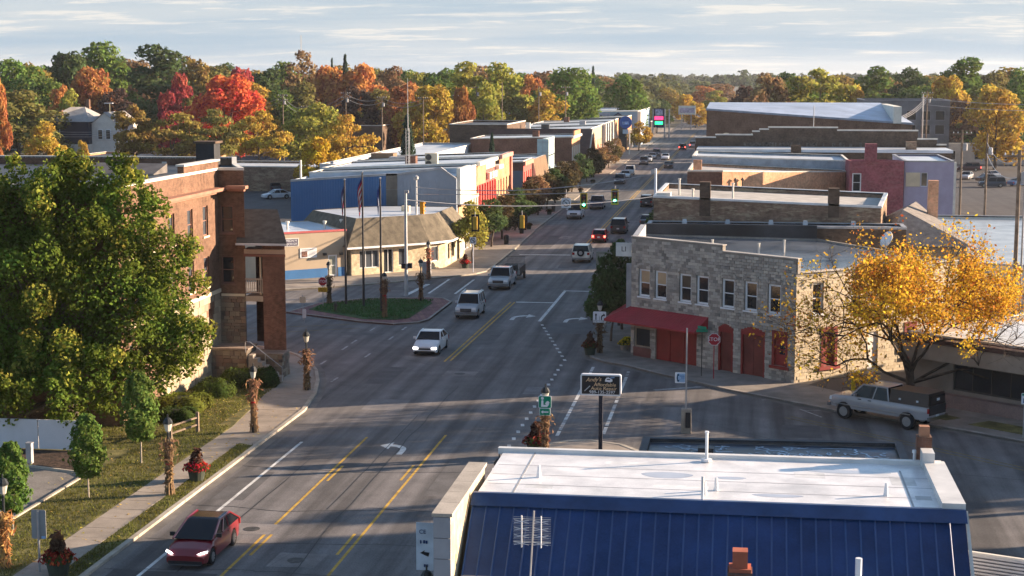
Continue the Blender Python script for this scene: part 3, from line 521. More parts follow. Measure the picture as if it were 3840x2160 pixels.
# ---- grey block corner building
GO, GK = (-7.7, 112.5), (3.3, 103.5); gu, gL = unit(GO, GK); su, sL = (.7828, .6223), 14.0; GS = (GK[0] + su[0] * sL, GK[1] + su[1] * sL)
gw = [(c - .53, c + .53, 4.36, 6.27) for c in (1.2, 2.72, 4.95, 6.47, 8.68, 10.58, 12.5)]
gd = {'shop': (.3, 1.8, .8, 2.15), 'red': (2.32, 6.04, .12, 2.3), 'door': (7.95, 9.17, .13, 3.0), 'garage': (9.87, 11.82, .13, 3.05), 'rwin': (12.46, 13.6, 1.06, 3.1)}
sw_ = [(1.35, 2.25, 4.43, 6.4), (4.6, 5.3, 4.43, 6.3), (7.6, 8.4, 4.4, 6.3), (2.25, 3.4, .97, 3.2), (6.1, 7.0, .13, 2.9), (9.4, 10.3, 1.0, 3.0)]
GB = building('block_corner_building', 'two-storey grey stone block corner building with red awning, red doors and white windows', 'building', [GO, GK, GS, (5.5, 124.4), (-7.7, 124.4)], [7.08, 7.08, 7.08, 7.3, 7.5], mat('block_mortar', (.26, .24, .21), var=.15, fine=.2), mat('membrane_roof', (.12, .14, .17), rough=.2, var=.35, scale=.25, stain=.4, spec=.9), None, .12, {0: gw + list(gd.values()), 1: sw_}, base=GK)
M_blk = rndmat('grey_block', ((.17, .158, .142), (.31, .285, .25), (.43, .39, .335), (.24, .215, .19), (.37, .345, .31), (.5, .45, .38), (.2, .185, .17)))
M_blk2 = rndmat('cream_block', ((.5, .42, .3), (.58, .5, .36), (.62, .54, .4), (.46, .38, .28)), bump=.25)
blocks = []
def lay(O, u, Lw, z0, ztop, holes, d, w=.4, h=.2):
    r = 0; z = z0
    while z < ztop(0) + .3:
        s_ = -(w / 2) * (r % 2)
        while s_ < Lw:
            a, b = max(0, s_), min(Lw, s_ + w); s_ += w; m = (a + b) / 2
            if b - a < .1 or z + h > ztop(m) + .02: continue
            segs = [(a, b)]
            for q in holes:
                if q[2] < z + h - .03 and q[3] > z + .03:
                    ns = []
                    for x0, x1 in segs:
                        if q[0] > x0: ns.append((x0, min(x1, q[0])))
                        if q[1] < x1: ns.append((max(x0, q[1]), x1))
                    segs = [t for t in ns if t[1] - t[0] > .05]
            for x0, x1 in segs: yield (O, u, x0, x1, z, h, d + random.uniform(-.012, .018))
        z += h; r += 1
ztf = lambda s_: 8.4 if s_ < 8.15 else 8.0
fac = list(lay(GO, gu, gL, .1, ztf, gw + list(gd.values()), .03)); full = [q for q in fac if abs(q[3] - q[2] - .4) < .01]; full.sort(key=lambda q: -(q[2] + .35 * q[4])); ind = full[:290]; idset = set(map(id, ind)); rest = [q for q in fac if id(q) not in idset]
bm_ = MB().ubox((0, 0), (1, 0), -.194, .194, .006, .194, -.02, .03)
for i in (0, 1, 4, 5): v = bm_.v[i]; bm_.v[i] = (v[0] * .94, v[1], .1 + (v[2] - .1) * .9)
bme = bm_.mesh('block', M_blk); gr = math.atan2(gu[1], gu[0])
for O, u, a, b, z, h, d in ind:
    o = bpy.data.objects.new('block', bme); COL.objects.link(o); o.parent = GB; m = (a + b) / 2; o.location = (O[0] + u[0] * m - GK[0] + u[1] * (d - .03), O[1] + u[1] * m - GK[1] - u[0] * (d - .03), z); o.rotation_euler = (0, 0, gr)
def joined(name, lst, m):
    k = MB()
    for O, u, a, b, z, h, d in lst: k.ubox(O, u, a + .006, b - .006, z + .006, z + h - .006, -.02, d)
    o = k.build(name, m, GB); o['kind'] = 'stuff'; return o
joined('blockwork', rest, M_blk); joined('side_blockwork', list(lay(GK, su, sL, .1, lambda s_: 7.05, sw_, .025)), M_blk2); joined('street_blockwork', list(lay((-7.7, 123.9), (0, -1), 11.35, .1, lambda s_: 7.3, [], .02)), M_blk)
k = MB(); k.ubox(GO, gu, 0, 8.15, 7.1, 8.42, -.3, -.01); k.ubox(GO, gu, 8.15, gL + .1, 7.1, 8.02, -.3, -.01); k.build('front_parapet', MATS['block_mortar'], GB)
k = MB(); k.ubox(GO, gu, -.05, 8.2, 8.43, 8.49, -.36, .07); k.ubox(GO, gu, 8.2, gL + .15, 8.03, 8.09, -.36, .07); k.ubox(GK, su, .4, sL, 7.12, 7.2, -.3, .1); k.build('coping', mat('coping_pale', (.45, .42, .38), var=.15), GB)
k = MB(); k.bb(-7.6, 5.4, 124.2, 124.5, 7.2, 8.3); k.build('rear_parapet', M_roofd, GB)
k = MB(); k.ubox((-7.7, 124), (0, -1), 2.2, 11.4, 7.5, 8.45, -.4, 0); k.build('street_parapet', M_copg, GB)
M_redp = mat('red_paint', (.24, .03, .026), var=.12, stain=.2, rough=.6); M_redd = mat('red_wood', (.17, .045, .035), var=.18, stain=.25); M_blind = mat('tan_blind', (.46, .33, .2), var=.1); M_red2 = mat('red_metal', (.32, .022, .03), var=.1, rough=.4, spec=.5)
for i, h in enumerate(gw):
    window(GB, GO, gu, h, M_wfr, M_pane, fw=.13, sill=.1, sm=M_wfr, blind=(.5, M_blind) if i < 2 else ((.48, mat('dim_blind', (.10, .075, .05))) if i == 2 else None))
    c = (h[0] + h[1]) / 2; k = MB(); P_ = [(c + .66 * math.cos(math.pi * t / 8) * -1, 6.3 + .28 * math.sin(math.pi * t / 8)) for t in range(9)]
    for (a0, b0), (a1, b1) in zip(P_, P_[1:]): k.ubox(GO, gu, min(a0, a1), max(a0, a1), min(b0, b1), max(b0, b1) + .12, 0, .07)
    k.build('arch_hood', M_blk, GB)
for h in sw_[:3]: window(GB, GK, su, h, M_wfr, M_pane, fw=.1, sill=.12, sm=M_wfr)
for h in (sw_[3], sw_[5]):
    k = MB(); k.ubox(GK, su, h[0], h[1], h[2], h[3], -.17, -.1); w_ = k.build('shutter_panel', M_redp, GB); k = MB(); k.ubox(GK, su, h[0] - .1, h[0] + .12, h[2], h[3] + .15, -.1, .06); k.ubox(GK, su, h[1] - .12, h[1] + .1, h[2], h[3] + .15, -.1, .06); k.ubox(GK, su, h[0] - .3, h[1] + .3, h[2] - .22, h[2] - .01, -.1, .16); k.ubox(GK, su, h[0] - .1, h[1] + .1, h[3] - .05, h[3] + .3, -.1, .08); k.build('trim', M_redp, w_)
k = MB(); k.ubox(GK, su, 6.1, 7.0, .13, 2.9, -.17, -.08); k.build('side_door', mat('white_door', (.7, .68, .64), var=.1), GB)
h = gd['rwin']; k = MB(); k.ubox(GO, gu, h[0], h[1], h[2], h[3], -.17, -.1); w_ = k.build('boarded_window', M_redp, GB)
k = MB(); k.ubox(GO, gu, h[0] - .06, h[0] + .12, h[2], h[3], -.1, .05); k.ubox(GO, gu, h[1] - .12, h[1] + .06, h[2], h[3], -.1, .05); k.ubox(GO, gu, h[0] - .2, h[1] + .2, h[2] - .2, h[2] - .01, -.1, .14); k.ubox(GO, gu, h[0] - .05, h[1] + .05, h[3] - .1, h[3] + .22, -.1, .07); k.build('trim', M_redp, w_)
k = MB(); k.ubox(GO, gu, h[0] + .5, h[1] - .1, 2.15, 2.4, -.1, -.085); k.ubox(GO, gu, h[0] + .5, h[1] - .1, 1.8, 2.05, -.1, -.085); k.build('pane', M_pane, w_)
def arched(par, nm, h, m, lv, rise=.28):
    a, b, c, d = h; k = MB(); k.ubox(GO, gu, a, b, c, d, -.17, -.11); w = k.build(nm, m, par); k = MB()
    k.ubox(GO, gu, a - .02, a + .12, c, d, -.1, .04); k.ubox(GO, gu, b - .12, b + .02, c, d, -.1, .04)
    for i in range(8): t0, t1 = i / 8, (i + 1) / 8; zt = d + rise * math.sin(math.pi * (t0 + t1) / 2); k.ubox(GO, gu, a + (b - a) * t0, a + (b - a) * t1, d - .28, zt, -.1, .045 + .002 * (i % 2))
    k.build('trim', M_redp, w)
    for s0, s1, z0, z1 in lv: q = MB(); q.ubox(GO, gu, s0, s1, z0, z1, -.11, -.07); q.build('leaf_panel', m, w)
    return w
arched(GB, 'red_door', gd['door'], M_redd, [(8.28, 9.0, .2, 2.1)]); arched(GB, 'garage_door', gd['garage'], M_redd, [(10.02, 10.82, .2, 2.5), (10.88, 11.68, .2, 2.5)])
h = gd['red']; k = MB(); k.ubox(GO, gu, h[0], h[1], h[2], h[3], -.17, -.09); w_ = k.build('red_boarding', M_redp, GB)
for s_ in (2.4, 3.55, 4.8, 5.95): k = MB(); k.ubox(GO, gu, s_ - .05, s_ + .05, .13, 2.3, -.09, -.05); k.build('batten', M_redp, w_)
k = MB(); k.ubox(GO, gu, 2.45, 5.9, .75, .83, -.09, -.055); k.build('batten', M_redp, w_)
window(GB, GO, gu, gd['shop'], mat('tan_frame', (.34, .27, .2)), M_pane, rail=False, fw=.08); k = MB(); k.ubox(GO, gu, .25, 1.9, .13, .78, 0, .05); k.build('brick_apron', mat('plum_brick', (.17, .07, .06), var=.2, fine=.3), GB)
# awning
aw = MB(); A0, A1 = 3.55, 2.62; P_ = lambda s_, d, z: on(GO, gu, s_, d, z)
aw.quad(P_(-1.5, 1.2, A1), P_(6.8, 1.2, A1), P_(7.05, .04, A0), P_(0, .04, A0)); aw.quad(P_(6.8, 1.2, A1), P_(7.0, .04, A1 + .05), P_(7.05, .04, A0)); aw.quad(P_(-1.5, 1.2, A1 - .12), P_(6.8, 1.2, A1 - .12), P_(6.8, 1.2, A1), P_(-1.5, 1.2, A1))
aw.quad((-7.75, 112.5, A0), (-7.75, 116.5, A0), (-9.3, 116.5, A1), P_(-1.5, 1.2, A1)); aw.quad(P_(6.8, 1.2, A1 - .12), P_(7, .04, A1 - .07), P_(7.0, .04, A1 + .05), P_(6.8, 1.2, A1))
AW = aw.build('awning', M_red2, GB)
for i in range(27):
    t = i / 26; a, b = Vector(P_(-1.5 + 8.3 * t, 1.2, A1 + .015)), Vector(P_(0 + 7.05 * t, .06, A0 + .015)); k = MB(); k.tube([a, b], .018, 4); k.build('awning_rib', M_red2, AW)
k = MB(); k.bb(-8.1, -7.72, 112.9, 113.15, 3.0, 6.5); k.build('downpipe_box', M_copg, GB)
text('sign_letters', 'LI', .5, (-7.72, 112.42, 7.55), (gu[0], gu[1], 0), (0, 0, 1), mat('black_paint', (.02, .02, .02)), None).name = 'x'
bpy.data.objects.remove(bpy.data.objects['x'])
SGN = thing('shop_sign', 'white projecting shop sign with black letters at the corner of the grey block building', 'sign', (-8.3, 112.9, 7.0)); k = MB(); k.box((-8.3, 113.0, 7.0), (1.1, .14, .95)); k.build('panel', mat('sign_white', (.6, .6, .58)), SGN)
text('lettering', 'LI', .5, (-8.3, 112.92, 7.5), (1, 0, 0), (0, 0, 1), MATS['black_paint'], SGN)
for x, y, hh in ((-2.2, 114.5, 1.1), (1.0, 111.5, 1.2), (2.8, 116.0, 1.0)): k = MB(); k.lathe([(.07, 0), (.07, hh), (.1, hh), (.1, hh + .06)], 8, (x, y, 6.95)); k.build('vent_pipe', M_cop, GB)
# painted sign panel on the street side (seen edge-on past the trees)
SP = thing('painted_sign_board', 'weathered grey-green sign board behind the street trees beside the grey block building', 'sign', (-9.6, 126, 3.2)); k = MB(); k.box((-9.6, 126, 3.2), (3.6, .2, 2.7)); k.build('board', mat('sage_board', (.23, .24, .2), var=.25, stain=.4), SP)
for z in (3.4, 4.3, 5.2): k = MB(); k.box((-9.6, 125.88, z), (3.2, .03, .5)); k.build('panel', mat('sage_panel', (.33, .34, .3), var=.3, stain=.4), SP)
k = MB(); k.box((-9.6, 126, 0), (.2, .2, 3.2)); k.build('post', M_iron, SP)
# ---- low roof strip and old brick building behind
B1 = building('flat_roof_shop', 'low shop with flat blue-grey roof between grey block and old brick buildings', 'building', [(-7.4, 124.7), (12, 124.7), (12, 127.9), (-7.4, 127.9)], 8.15, M_dkb, mat('bluegrey_roof', (.24, .27, .31), rough=.4, var=.2, stain=.25), M_copg, .1)
for x in (-4.6, -1.3, 2.0, 4.6, 8.2): k = MB(); k.box((x, 126.3, 8.05), (.42, .42, .45), tx=.7, ty=.7); k.build('roof_vent', M_roofs, B1)
B2 = building('old_brick_building', 'old patched brown brick building with white-edged roof and two brick chimneys', 'building', [(-7.1, 128.1), (10.4, 128.1), (12.5, 148), (-7.1, 148)], [10.1, 9.45, 9.1, 9.8], M_old, mat('pale_gravel_roof', (.42, .4, .37), var=.15, stain=.3), mat('coping_metal', (.62, .63, .64), rough=.35, var=.1), .4)
for x, z in ((-3.1, 11.25), (6.8, 10.85)): k = MB(); k.bb(x - .42, x + .42, 128.05, 128.95, 8.6, z); k.build('chimney', M_dkb, B2)
for x, y, h_ in ((-5.5, 138, 1.4), (-1.0, 136, 1.2), (-4.2, 133, .9)): k = MB(); k.lathe([(.09, 0), (.09, h_), (.14, h_), (.14, h_ + .1)], 8, (x, y, 9.4)); k.build('vent_pipe', M_cop, B2)
k = MB(); k.bb(-6.9, -5.8, 128.4, 130.2, 9.9, 10.35); k.build('front_cornice', M_cop, B2)
B2b = thing('shingled_house', 'grey shingled hip roof house with brick chimney beside the old brick building', 'house', (15, 138, 0)); k = MB(); k.bb(11.2, 17.2, 130, 147, 0, 6.2); k.build('wall', mat('tan_siding', (.35, .3, .24), var=.1), B2b)
k = MB(); a_, b_, c_, d_ = (10.8, 129.4, 6.3), (17.6, 129.4, 6.3), (17.6, 147.5, 6.3), (10.8, 147.5, 6.3); r1, r2 = (12.6, 134, 8.8), (14.5, 143, 8.8); k.quad(a_, b_, r1); k.quad(b_, c_, r2, r1); k.quad(c_, d_, r2); k.quad(d_, a_, r1, r2); k.build('roof', mat('grey_shingle', (.2, .18, .165), var=.2, scale=2, fine=.3, bump=.3), B2b)
k = MB(); k.bb(15.0, 15.8, 138, 138.8, 6.2, 10.9); k.build('chimney', M_orb, B2b)
B2c = building('flat_roof_store', 'white-walled store with shiny blue-white flat roof at the right edge', 'building', [(17.8, 128), (40, 122), (46, 172), (18.5, 172)], 5.2, mat('white_block', (.66, .63, .56), var=.08, stain=.2), M_roofs, M_copg, .3)
building('rear_shade_filler', 'unseen filler block added to shade the street behind the old patched brick building', 'building', [(-7, 148.4), (12, 148.4), (12, 164.3), (-7, 164.3)], 7.9, M_dkb, M_roofs, M_copg, .2)  # unseen block, added so its shadow covers the street
building('side_street_shade_filler', 'filler block added to shade the street, between the signal pole and the orange brick store', 'building', [(-7, 171.5), (5, 171.5), (5, 188.5), (-7, 188.5)], 6.2, M_dkb, M_roofs, M_copg, .2)  # filler block put in to cast shade across the street
# ---- low office at the right edge
OF = building('low_office', 'low tan office with wide fascia, dark windows and white roof behind the yellow tree', 'building', [(10.0, 100.0), (32, 80.57), (44, 94.5), (22.5, 113.5)], 4.1, mat('office_tan', (.28, .23, .19), var=.12, stain=.2), M_roofw, mat('office_coping', (.6, .56, .5), var=.1), .35, {0: [(3.2, 9.6, 1.0, 2.6), (11.2, 13.0, .2, 2.5), (15, 21, 1.0, 2.6)]}, base=(14, 98))
ou, oL = unit((10, 100), (32, 80.57)); OO = (10., 100.)
k = MB(); k.ubox(OO, ou, -.4, oL, 2.75, 3.75, .02, .9); k.build('fascia', mat('fascia_tan', (.3, .25, .205), var=.1, stain=.2), OF); k = MB(); k.ubox(OO, ou, -.45, oL, 3.76, 4.05, .0, 1.0); k.build('roof_edge', mat('brown_edge', (.08, .05, .045), var=.2), OF)
window(OF, OO, ou, (3.2, 9.6, 1.0, 2.6), mat('dark_frame', (.06, .055, .05)), M_pane, rail=False, mull=4, fw=.1); window(OF, OO, ou, (15, 21, 1.0, 2.6), MATS['dark_frame'], M_pane, rail=False, mull=4, fw=.1); window(OF, OO, ou, (11.2, 13.0, .2, 2.5), MATS['dark_frame'], M_pane, rail=False, name='glass_door', mull=1)
k = MB(); k.ubox(OO, ou, 9.8, 15, 2.45, 2.7, .5, 1.6); k.build('entrance_canopy', mat('canopy_tan', (.42, .36, .28), var=.15), OF); k = MB(); k.ubox(OO, ou, 10.2, 10.8, .1, 2.45, .01, .5); k.ubox(OO, ou, 13.3, 13.9, .1, 2.45, .01, .5); k.build('stone_pier', M_fs, OF); k = MB(); k.ubox(OO, ou, 2.5, 9.9, .1, .85, .3, .9); k.build('planter_wall', mat('plum_wall', (.24, .17, .15), var=.15, fine=.2), OF)
k = MB(); k.tube([(15, 101, 3.9), (15, 101, 4.6), (15.4, 100.8, 4.7)], .09, 8); k.build('vent_pipe', M_cop, OF)
SAT = thing('satellite_dish', 'white satellite dish standing on the roof behind the yellow tree', 'satellite dish', (9.6, 113.5, 7.05)); k = MB(); k.lathe([(.02, .14), (.34, .08), (.58, 0), (.59, -.03), (.34, .04), (.02, .1)], 16); k.xform(Matrix.Translation((9.6, 113.5, 8.4)) @ Matrix.Rotation(RAD(-58), 4, 'Z') @ Matrix.Rotation(RAD(66), 4, 'X')); k.build('dish', M_wfr, SAT, True); k = MB(); k.tube([(9.6, 113.6, 7.0), (9.6, 113.6, 8.35)], .05, 6); k.build('mast', M_copg, SAT)
# ---- bank with mansard roof, beige annex
BK = [(-37.9, 154.2), (-31.7, 159.8), (-30.1, 162.4), (-29.9, 172.6), (-39.5, 172.6), (-46, 165)]
u0, l0 = unit(BK[0], BK[1]); u1, l1 = unit(BK[1], BK[2]); u2, l2 = unit(BK[2], BK[3])
bh0 = [(.9, 3.1, .75, 2.5), (3.6, 4.7, .15, 2.5), (5.3, 6.2, .75, 2.5)]; bh1 = [(.9, 2.0, .9, 2.4)]; bh2 = [(1.2, 2.2, .8, 2.4), (3.4, 4.6, .8, 2.4), (6, 7.5, .15, 2.4)]
BANK = building('mansard_bank', 'cream brick corner building with grey-brown mansard shingle roof behind the flagpoles', 'building', BK, 3.1, brickmat('cream_brick', (.6, .49, .33), (.66, .55, .38), (.5, .41, .29), .3, .1, .01, (.77, .64)), M_roofw, None, -.05, {0: bh0, 1: bh1, 2: bh2}, base=(-34, 158))
for h in bh0[::2]: window(BANK, BK[0], u0, h, M_wfr, M_pane2, rail=False, mull=2 if h[1] - h[0] > 1.5 else 0)
window(BANK, BK[0], u0, bh0[1], M_wfr, M_pane, rail=False, mull=1, name='glass_door'); window(BANK, BK[1], u1, bh1[0], M_wfr, M_pane2, rail=False)
for h in bh2: window(BANK, BK[2], u2, h, mat('dark_frame2', (.12, .09, .07)), M_pane, rail=False)
def off(p, q, r, d):
    a, _ = unit(p, q); b, _ = unit(q, r); n1, n2 = (a[1], -a[0]), (b[1], -b[0]); dd = 1 + n1[0] * n2[0] + n1[1] * n2[1]; return (q[0] + (n1[0] + n2[0]) / dd * d, q[1] + (n1[1] + n2[1]) / dd * d)
ev = [off(BK[i - 1], BK[i], BK[(i + 1) % 6], .8) for i in range(6)]; tp = [off(BK[i - 1], BK[i], BK[(i + 1) % 6], -1.1) for i in range(6)]
M_mans = mat('mansard_shingle', (.125, .105, .075), var=.22, scale=1.6, fine=.3, bump=.5, bscale=18)
for i in range(6): k = MB(); j_ = (i + 1) % 6; k.quad((*ev[i], 2.95), (*ev[j_], 2.95), (*tp[j_], 5.6), (*tp[i], 5.6)); k.build('mansard_slope', M_mans, BANK)
k = MB(); k.sheet(tp, 5.55); k.build('flat_roof', M_roofw, BANK)
k = MB()
for i in range(5): uu, ll = unit(ev[i], ev[i + 1]); k.ubox(ev[i], uu, 0, ll, 2.78, 2.97, -.08, .03)
k.build('eave_trim', M_wfr, BANK); k = MB()
for i in range(5): uu, ll = unit(BK[i], BK[i + 1]); k.quad((*ev[i], 2.82), (*ev[i + 1], 2.82), (*BK[i + 1], 2.82), (*BK[i], 2.82))
k.build('soffit', M_wfr, BANK)
k = MB(); k.bb(-35.2, -34.4, 165, 165.8, 5.55, 6.1); k.build('roof_unit', M_cream, BANK)
AN = [(-45.6, 148.3), (-38.4, 154.2), (-44.5, 164.5), (-54, 158)]; ua, la = unit(AN[0], AN[1])
ANX = building('beige_annex', 'beige rendered office with blue painted base and red roof edge left of the flagpoles', 'building', AN, 4.55, mat('beige_render', (.43, .345, .25), var=.05, scale=.6, stain=.08), M_roofw, None, .05, {0: [(7.35, 8.35, .15, 2.25)]}, base=(-40, 152))
ws = la - 9.31
window(ANX, AN[0], ua, (7.35, 8.35, .15, 2.25), M_wfr, mat('door_glass', (.35, .36, .3), rough=.2), rail=True, name='white_door', fw=.16)
k = MB(); k.ubox(AN[0], ua, 0, 7.3, .12, 1.0, 0, .02); k.ubox(AN[0], ua, 8.4, la, .12, 1.0, 0, .02); k.build('blue_base', mat('blue_paint', (.05, .16, .36), var=.06), ANX); k = MB(); k.ubox(AN[0], ua, -.05, la + .05, 4.5, 4.68, -.2, .06); k.build('roof_edge', mat('red_edge', (.5, .12, .12), var=.1), ANX)
for s_, z in ((6.95, 2.3), (8.7, 2.25)): k = MB(); k.ubox(AN[0], ua, s_ - .15, s_ + .15, z - .05, z + .18, .0, .3); k.build('wall_lamp', M_iron, ANX)
k = MB(); k.ubox(AN[0], ua, 2.1, 4.2, 3.35, 4.0, 0, .06); SG = thing('name_sign', 'small dark sign with two rows of white letters high on the beige wall', 'sign', on(AN[0], ua, 3.1, .05, 3.35)); k.build('panel', mat('sign_purple', (.1, .09, .13), var=.1), SG)
k = MB(); k.ubox(AN[0], ua, 2.0, 4.3, 3.27, 4.08, -.02, .03); k.build('frame', M_cop, SG)
U3 = (ua[0], ua[1], 0); text('lettering', 'THOMSON M', .3, on(AN[0], ua, 3.2, .065, 3.83), U3, (0, 0, 1), M_wfr, SG, squash=.95); text('lettering', 'ATWOOD DR', .3, on(AN[0], ua, 3.2, .065, 3.52), U3, (0, 0, 1), M_wfr, SG, squash=.95)
SG = thing('notice_board', 'white notice board with a dark picture on the beige wall left of the white door', 'sign', on(AN[0], ua, 5.2, .03, 2.2)); k = MB(); k.ubox(AN[0], ua, 4.4, 6.15, 2.1, 3.05, 0, .05); k.build('panel', M_wfr, SG); k = MB(); k.ubox(AN[0], ua, 4.55, 5.15, 2.2, 2.75, .05, .058); k.build('picture', mat('brown_photo', (.25, .13, .1), var=.6, scale=5), SG)
k = MB()
for i in range(5): k.ubox(AN[0], ua, 5.35, 6.0 - .1 * (i % 2), 2.25 + i * .1, 2.28 + i * .1, .05, .056)
k.ubox(AN[0], ua, 4.6, 5.8, 2.85, 2.93, .05, .056); k.build('text_lines', mat('grey_ink', (.3, .3, .32)), SG)
for x, y in ((-41, 156), (-44.5, 155), (-39.8, 158)): k = MB(); k.lathe([(.12, 0), (.12, .6), (.2, .62), (.2, .8)], 8, (x, y, 4.5)); k.build('roof_vent', M_cop, ANX)
# ================================================================ left shop row (fronts on x = -31, facing the street)
FX = -31.
def scribble(par, O, u, s0, s1, z, h, m, d=.02, gaps=.3):
    """a row of print too small to read in the photograph: uneven marks"""
    k = MB(); x = s0
    while x < s1:
        w = h * random.uniform(.35, .8)
        if random.random() > gaps * .5: k.ubox(O, u, x, min(x + w * .8, s1), z + h * random.uniform(0, .15), z + h * random.uniform(.8, 1), 0, d)
        x += w
    return k.build('print', m, par)
M_coat = mat('coated_parapet', (.46, .5, .55), rough=.5, var=.12, stain=.25)
def shop(label, y0, y1, z, wm, rm=None, xb=-49.4, zb=None, cm=None, fm=None, par=.14, win=None, name='shop_building', side=None):
    zb = zb if zb is not None else z - .7
    L_ = y1 - y0; holes = []
    if win: n, w, za, zc = win; holes = [(L_ * (i + .5) / n - w / 2, L_ * (i + .5) / n + w / 2, za, zc) for i in range(n)]
    holes.append((.8, L_ - .8, .5, 2.7))
    t = building(name, label, 'building', [(xb, y0), (FX, y0), (FX, y1), (xb, y1)], [zb, z, z, zb], side or (M_coat if wm is M_rb2 and y0 not in (292, 227.6, 270) else wm), rm or M_roofw, cm or M_cop, par, {1: holes}, base=(FX, y0))
    if fm:
        k = MB(); wall(k, (FX + .03, y0), (0, 1), L_, 0, z - .02, holes, .03); k.build('front', fm, t)
    for h in holes[:-1]: window(t, (FX, y0), (0, 1), h, M_wfr, M_pane, sill=.12, sm=M_cop)
    window(t, (FX, y0), (0, 1), holes[-1], mat('shop_frame', (.2, .17, .14)), M_pane, rail=False, mull=max(2, int(L_ / 2.2)), name='shop_window')
    return t
def fb(t, y0, a, b, z0, z1, d0, d1, m, nm): k = MB(); k.ubox((FX, y0), (0, 1), a, b, z0, z1, d0, d1); return k.build(nm, m, t)
M_w1 = mat('white_panel', (.72, .7, .62), var=.06, stain=.12); M_w2 = mat('ivory_paint', (.62, .58, .46), var=.06, stain=.12); M_tan = mat('tan_board', (.42, .28, .15), var=.1); M_rdp = mat('bright_red_paint', (.52, .1, .085), var=.08)
M_or = brickmat('sunlit_orange_brick', (.5, .23, .11), (.58, .3, .16), (.45, .3, .2)); M_gy = mat('grey_metal', (.26, .3, .36), var=.06, rough=.5, stain=.1)
M_blu = mat('blue_metal', (.05, .15, .33), var=.05, rough=.45, scale=.4); M_brn = mat('brown_slat', (.2, .13, .08), var=.15); M_sea = mat('seafoam_panel', (.36, .46, .47), var=.08); M_blk3 = mat('black_front', (.03, .025, .025), var=.2); M_pb = mat('pale_blue_render', (.3, .42, .55), var=.06, stain=.1)
# first: metal-clad flank with peaked parapet
L1 = thing('metal_clad_shop', 'large shop with blue and grey metal-clad side wall and white street front', 'building', (-40, 174, 0))
k = MB(); pr_ = [(-49.5, 8.1), (-38.8, 8.85), (-37.5, 8.9), (-32.7, 9.6), (-31, 8.4)]
k.quad((-49.5, 174, 0), (-31, 174, 0), *[(x, 174, z) for x, z in pr_[::-1]]); k.quad((-31, 174, 0), (-31, 181.3, 0), (-31, 181.3, 9.0), (-31, 174, 8.4)); k.quad((-49.5, 181.3, 0), (-49.5, 174, 0), (-49.5, 174, 8.1), (-49.5, 181.3, 8.1)); k.build('wall', M_gy, L1)
ribm = MB().box((0, 0, 0), (.05, .05, 1.)).mesh('rib', M_blu)
k = MB(); k.quad((-49.5, 173.96, 0), (-38.8, 173.96, 0), (-38.8, 173.96, 8.8), (-49.5, 173.96, 8.05)); BP = k.build('blue_cladding', M_blu, L1)
for i in range(36): o = bpy.data.objects.new('rib', ribm); COL.objects.link(o); o.parent = BP; x = -49.3 + i * .295; o.location = (x + 40, -.06, 0); o.scale = (1, 1, 8.08 + (x + 49.5) * .07)
for i in range(5): k = MB(); k.bb(-38.76, -37.54, 173.9, 173.99, .05 + i * 1.78, 1.79 + i * 1.78); k.build('concrete_panel', mat('dull_concrete', (.15, .135, .115), var=.15, fine=.15), L1)
k = MB()
for i in range(16): k.bb(-37.3 + i * .4, -37.27 + i * .4, 173.96, 173.995, .1, 8.3)
k.build('grey_ribs', M_gy, L1)
k = MB()
for (x0, z0), (x1, z1) in zip(pr_, pr_[1:]): k.quad((x0, 173.9, z0 - .18), (x1, 173.9, z1 - .18), (x1, 173.9, z1 + .05), (x0, 173.9, z0 + .05)); k.quad((x0, 173.9, z0 + .05), (x1, 173.9, z1 + .05), (x1, 174.4, z1 + .05), (x0, 174.4, z0 + .05))
k.build('edge_trim', M_copg, L1)
k = MB(); k.quad((-49.5, 174.3, 7.9), (-38.8, 174.3, 8.6), (-31.3, 174.3, 8.6), (-31.3, 187, 8.5), (-49.5, 187, 7.9)); k.build('roof', M_roofw, L1)
fb(L1, 174, .6, 7.3, 5.6, 9.5, -.1, .35, M_w1, 'white_parapet'); fb(L1, 174, .8, 7.2, 3.0, 5.3, 0, .1, M_tan, 'tan_panel'); fb(L1, 174, .7, 7.25, 5.3, 5.58, 0, .4, M_brn, 'cornice')
for i in range(4): fb(L1, 174, 1 + i * 1.6, 1.25 + i * 1.6, .2, 3.0, 0, .12, M_w1, 'pilaster')
k = MB(); k.ubox((FX, 174), (0, 1), 1.25, 7.1, .3, 2.9, 0, .04); k.build('shop_window', M_pane, L1)
k = MB(); k.lathe([(.12, 0), (.12, 2.2)], 8, (-48.9, 176, 8.0)); k.build('vent_pipe', M_cop, L1)
t = shop('narrow ivory shop front between the white panel front and the red front', 181.4, 187.0, 9.2, M_rb2, fm=M_w2, win=(3, .8, 3.4, 5.2)); fb(t, 181.4, .1, 5.5, 5.6, 5.9, .03, .35, M_w2, 'cornice')
for i in range(4): fb(t, 181.4, .2 + i * 1.7, .5 + i * 1.7, .2, 5.6, .03, .2, M_w1, 'pilaster')
t = shop('tall red painted front with orange brick top and white window hoods', 187.1, 201.0, 9.4, M_rb2, fm=M_rdp, win=(7, .9, 3.2, 6.0)); fb(t, 187.1, .1, 6.4, 6.8, 9.35, .03, .1, M_or, 'brick_top'); fb(t, 187.1, 6.6, 13.8, 8.3, 9.38, .03, .12, M_w2, 'white_board')
for i in range(8): fb(t, 187.1, .05 + i * 1.94, .35 + i * 1.94, .2, 6.7, .03, .22, M_rdp, 'pilaster')
for i in range(3): fb(t, 187.1, 7.2 + i * 2.2, 8.6 + i * 2.2, 7.1, 7.9, .1, .5, M_w1, 'window_hood')
fb(t, 187.1, 0, 13.9, 9.1, 9.5, .03, .5, M_w1, 'cornice')
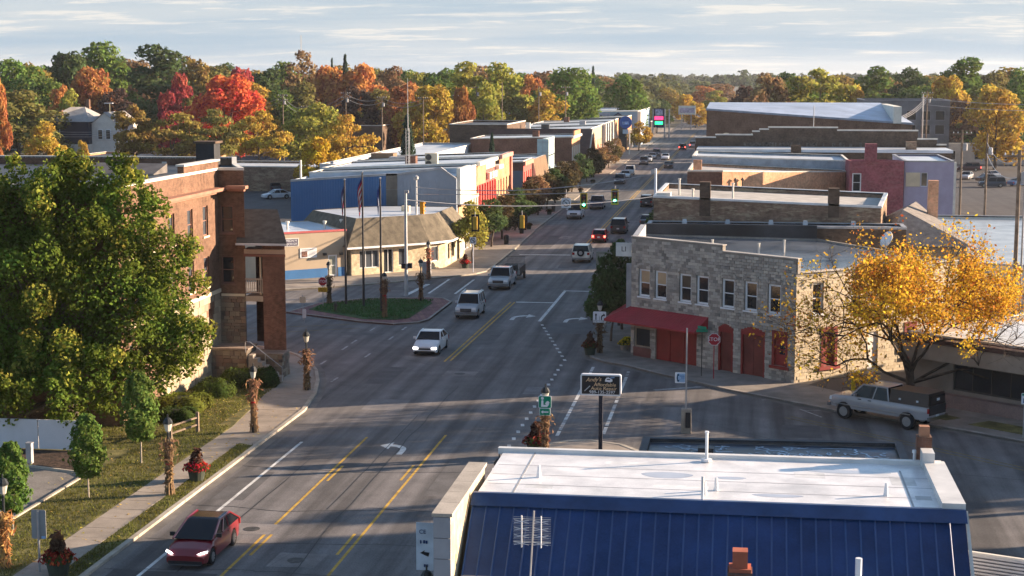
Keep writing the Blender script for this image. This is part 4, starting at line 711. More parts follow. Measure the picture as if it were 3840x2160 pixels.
t = shop('cream front with curved awning next to the red front', 201.1, 205.0, 8.3, M_rb2, fm=M_tan, win=(2, .9, 4.6, 6.4)); fb(t, 201.1, 0, 3.9, 7.9, 8.4, .03, .6, M_w1, 'cornice')
aw_ = MB(); aw_.tube([(FX + .1, 202, 3.6), (FX + 1.1, 202, 3.3), (FX + 1.5, 202, 2.7)], .02, 4)
for i in range(4): aw_.quad((FX + .05, 201.4, 4.6 - i * .4), (FX + .05, 204.8, 4.6 - i * .4), (FX + .5 + i * .3, 204.8, 4.2 - i * .4), (FX + .5 + i * .3, 201.4, 4.2 - i * .4))
aw_.build('awning', mat('striped_awning', (.6, .5, .3), var=.3, scale=6), t)
t = shop('orange-red brick front with pink side pier beside the vacant lot', 205.1, 215, 9.4, M_rb, fm=M_or, win=(4, .9, 4.2, 6.4)); fb(t, 205.1, 8.9, 9.9, .2, 9.35, .04, .3, mat('pink_pier', (.55, .2, .16)), 'pier'); fb(t, 205.1, 0, 9.9, 9.0, 9.5, .03, .4, mat('pink_cornice', (.6, .28, .22)), 'cornice')
# vacant lot wall
k = MB(); VL = thing('stone_garden_wall', 'low rough stone wall closing the vacant lot between the shops', 'wall', (-32, 221, 0)); k.bb(-40, -31.2, 225.5, 226, .1, 2.6); k.build('core', M_fs, VL); k = MB(); k.bb(-40.05, -31.1, 225.4, 226.1, 2.6, 2.75); k.build('cap', M_conc, VL)
t = shop('two-storey red shop with blue-grey panelled side wall above the vacant lot', 227.6, 236.6, 7.5, M_rb2, fm=M_rdp, win=(4, .8, 3.8, 6.0)); k = MB(); k.bb(-38, -31.1, 227.5, 227.58, 2.4, 6.2); k.build('side_panel', mat('slate_panel', (.15, .18, .23), var=.06), t); fb(t, 227.6, 0, 9, 6.9, 7.5, .03, .35, mat('salmon', (.56, .24, .17)), 'cornice')
t = shop('shop with tall slanting brown slatted front', 236.8, 252.6, 7.2, M_rb2, fm=M_brn)
for i in range(26): k = MB(); y = 237 + i * .6; k.quad((FX + .15, y, 7.3), (FX + .15, y + .5, 7.3), (FX + 1.0, y + .5, 3.2), (FX + 1.0, y, 3.2)); k.build('slat', M_brn, t)
k = MB(); k.quad((FX + .15, 252.5, 7.3), (FX + .1, 252.5, 3.2), (FX + 1., 252.5, 3.2)); k.quad((FX + .15, 236.95, 7.3), (FX + .1, 236.95, 3.2), (FX + 1., 236.95, 3.2)); k.build('end_board', M_w2, t)
SGN = thing('corner_sign', 'dark square shop sign with white lettering under the brown slatted front', 'sign', (-29.6, 231, 3.6)); k = MB(); k.bb(-31, -28.4, 230.9, 231.1, 3.0, 5.2); k.build('panel', M_blk3, SGN); scribble(SGN, (-31, 230.9), (1, 0), .3, 2.3, 4.2, .35, M_wfr); scribble(SGN, (-31, 230.9), (1, 0), .8, 1.8, 3.5, .35, M_wfr)
t = shop('tall seafoam panelled shop front standing above its neighbours', 252.8, 265, 6.9, M_rb2, fm=M_sea, side=M_rb2); fb(t, 252.8, 0, 12.2, 6.7, 9.7, -.5, .05, M_sea, 'false_front')
k = MB(); k.bb(-32.2, -30.4, 252.6, 252.78, 2.5, 9.7); FIN = k.build('panel_fin', M_sea, t)
for z in (4.2, 5.9, 7.6, 9.2): k = MB(); k.bb(-32.22, -30.38, 252.56, 252.6, z, z + .08); k.build('joint', M_copg, FIN)
k = MB(); k.bb(-31.34, -31.28, 252.56, 252.6, 2.5, 9.7); k.build('joint', M_copg, FIN)
t = shop('small tan single-storey shop in the gap beside the red brick side wall', 270, 283, 4.2, M_rb2, fm=M_tan, xb=-44)
k = MB(); k.bb(-31, -29.4, 276, 276.3, 2.6, 5.0); k.build('sign_board', mat('tan_sign', (.55, .42, .28)), t)
t = shop('red brick shop with large dark red side wall and orange front', 292, 307, 8.6, M_rb2, fm=M_or, win=(5, 1., 4, 6.4), zb=8.2); fb(t, 292, 4, 15, 8.6, 9.5, -.2, .1, M_or, 'raised_parapet'); fb(t, 292, 0, 15, 8.3, 8.7, .03, .4, M_w1, 'cornice')
for i in range(5): fb(t, 292, .4 + i * 3, .9 + i * 3, .2, 6.8, .03, .2, M_w1, 'pilaster')
# A-frame shop
AF = thing('a_frame_shop', 'shop with steep brown A-frame gable over the pavement', 'building', (-34, 317, 0)); k = MB(); k.bb(-50, -31, 307.2, 328, 0, 3.6); k.build('wall', M_rb2, AF); k = MB(); k.quad((-50, 309, 3.2), (-29.6, 309, 3.2), (-29.6, 318, 9.2), (-50, 318, 9.2)); k.quad((-29.6, 327, 3.2), (-50, 327, 3.2), (-50, 318, 9.2), (-29.6, 318, 9.2)); k.build('roof', mat('a_frame_shingle', (.09, .05, .04), var=.2, fine=.2), AF); k = MB(); k.quad((-30.6, 309.6, 3.3), (-30.6, 326.4, 3.3), (-30.6, 318, 8.9)); k.build('gable', mat('gable_red', (.3, .1, .06)), AF)
k = MB(); k.tube([(-29.6, 309, 3.2), (-29.6, 318, 9.2), (-29.6, 327, 3.2)], .14, 4); k.build('barge_board', M_w2, AF)
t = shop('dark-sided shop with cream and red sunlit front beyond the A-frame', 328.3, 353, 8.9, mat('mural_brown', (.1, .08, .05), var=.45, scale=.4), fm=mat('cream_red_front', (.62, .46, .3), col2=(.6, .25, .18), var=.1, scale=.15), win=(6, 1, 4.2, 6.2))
t = shop('black shop front with two tall white columns', 353.2, 377.6, 9.0, M_rb2, fm=M_blk3)
for y in (2, 8, 14, 22): fb(t, 353.2, y, y + 1.3, .2, 9, .03, .8, M_w1, 'column')
SGN = thing('hanging_sign', 'white rectangular hanging sign in front of the black shop front', 'sign', (-29, 350, 3.4)); k = MB(); k.bb(-30.4, -27.6, 349.9, 350.1, 3.2, 5.0); k.build('panel', M_w1, SGN); scribble(SGN, (-30.4, 349.9), (1, 0), .4, 2.4, 4.1, .4, mat('dim_ink', (.25, .25, .3))); scribble(SGN, (-30.4, 349.9), (1, 0), .6, 2.0, 3.5, .35, mat('dim_ink', (.25, .25, .3))); k = MB(); k.tube([(-31, 350, 4.8), (-30.2, 350, 4.8)], .05, 5); k.build('bracket', M_iron, SGN)
t = shop('orange painted shop front with pale blue panel, below the round blue sign', 377.8, 399.2, 9.1, M_rb2, fm=mat('orange_paint', (.62, .33, .18), var=.08), win=(5, 1.2, 4.4, 6.4)); fb(t, 377.8, 8, 13, 2.4, 4.4, .03, .6, M_pb, 'blue_panel')
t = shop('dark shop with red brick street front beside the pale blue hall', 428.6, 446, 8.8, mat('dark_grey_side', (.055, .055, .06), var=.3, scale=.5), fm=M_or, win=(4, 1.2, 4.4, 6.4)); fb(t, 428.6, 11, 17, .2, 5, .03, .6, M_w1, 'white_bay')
SGN = thing('round_pole_sign', 'round blue sign on a white pole above the shop row', 'sign', (-28.6, 405, 0)); k = MB(); k.tube([(-28.6, 405, 0), (-28.6, 405, 6.2)], .14, 8); k.build('pole', M_w1, SGN); k = MB(); k.lathe([(1.55, -.15), (1.55, .15)], 24); k.xform(Matrix.Translation((-29.6, 405, 8.0)) @ Matrix.Rotation(RAD(90), 4, 'X')); k.build('disc', mat('royal_blue', (.03, .09, .32)), SGN); k = MB(); k.bb(-30.4, -28.8, 404.8, 404.84, 7.5, 8.2); k.build('emblem', mat('pale_mark', (.2, .35, .65), var=.5, scale=3), SGN); k = MB(); k.bb(-30.3, -28.9, 404.9, 405.1, 5.2, 6.3); k.build('lower_panel', M_pb, SGN)
HB = building('pale_blue_hall', 'large pale blue hall with pointed window at the far end of the shop row', 'building', [(-95, 448), (-29.5, 448), (-29.5, 504), (-95, 504)], [9.2, 9.8, 9.8, 9.2], M_pb, M_roofw, M_cop, .3, base=(-31, 448))
k = MB(); k.quad((-36.6, 447.9, 3.9), (-33.0, 447.9, 3.9), (-33.0, 447.9, 8.3), (-34.8, 447.9, 9.5), (-36.6, 447.9, 8.3)); w_ = k.build('pointed_window', mat('navy_trim', (.03, .05, .12)), HB); k = MB(); k.quad((-36.2, 447.86, 4.3), (-33.4, 447.86, 4.3), (-33.4, 447.86, 8.1), (-34.8, 447.86, 9.0), (-36.2, 447.86, 8.1)); k.build('pane', mat('grey_glazing', (.14, .15, .17), rough=.3), w_); k = MB(); k.bb(-36.7, -32.9, 447.7, 447.95, 3.7, 3.95); k.build('sill', M_cop, w_)
k = MB(); k.bb(-46.8, -37, 447.8, 447.9, 7.2, 9.3); w_ = k.build('banner', mat('lilac_banner', (.42, .44, .6), var=.1), HB); scribble(w_, (-46.8, 447.8), (1, 0), 4.2, 7.6, 8.35, .5, mat('navy_ink', (.05, .05, .15))); scribble(w_, (-46.8, 447.8), (1, 0), 4.8, 6.8, 7.6, .45, MATS['navy_ink'])
k = MB(); k.lathe([(.7, 0), (.7, .06)], 12); k.xform(Matrix.Translation((-45.2, 447.79, 8.1)) @ Matrix.Rotation(RAD(90), 4, 'X')); k.build('picture', mat('portrait_brown', (.1, .06, .06), var=.5, scale=4), w_)
k = MB(); k.bb(-29.5, -28.6, 448.0, 449.6, 0, 9.8); k.build('corner_pier', M_w1, HB)
# far end of the street
for (lab, x0, x1, y0, y1, z, m) in (('small grey shop with cream front beyond the pale blue hall', -44, -30, 520, 560, 5.0, M_blk3), ('dark roofed garage behind the price sign', -60, -36, 575, 610, 6.0, M_roofd), ('low brown shop at the far right end of the street', -6, 20, 560, 600, 5, M_dkb)):
    t = building('shop_building', lab, 'building', [(x0, y0), (x1, y0), (x1, y1), (x0, y1)], z, m, M_roofd, M_cop, .3)
PS = thing('price_sign', 'tall fuel price sign with glowing red and green digits far down the street', 'sign', (-27.5, 520, 0))
for x in (-29.3, -25.6, -24.2): k = MB(); k.bb(x - .2, x + .2, 519.8, 520.2, 0, 9.0); k.build('post', M_copg, PS)
k = MB(); k.bb(-29.1, -25.8, 519.7, 520.1, 3.2, 9.2); k.build('cabinet', mat('navy_cabinet', (.02, .025, .06)), PS)
k = MB(); k.bb(-28.6, -26.3, 519.6, 519.7, 7.0, 8.9); k.build('logo_panel', mat('logo_grey', (.4, .4, .55), var=.5, scale=2), PS)
k = MB(); k.bb(-28.8, -26.1, 519.6, 519.7, 5.6, 6.7); k.build('red_display', mat('led_red', (1, .03, .12), emit=1.0), PS); k = MB(); k.bb(-28.7, -26.2, 519.6, 519.7, 4.1, 5.1); k.build('green_display', mat('led_green', (.03, 1, .3), emit=.8), PS)
WS = thing('white_billboard', 'white billboard on posts at the far end of the street', 'sign', (-21.5, 600, 0)); k = MB(); k.bb(-24.6, -18.4, 599.8, 600.2, 5.4, 8.6); k.build('panel', M_w1, WS)
for x in (-23.5, -20): k = MB(); k.bb(x - .15, x + .15, 599.9, 600.1, 0, 5.4); k.build('post', M_copg, WS)
k = MB(); k.bb(-24.2, -18.8, 599.7, 599.78, 6.0, 7.8); k.build('print', mat('faded_print', (.5, .42, .5), var=.3, scale=1.5), WS)
# rooftop clutter behind the row
def rooftop(name, label, cat, c, d, m, z): t = thing(name, label, cat, (c[0], c[1], z)); k = MB(); k.box((c[0], c[1], z), d); k.build('casing', m, t); return t
t = rooftop('air_conditioner', 'pale rooftop air conditioner with two round fans behind the white shop front', 'air conditioner', (-37.2, 192, 0), (1.5, .7, 1.7), M_cream, 8.6)
for i in range(2): k = MB(); k.lathe([(.36, 0), (.36, .05)], 14); k.xform(Matrix.Translation((-37.5, 191.63, 9.05 + i * .78)) @ Matrix.Rotation(RAD(90), 4, 'X')); k.build('fan', M_iron, t)
t = rooftop('rooftop_chimney', 'dark red brick rooftop chimney at the foot of the lattice antenna mast', 'chimney', (-40.3, 195, 0), (1.3, 1.2, 1.8), M_rb2, 8.0)
AM = thing('lattice_antenna_mast', 'tall thin lattice antenna mast rising from the shop roofs', 'antenna', (-40.4, 193.6, 8.0)); k = MB()
for dx, dy in ((-.22, -.14), (.22, -.14), (0, .22)): k.tube([(-40.4 + dx, 193.6 + dy, 8), (-40.4 + dx, 193.6 + dy, 13.2)], .03, 4)
for i in range(12): z = 8.2 + i * .42; k.tube([(-40.62, 193.46, z), (-40.18, 193.46, z + .4)], .018, 4); k.tube([(-40.18, 193.46, z), (-40.4, 193.82, z + .4)], .018, 4)
k.build('lattice', mat('galvanised', (.42, .42, .42), rough=.5), AM); k = MB(); k.tube([(-40.4, 193.6, 13), (-40.4, 193.6, 19.2)], [.05, .02], 5); k.build('whip', MATS['galvanised'], AM)
for lab, x0, x1, y0, y1, z, wm, rm in (('brown brick rear building with white parapet beyond the parking yard', -92, -66, 268, 285, 4.2, M_old, M_roofw), ('long brown brick building with white roof behind the shop row', -60, -49.8, 226, 300, 7.0, M_coat, M_roofw), ('dark brown warehouse with black roof opening behind the shops', -58, -46.5, 318, 345, 10.0, M_dkb, M_roofd), ('brick store with white coping left of the utility poles', -130, -104, 300, 320, 4.0, M_or, M_roofd), ('long dark brick workshop behind the utility poles', -104, -84, 372, 392, 8, M_dkb, M_roofw), ('low brown building under the golden trees', -140, -118, 395, 415, 6.4, M_rb2, M_roofd)):
    building('town_building', lab, 'building', [(x0, y0), (x1, y0), (x1, y1), (x0, y1)], z, wm, rm, M_cop, .35)
for i, (x, y, w, h_, z) in enumerate(((-44, 205, 2.2, .9, 8.3), (-47.5, 212, 3, 1.0, 8.3), (-42, 240, 1.2, .8, 7.0), (-38.5, 300, 1.2, 1.2, 8.2), (-41, 335, 1.6, 1.2, 8.3), (-45, 338, .9, 1.5, 8.3), (-36, 362, 1.3, 1.2, 8.3), (-42, 384, 1.2, 1.4, 8.4), (-50, 340, 1.2, .8, 8.3), (-37, 284, .5, 1.5, 4))):
    rooftop('rooftop_unit', ['grey ventilation box on the roof of the red-fronted shop', 'long brown rooftop duct beside the parking yard', 'small white hatch on the roof of the slatted shop', 'brick stub chimney on the red brick shop', 'dark square rooftop unit of the dark-sided shop', 'tall white rooftop vent of the dark-sided shop', 'grey square rooftop unit of the black-fronted shop', 'brown rooftop unit of the orange-fronted shop', 'low pale rooftop box at the back of the dark-sided shop', 'white pipe on the small tan shop'][i], 'rooftop unit', (x, y), (w, w * .8, h_), [M_copg, M_brn, M_cop, M_rb2, M_roofd, M_w1, M_copg, M_rb2, M_cream, M_w1][i], z)
# ================================================================ right row
R3 = building('orange_brick_store', 'orange brick corner store with sunlit side wall, green awnings and arched niche', 'building', [(-6.8, 195), (-2.7, 195), (4.2, 203), (12.6, 211.5), (12.6, 214), (-6.8, 214)], [8.3, 8.3, 7.8, 7.4, 7.4, 8.2], M_orb, mat('pale_tar_roof', (.4, .38, .36), var=.12), M_cop, .35, base=(-2.7, 195))
k = MB(); k.bb(-6.85, -2.75, 194.9, 194.98, 0, 8.1); k.build('front_shade_brick', M_rb2, R3); uo, lo_ = unit((-2.7, 195), (4.2, 203))  # darker brick skin carries the shade of the unlit front in its colour
for i, s_ in enumerate((6.2, 8.8)): k = MB(); O_ = (-2.7, 195); k.quad(on(O_, uo, s_, .05, 4.9), on(O_, uo, s_ + 1.8, .05, 4.9), on(O_, uo, s_ + 1.8, 1.0, 4.1), on(O_, uo, s_, 1.0, 4.1)); k.quad(on(O_, uo, s_, .05, 4.9), on(O_, uo, s_, 1.0, 4.1), on(O_, uo, s_, .05, 4.1)); k.build('green_awning', mat('green_canvas', (.01, .3, .22), var=.1), R3)
k = MB(); O_ = (-2.7, 195); k.quad(*[on(O_, uo, 4.2 + .55 * math.cos(t), .03, 5.0 + .8 * math.sin(t)) for t in [math.pi * i / 8 for i in range(9)]], on(O_, uo, 3.65, .03, 4.2), on(O_, uo, 4.75, .03, 4.2)); k.build('arched_niche', M_cream, R3)
for s_ in (1.9, 3.2): k = MB(); p = on(O_, uo, s_, .35, 0); k.tube([(p[0], p[1], 4.8), (p[0], p[1], 7.0)], .1, 6); k.lathe([(.1, 0), (.25, .1), (.05, .4)], 8, (p[0], p[1], 7.0)); k.build('stove_pipe', M_iron, R3)
k = MB(); k.bb(-6.2, -5.2, 196, 196.8, 8.2, 9.5); k.build('chimney', M_orb, R3)
RS = building('silver_clad_store', 'store with weathered silver corrugated side wall on the right of the street', 'building', [(-6.9, 214.2), (13.2, 214.2), (13.2, 230), (-6.9, 230)], [9.1, 8.6, 8.6, 9.0], mat('corrugated_silver', (.33, .38, .43), rough=.5, var=.15, scale=.9, stain=.3), M_roofw, M_cop, .3)
k = MB()
for i in range(40): k.bb(-6.7 + i * .5, -6.6 + i * .5, 214.12, 214.18, 6.5, 8.6)
k.build('corrugation', MATS['corrugated_silver'], RS)
MR = building('maroon_building', 'maroon painted brick building with tall chimney and white window', 'building', [(12.7, 204.5), (19.2, 204.5), (19.2, 214), (12.7, 214)], [9.1, 9.1, 8.8, 8.8], brickmat('maroon_brick', (.28, .075, .095), (.33, .1, .12), (.3, .11, .12), patch=.25, pcol=(.36, .2, .2)), M_roofw, None, .2, {0: [(.3, 1.4, 5.3, 7.6)]})
window(MR, (12.7, 204.5), (1, 0), (.3, 1.4, 5.3, 7.6), M_wfr, M_pane, fw=.14); k = MB(); k.bb(14.5, 15.9, 204.3, 205.6, 8.9, 11.2); k.build('chimney', MATS['maroon_brick'], MR)
LV = building('lavender_shaded_building', 'pale block building, its shade put into the lavender wall colour, with small boarded window', 'building', [(19.3, 205), (25.2, 205), (25.2, 222), (19.3, 222)], 9.1, mat('lavender_shade_tint', (.36, .33, .44), var=.06, stain=.1), M_roofw, M_copg, .2, {0: [(2.0, 2.8, 6.0, 7.7)]})  # shade on a pale wall is put into its lavender colour
window(LV, (19.3, 205), (1, 0), (2.0, 2.8, 6.0, 7.7), M_wfr, M_pane, rail=False); k = MB(); k.bb(19.5, 21.2, 204.9, 204.99, 6.0, 7.7); k.build('boarding', M_cream, LV); k = MB(); k.bb(25.2, 25.5, 205, 205.6, 0, 9.0); k.build('corner_pipe', M_cop, LV)
ST = building('stepped_brick_building', 'dark brown brick building with white-edged stepped parapet on the right of the street', 'building', [(-7.4, 240), (28.3, 240), (28.3, 262), (-7.4, 262)], [9.6, 9.2, 9.2, 9.6], M_dkb, M_roofd, None, .3)
for x0, x1, z in ((-7.3, -4.4, 10.5), (-4.4, .9, 10.9), (.9, 1.9, 11.4), (1.9, 3.2, 11.7), (3.2, 13.0, 12.0), (13.0, 24.3, 11.6), (24.3, 27, 10.4), (27, 28.3, 9.6)):
    k = MB(); k.bb(x0, x1, 239.9, 240.35, 9.0, z); k.build('parapet_step', M_dkb, ST); k = MB(); k.bb(x0 - .06, x1 + .06, 239.8, 240.45, z, z + .18); k.build('step_cap', M_cop, ST)
scribble(ST, (-7.4, 239.9), (1, 0), 7, 24, 9.2, .75, mat('ghost_paint', (.15, .12, .095), var=.5, scale=3), .006, .8)
k = MB(); k.tube([(9.6, 240.2, 12.0), (9.6, 240.2, 15.2)], .06, 5); k.build('antenna', MATS['galvanised'], ST)
k = MB(); k.bb(22.0, 23.4, 232, 233.2, 6, 10.4); 
CH = thing('low_white_roof_store', 'long low store with pale blue-white roof edge below the stepped brick wall', 'building', (10, 234, 0)); k2 = MB(); k2.bb(-6.8, 28, 231, 239.5, 0, 8.9); k2.build('wall', M_dkb, CH); k2 = MB(); k2.bb(-6.9, 28.2, 230.8, 239.6, 8.9, 9.3); k2.build('roof', M_roofw, CH); k.build('chimney', M_old, CH); k2 = MB(); k2.bb(6.2, 7.6, 230.7, 231.5, 7.5, 9.9); k2.build('pier', M_dkb, CH)
BG = building('big_brick_hall', 'big brown brick hall with sloping blue-white roof and two round-topped windows', 'building', [(-7.2, 300), (29.4, 300), (29.4, 330), (-7.2, 330)], [13.4, 10.9, 10.9, 13.4], brickmat('hall_brick', (.15, .085, .06), (.19, .11, .078), (.16, .115, .09)), M_roofw, None, .1)
k = MB(); k.quad((-7.3, 299.8, 13.5), (29.6, 299.8, 11.0), (26, 330, 14.2), (-7.3, 330, 14.2)); k.quad((29.6, 299.8, 11.0), (29.6, 330, 11), (26, 330, 14.2)); k.build('sloping_roof', mat('ribbed_blue_roof', (.36, .42, .54), rough=.4, var=.12, scale=.3, stain=.25), BG)
k = MB(); k.quad((-7.35, 299.7, 13.25), (29.65, 299.7, 10.75), (29.65, 299.7, 11.1), (-7.35, 299.7, 13.6)); k.build('eave', mat('eave_blue', (.25, .3, .38)), BG); k = MB(); k.bb(26.0, 27.4, 299.5, 330, 11, 14.0); k.build('end_parapet', M_w1, BG)
for x in (-3.6, 1.4): k = MB(); k.quad(*[(x + 1.0 * math.cos(t), 299.9, 8.3 + .9 * math.sin(t)) for t in [math.pi * i / 8 for i in range(9)]], (x - 1.0, 299.9, 7.6), (x + 1.0, 299.9, 7.6)); k.build('round_window', M_cream, BG)
for x in (9, 10.5, 24, 25): k = MB(); k.lathe([(.25, 0), (.25, .7), (.35, .75)], 8, (x, 303, 12.6 - (x + 7) * .06)); k.build('roof_vent', M_w1, BG)
CG = building('grey_concrete_building', 'grey concrete building with dark windows behind the big brick hall', 'building', [(25, 360), (43, 360), (43, 384), (25, 384)], 14.3, mat('dirty_concrete', (.2, .2, .21), var=.2, scale=.3, stain=.35), M_roofd, M_copg, .4, {0: [(9 + i * 3, 11 + i * 3, z, z + 2) for i in range(3) for z in (7, 10)]})
for i in range(3):
    for z in (7, 10): window(CG, (25, 360), (1, 0), (9 + i * 3, 11 + i * 3, z, z + 2), M_copg, M_pane, rail=False)
RW = building('white_rear_store', 'pale single-storey store behind the far right parking lot', 'building', [(40, 372), (75, 372), (75, 392), (40, 392)], 4.6, mat('pale_siding', (.42, .4, .38), var=.1), M_roofd, M_cop, .3, {0: [(4 + i * 6, 6 + i * 6, 1, 3) for i in range(5)]})
for i in range(5): window(RW, (40, 372), (1, 0), (4 + i * 6, 6 + i * 6, 1, 3), M_wfr, M_pane, rail=False)
# ================================================================ house on the left
HO = thing('gabled_house', 'white and navy gabled house with grey hip roof among the trees at far left', 'house', (-150, 345, 0))
k = MB(); k.bb(-152, -142, 340, 352, 4.6, 9.6); k.build('upper_wall', mat('navy_siding', (.025, .03, .05), var=.1), HO); k = MB(); k.bb(-152.0, -142, 339.9, 352, 0, 4.6); k.bb(-142, -136, 342, 354, 0, 9.0); k.build('lower_wall', mat('house_white', (.62, .6, .56), var=.06), HO)
k = MB(); a_, b_, c_, d_ = (-152.6, 339.4, 9.5), (-141.4, 339.4, 9.5), (-141.4, 352.6, 9.5), (-152.6, 352.6, 9.5); r1, r2 = (-148, 345, 12.6), (-145.5, 347, 12.6); k.quad(a_, b_, r2, r1); k.quad(b_, c_, r2); k.quad(c_, d_, r1, r2); k.quad(d_, a_, r1); RF = k.build('roof', mat('house_shingle', (.3, .29, .28), var=.12), HO)
k = MB(); k.quad((-142, 341.5, 9), (-142, 354, 9), (-139, 354, 11.6), (-139, 341.5, 11.6)); k.quad((-135.7, 341.5, 9), (-135.7, 354, 9), (-139, 354, 11.6), (-139, 341.5, 11.6)); k.build('wing_roof', MATS['house_shingle'], HO); k = MB(); k.quad((-142, 341.9, 9), (-136, 341.9, 9), (-139, 341.9, 11.4)); k.build('gable', MATS['house_white'], HO)
for x, y, z in ((-149, 342, 9.8), (-146, 350, 12)): k = MB(); k.bb(x - .4, x + .4, y - .4, y + .4, z, z + 2.2); k.build('chimney', M_rb, RF)
for x, z in ((-149, 6), (-140, 5.6), (-138.2, 5.6)): k = MB(); k.bb(x - .6, x + .6, 339.8 if x < -142 else 341.8, 339.9 if x < -142 else 341.9, z, z + 2.2); w_ = k.build('window', M_wfr, HO); k = MB(); k.bb(x - .45, x + .45, 339.77 if x < -142 else 341.77, 339.8 if x < -142 else 341.8, z + .15, z + 2.05); k.build('pane', M_pane, w_)
# ================================================================ near roofs, lower right
NR = thing('blue_metal_roof_building', 'building with blue metal roof slope and white flat roof in the near foreground', 'building', (-1, 50, 0))
k = MB(); k.bb(-8.35, 6.8, 46, 56.0, 0, 4.4); k.bb(-8.35, 6.8, 50.0, 56.0, 4.4, 6.2); k.build('wall', mat('grey_wall', (.3, .3, .31), var=.1, stain=.2), NR)
k = MB(); k.bb(-8.3, 6.75, 50.05, 55.95, 6.2, 6.28); WR = k.build('white_roof', mat('coated_roof', (.74, .73, .73), rough=.3, var=.13, scale=.8, stain=.42, fine=.1, spec=.55), NR)
for px_, py_, a_, b_, c_ in ((-6.9, 51.0, .9, .5, .62), (-4.6, 54.6, 1.4, .4, .8), (1.8, 53.6, 1.0, .7, .62), (4.9, 53.0, .8, 1.2, .55), (5.5, 51.2, .5, .5, .4), (-2.8, 51.7, 1.8, .3, .8)): k = MB(); k.bb(px_, px_ + a_, py_, py_ + b_, 6.2805, 6.2815); k.build('roof_patch', mat('roof_patch_%d' % (c_ * 100), (c_, c_, c_ * .99), rough=.35, var=.16, scale=1.5, stain=.35), WR)
for px_, py_, a_, b_ in ((-2.4, 53.3, .85, .42), (1.2, 51.1, .8, .2), (-.3, 53.2, .5, .2), (3.6, 54.6, 1.4, .25)): k = MB(); k.quad(*[(px_ + a_ * math.cos(t_) * (1 + .1 * math.sin(3 * t_)), py_ + b_ * math.sin(t_), 6.2835) for t_ in np.linspace(0, 6.1, 18)]); k.build('puddle_stain', mat('damp_roof', (.42, .44, .5), rough=.12, var=.1, spec=.6), WR)
for x0, y0, y1 in ((-7.2, 50.3, 55.9), (5.3, 50.3, 55.0)): k = MB(); k.bb(x0, x0 + .06, y0, y1, 6.281, 6.288); k.build('seam', M_copg, WR)
for y0 in (51.4, 52.7, 54.0): k = MB(); k.bb(-8.2, 6.2, y0, y0 + .04, 6.282, 6.287); k.build('seam', mat('seam_grey', (.5, .5, .52)), WR)
k = MB(); k.bb(6.15, 6.85, 50.0, 55.6, 6.28, 6.52); k.bb(6.1, 6.5, 55.3, 56.1, 6.3, 6.85); k.bb(-8.5, 6.8, 55.9, 56.15, 6.2, 6.42); k.build('roof_kerb', mat('coated_kerb', (.66, .65, .63), rough=.35, var=.1, stain=.25), NR)
for x, y in ((-6.6, 52.4), (-.75, 51.5), (4.6, 51.6), (-1.1, 51.0)): k = MB(); k.lathe([(.09, 0), (.05, .34), (.05, .42)], 8, (x, y, 6.28)); k.build('vent_boot', M_wfr, WR)
k = MB(); k.lathe([(.2, 0), (.2, .08), (.055, .1), (.055, 1.0), (.075, 1.0), (.075, 1.06)], 8, (-1.15, 55.4, 6.3)); k.build('vent_pipe', M_wfr, WR); k = MB(); k.lathe([(.05, 0), (.05, .75)], 8, (-1.15, 50.3, 6.28)); k.build('conduit', M_wfr, WR); k = MB(); k.lathe([(.06, 0), (.06, 1.0), (.09, 1.0), (.09, 1.1)], 8, (5.95, 56.4, 5.6)); k.build('flue', M_wfr, WR)
k = MB(); k.bb(6.0, 6.5, 56.2, 56.7, 4.6, 7.2); CHM = k.build('chimney', M_rb2, NR); k = MB(); k.bb(6.08, 6.42, 56.28, 56.62, 7.2, 7.55); k.build('flue_tile', mat('clay_tile', (.4, .2, .12)), CHM)
# blue slope: panels with raised seams
M_bm = mat('blue_roof_metal', (.018, .05, .15), rough=.58, var=.16, scale=.8, stain=.35, spec=.25, fine=.12); zt, zb, yt, yb = 6.3, 2.6, 49.85, 45.2
pm = MB(); npan = 34; pw = 15.1 / npan; pm.quad((0, 0, 0), (pw - .012, 0, 0), (pw - .012, yt - yb, zt - zb), (0, yt - yb, zt - zb)); pme = pm.mesh('panel', M_bm)
sm_ = MB(); sm_.tube([(0, 0, .012), (0, yt - yb, zt - zb + .012)], .03, 4); sme = sm_.mesh('seam', mat('blue_seam', (.035, .08, .2), rough=.5, var=.1)); k = MB(); k.quad((-8.35, yb, zb - .03), (6.8, yb, zb - .03), (6.8, yt, zt - .03), (-8.35, yt, zt - .03)); BS = k.build('roof_deck', M_bm, NR)
for i in range(npan):
    for nm, me, dx in (('panel', pme, 0), ('seam', sme, -.006)): o = bpy.data.objects.new(nm, me); COL.objects.link(o); o.parent = BS; o.location = (-8.33 + i * pw + dx + 1, yb - 50, zb + (random.uniform(0, .006) if nm == 'panel' else .004))
k = MB(); k.quad((-8.4, 49.4, 6.06), (6.85, 49.4, 6.06), (6.85, 49.86, 6.36), (-8.4, 49.86, 6.36)); k.quad((-8.4, 49.86, 6.36), (6.85, 49.86, 6.36), (6.85, 50.1, 6.34), (-8.4, 50.1, 6.34)); k.build('ridge_flashing', mat('blue_flashing', (.028, .06, .15), rough=.4, var=.2, stain=.3), NR); k = MB(); k.quad((6.82, 50, 6.3), (6.92, 50, 6.3), (6.92, 45.2, 2.55), (6.82, 45.2, 2.55)); k.quad((6.92, 50, 6.3), (6.92, 50, 6.0), (6.92, 45.2, 2.25), (6.92, 45.2, 2.55)); k.build('rake_trim', M_cop, NR)
k = MB(); k.bb(-8.98, -8.5, 46.4, 52.9, 0, 6.5); k.build('side_parapet', mat('rough_cream_stone', (.48, .4, .28), var=.2, scale=2.5, fine=.25, bump=.4, bscale=9), NR)
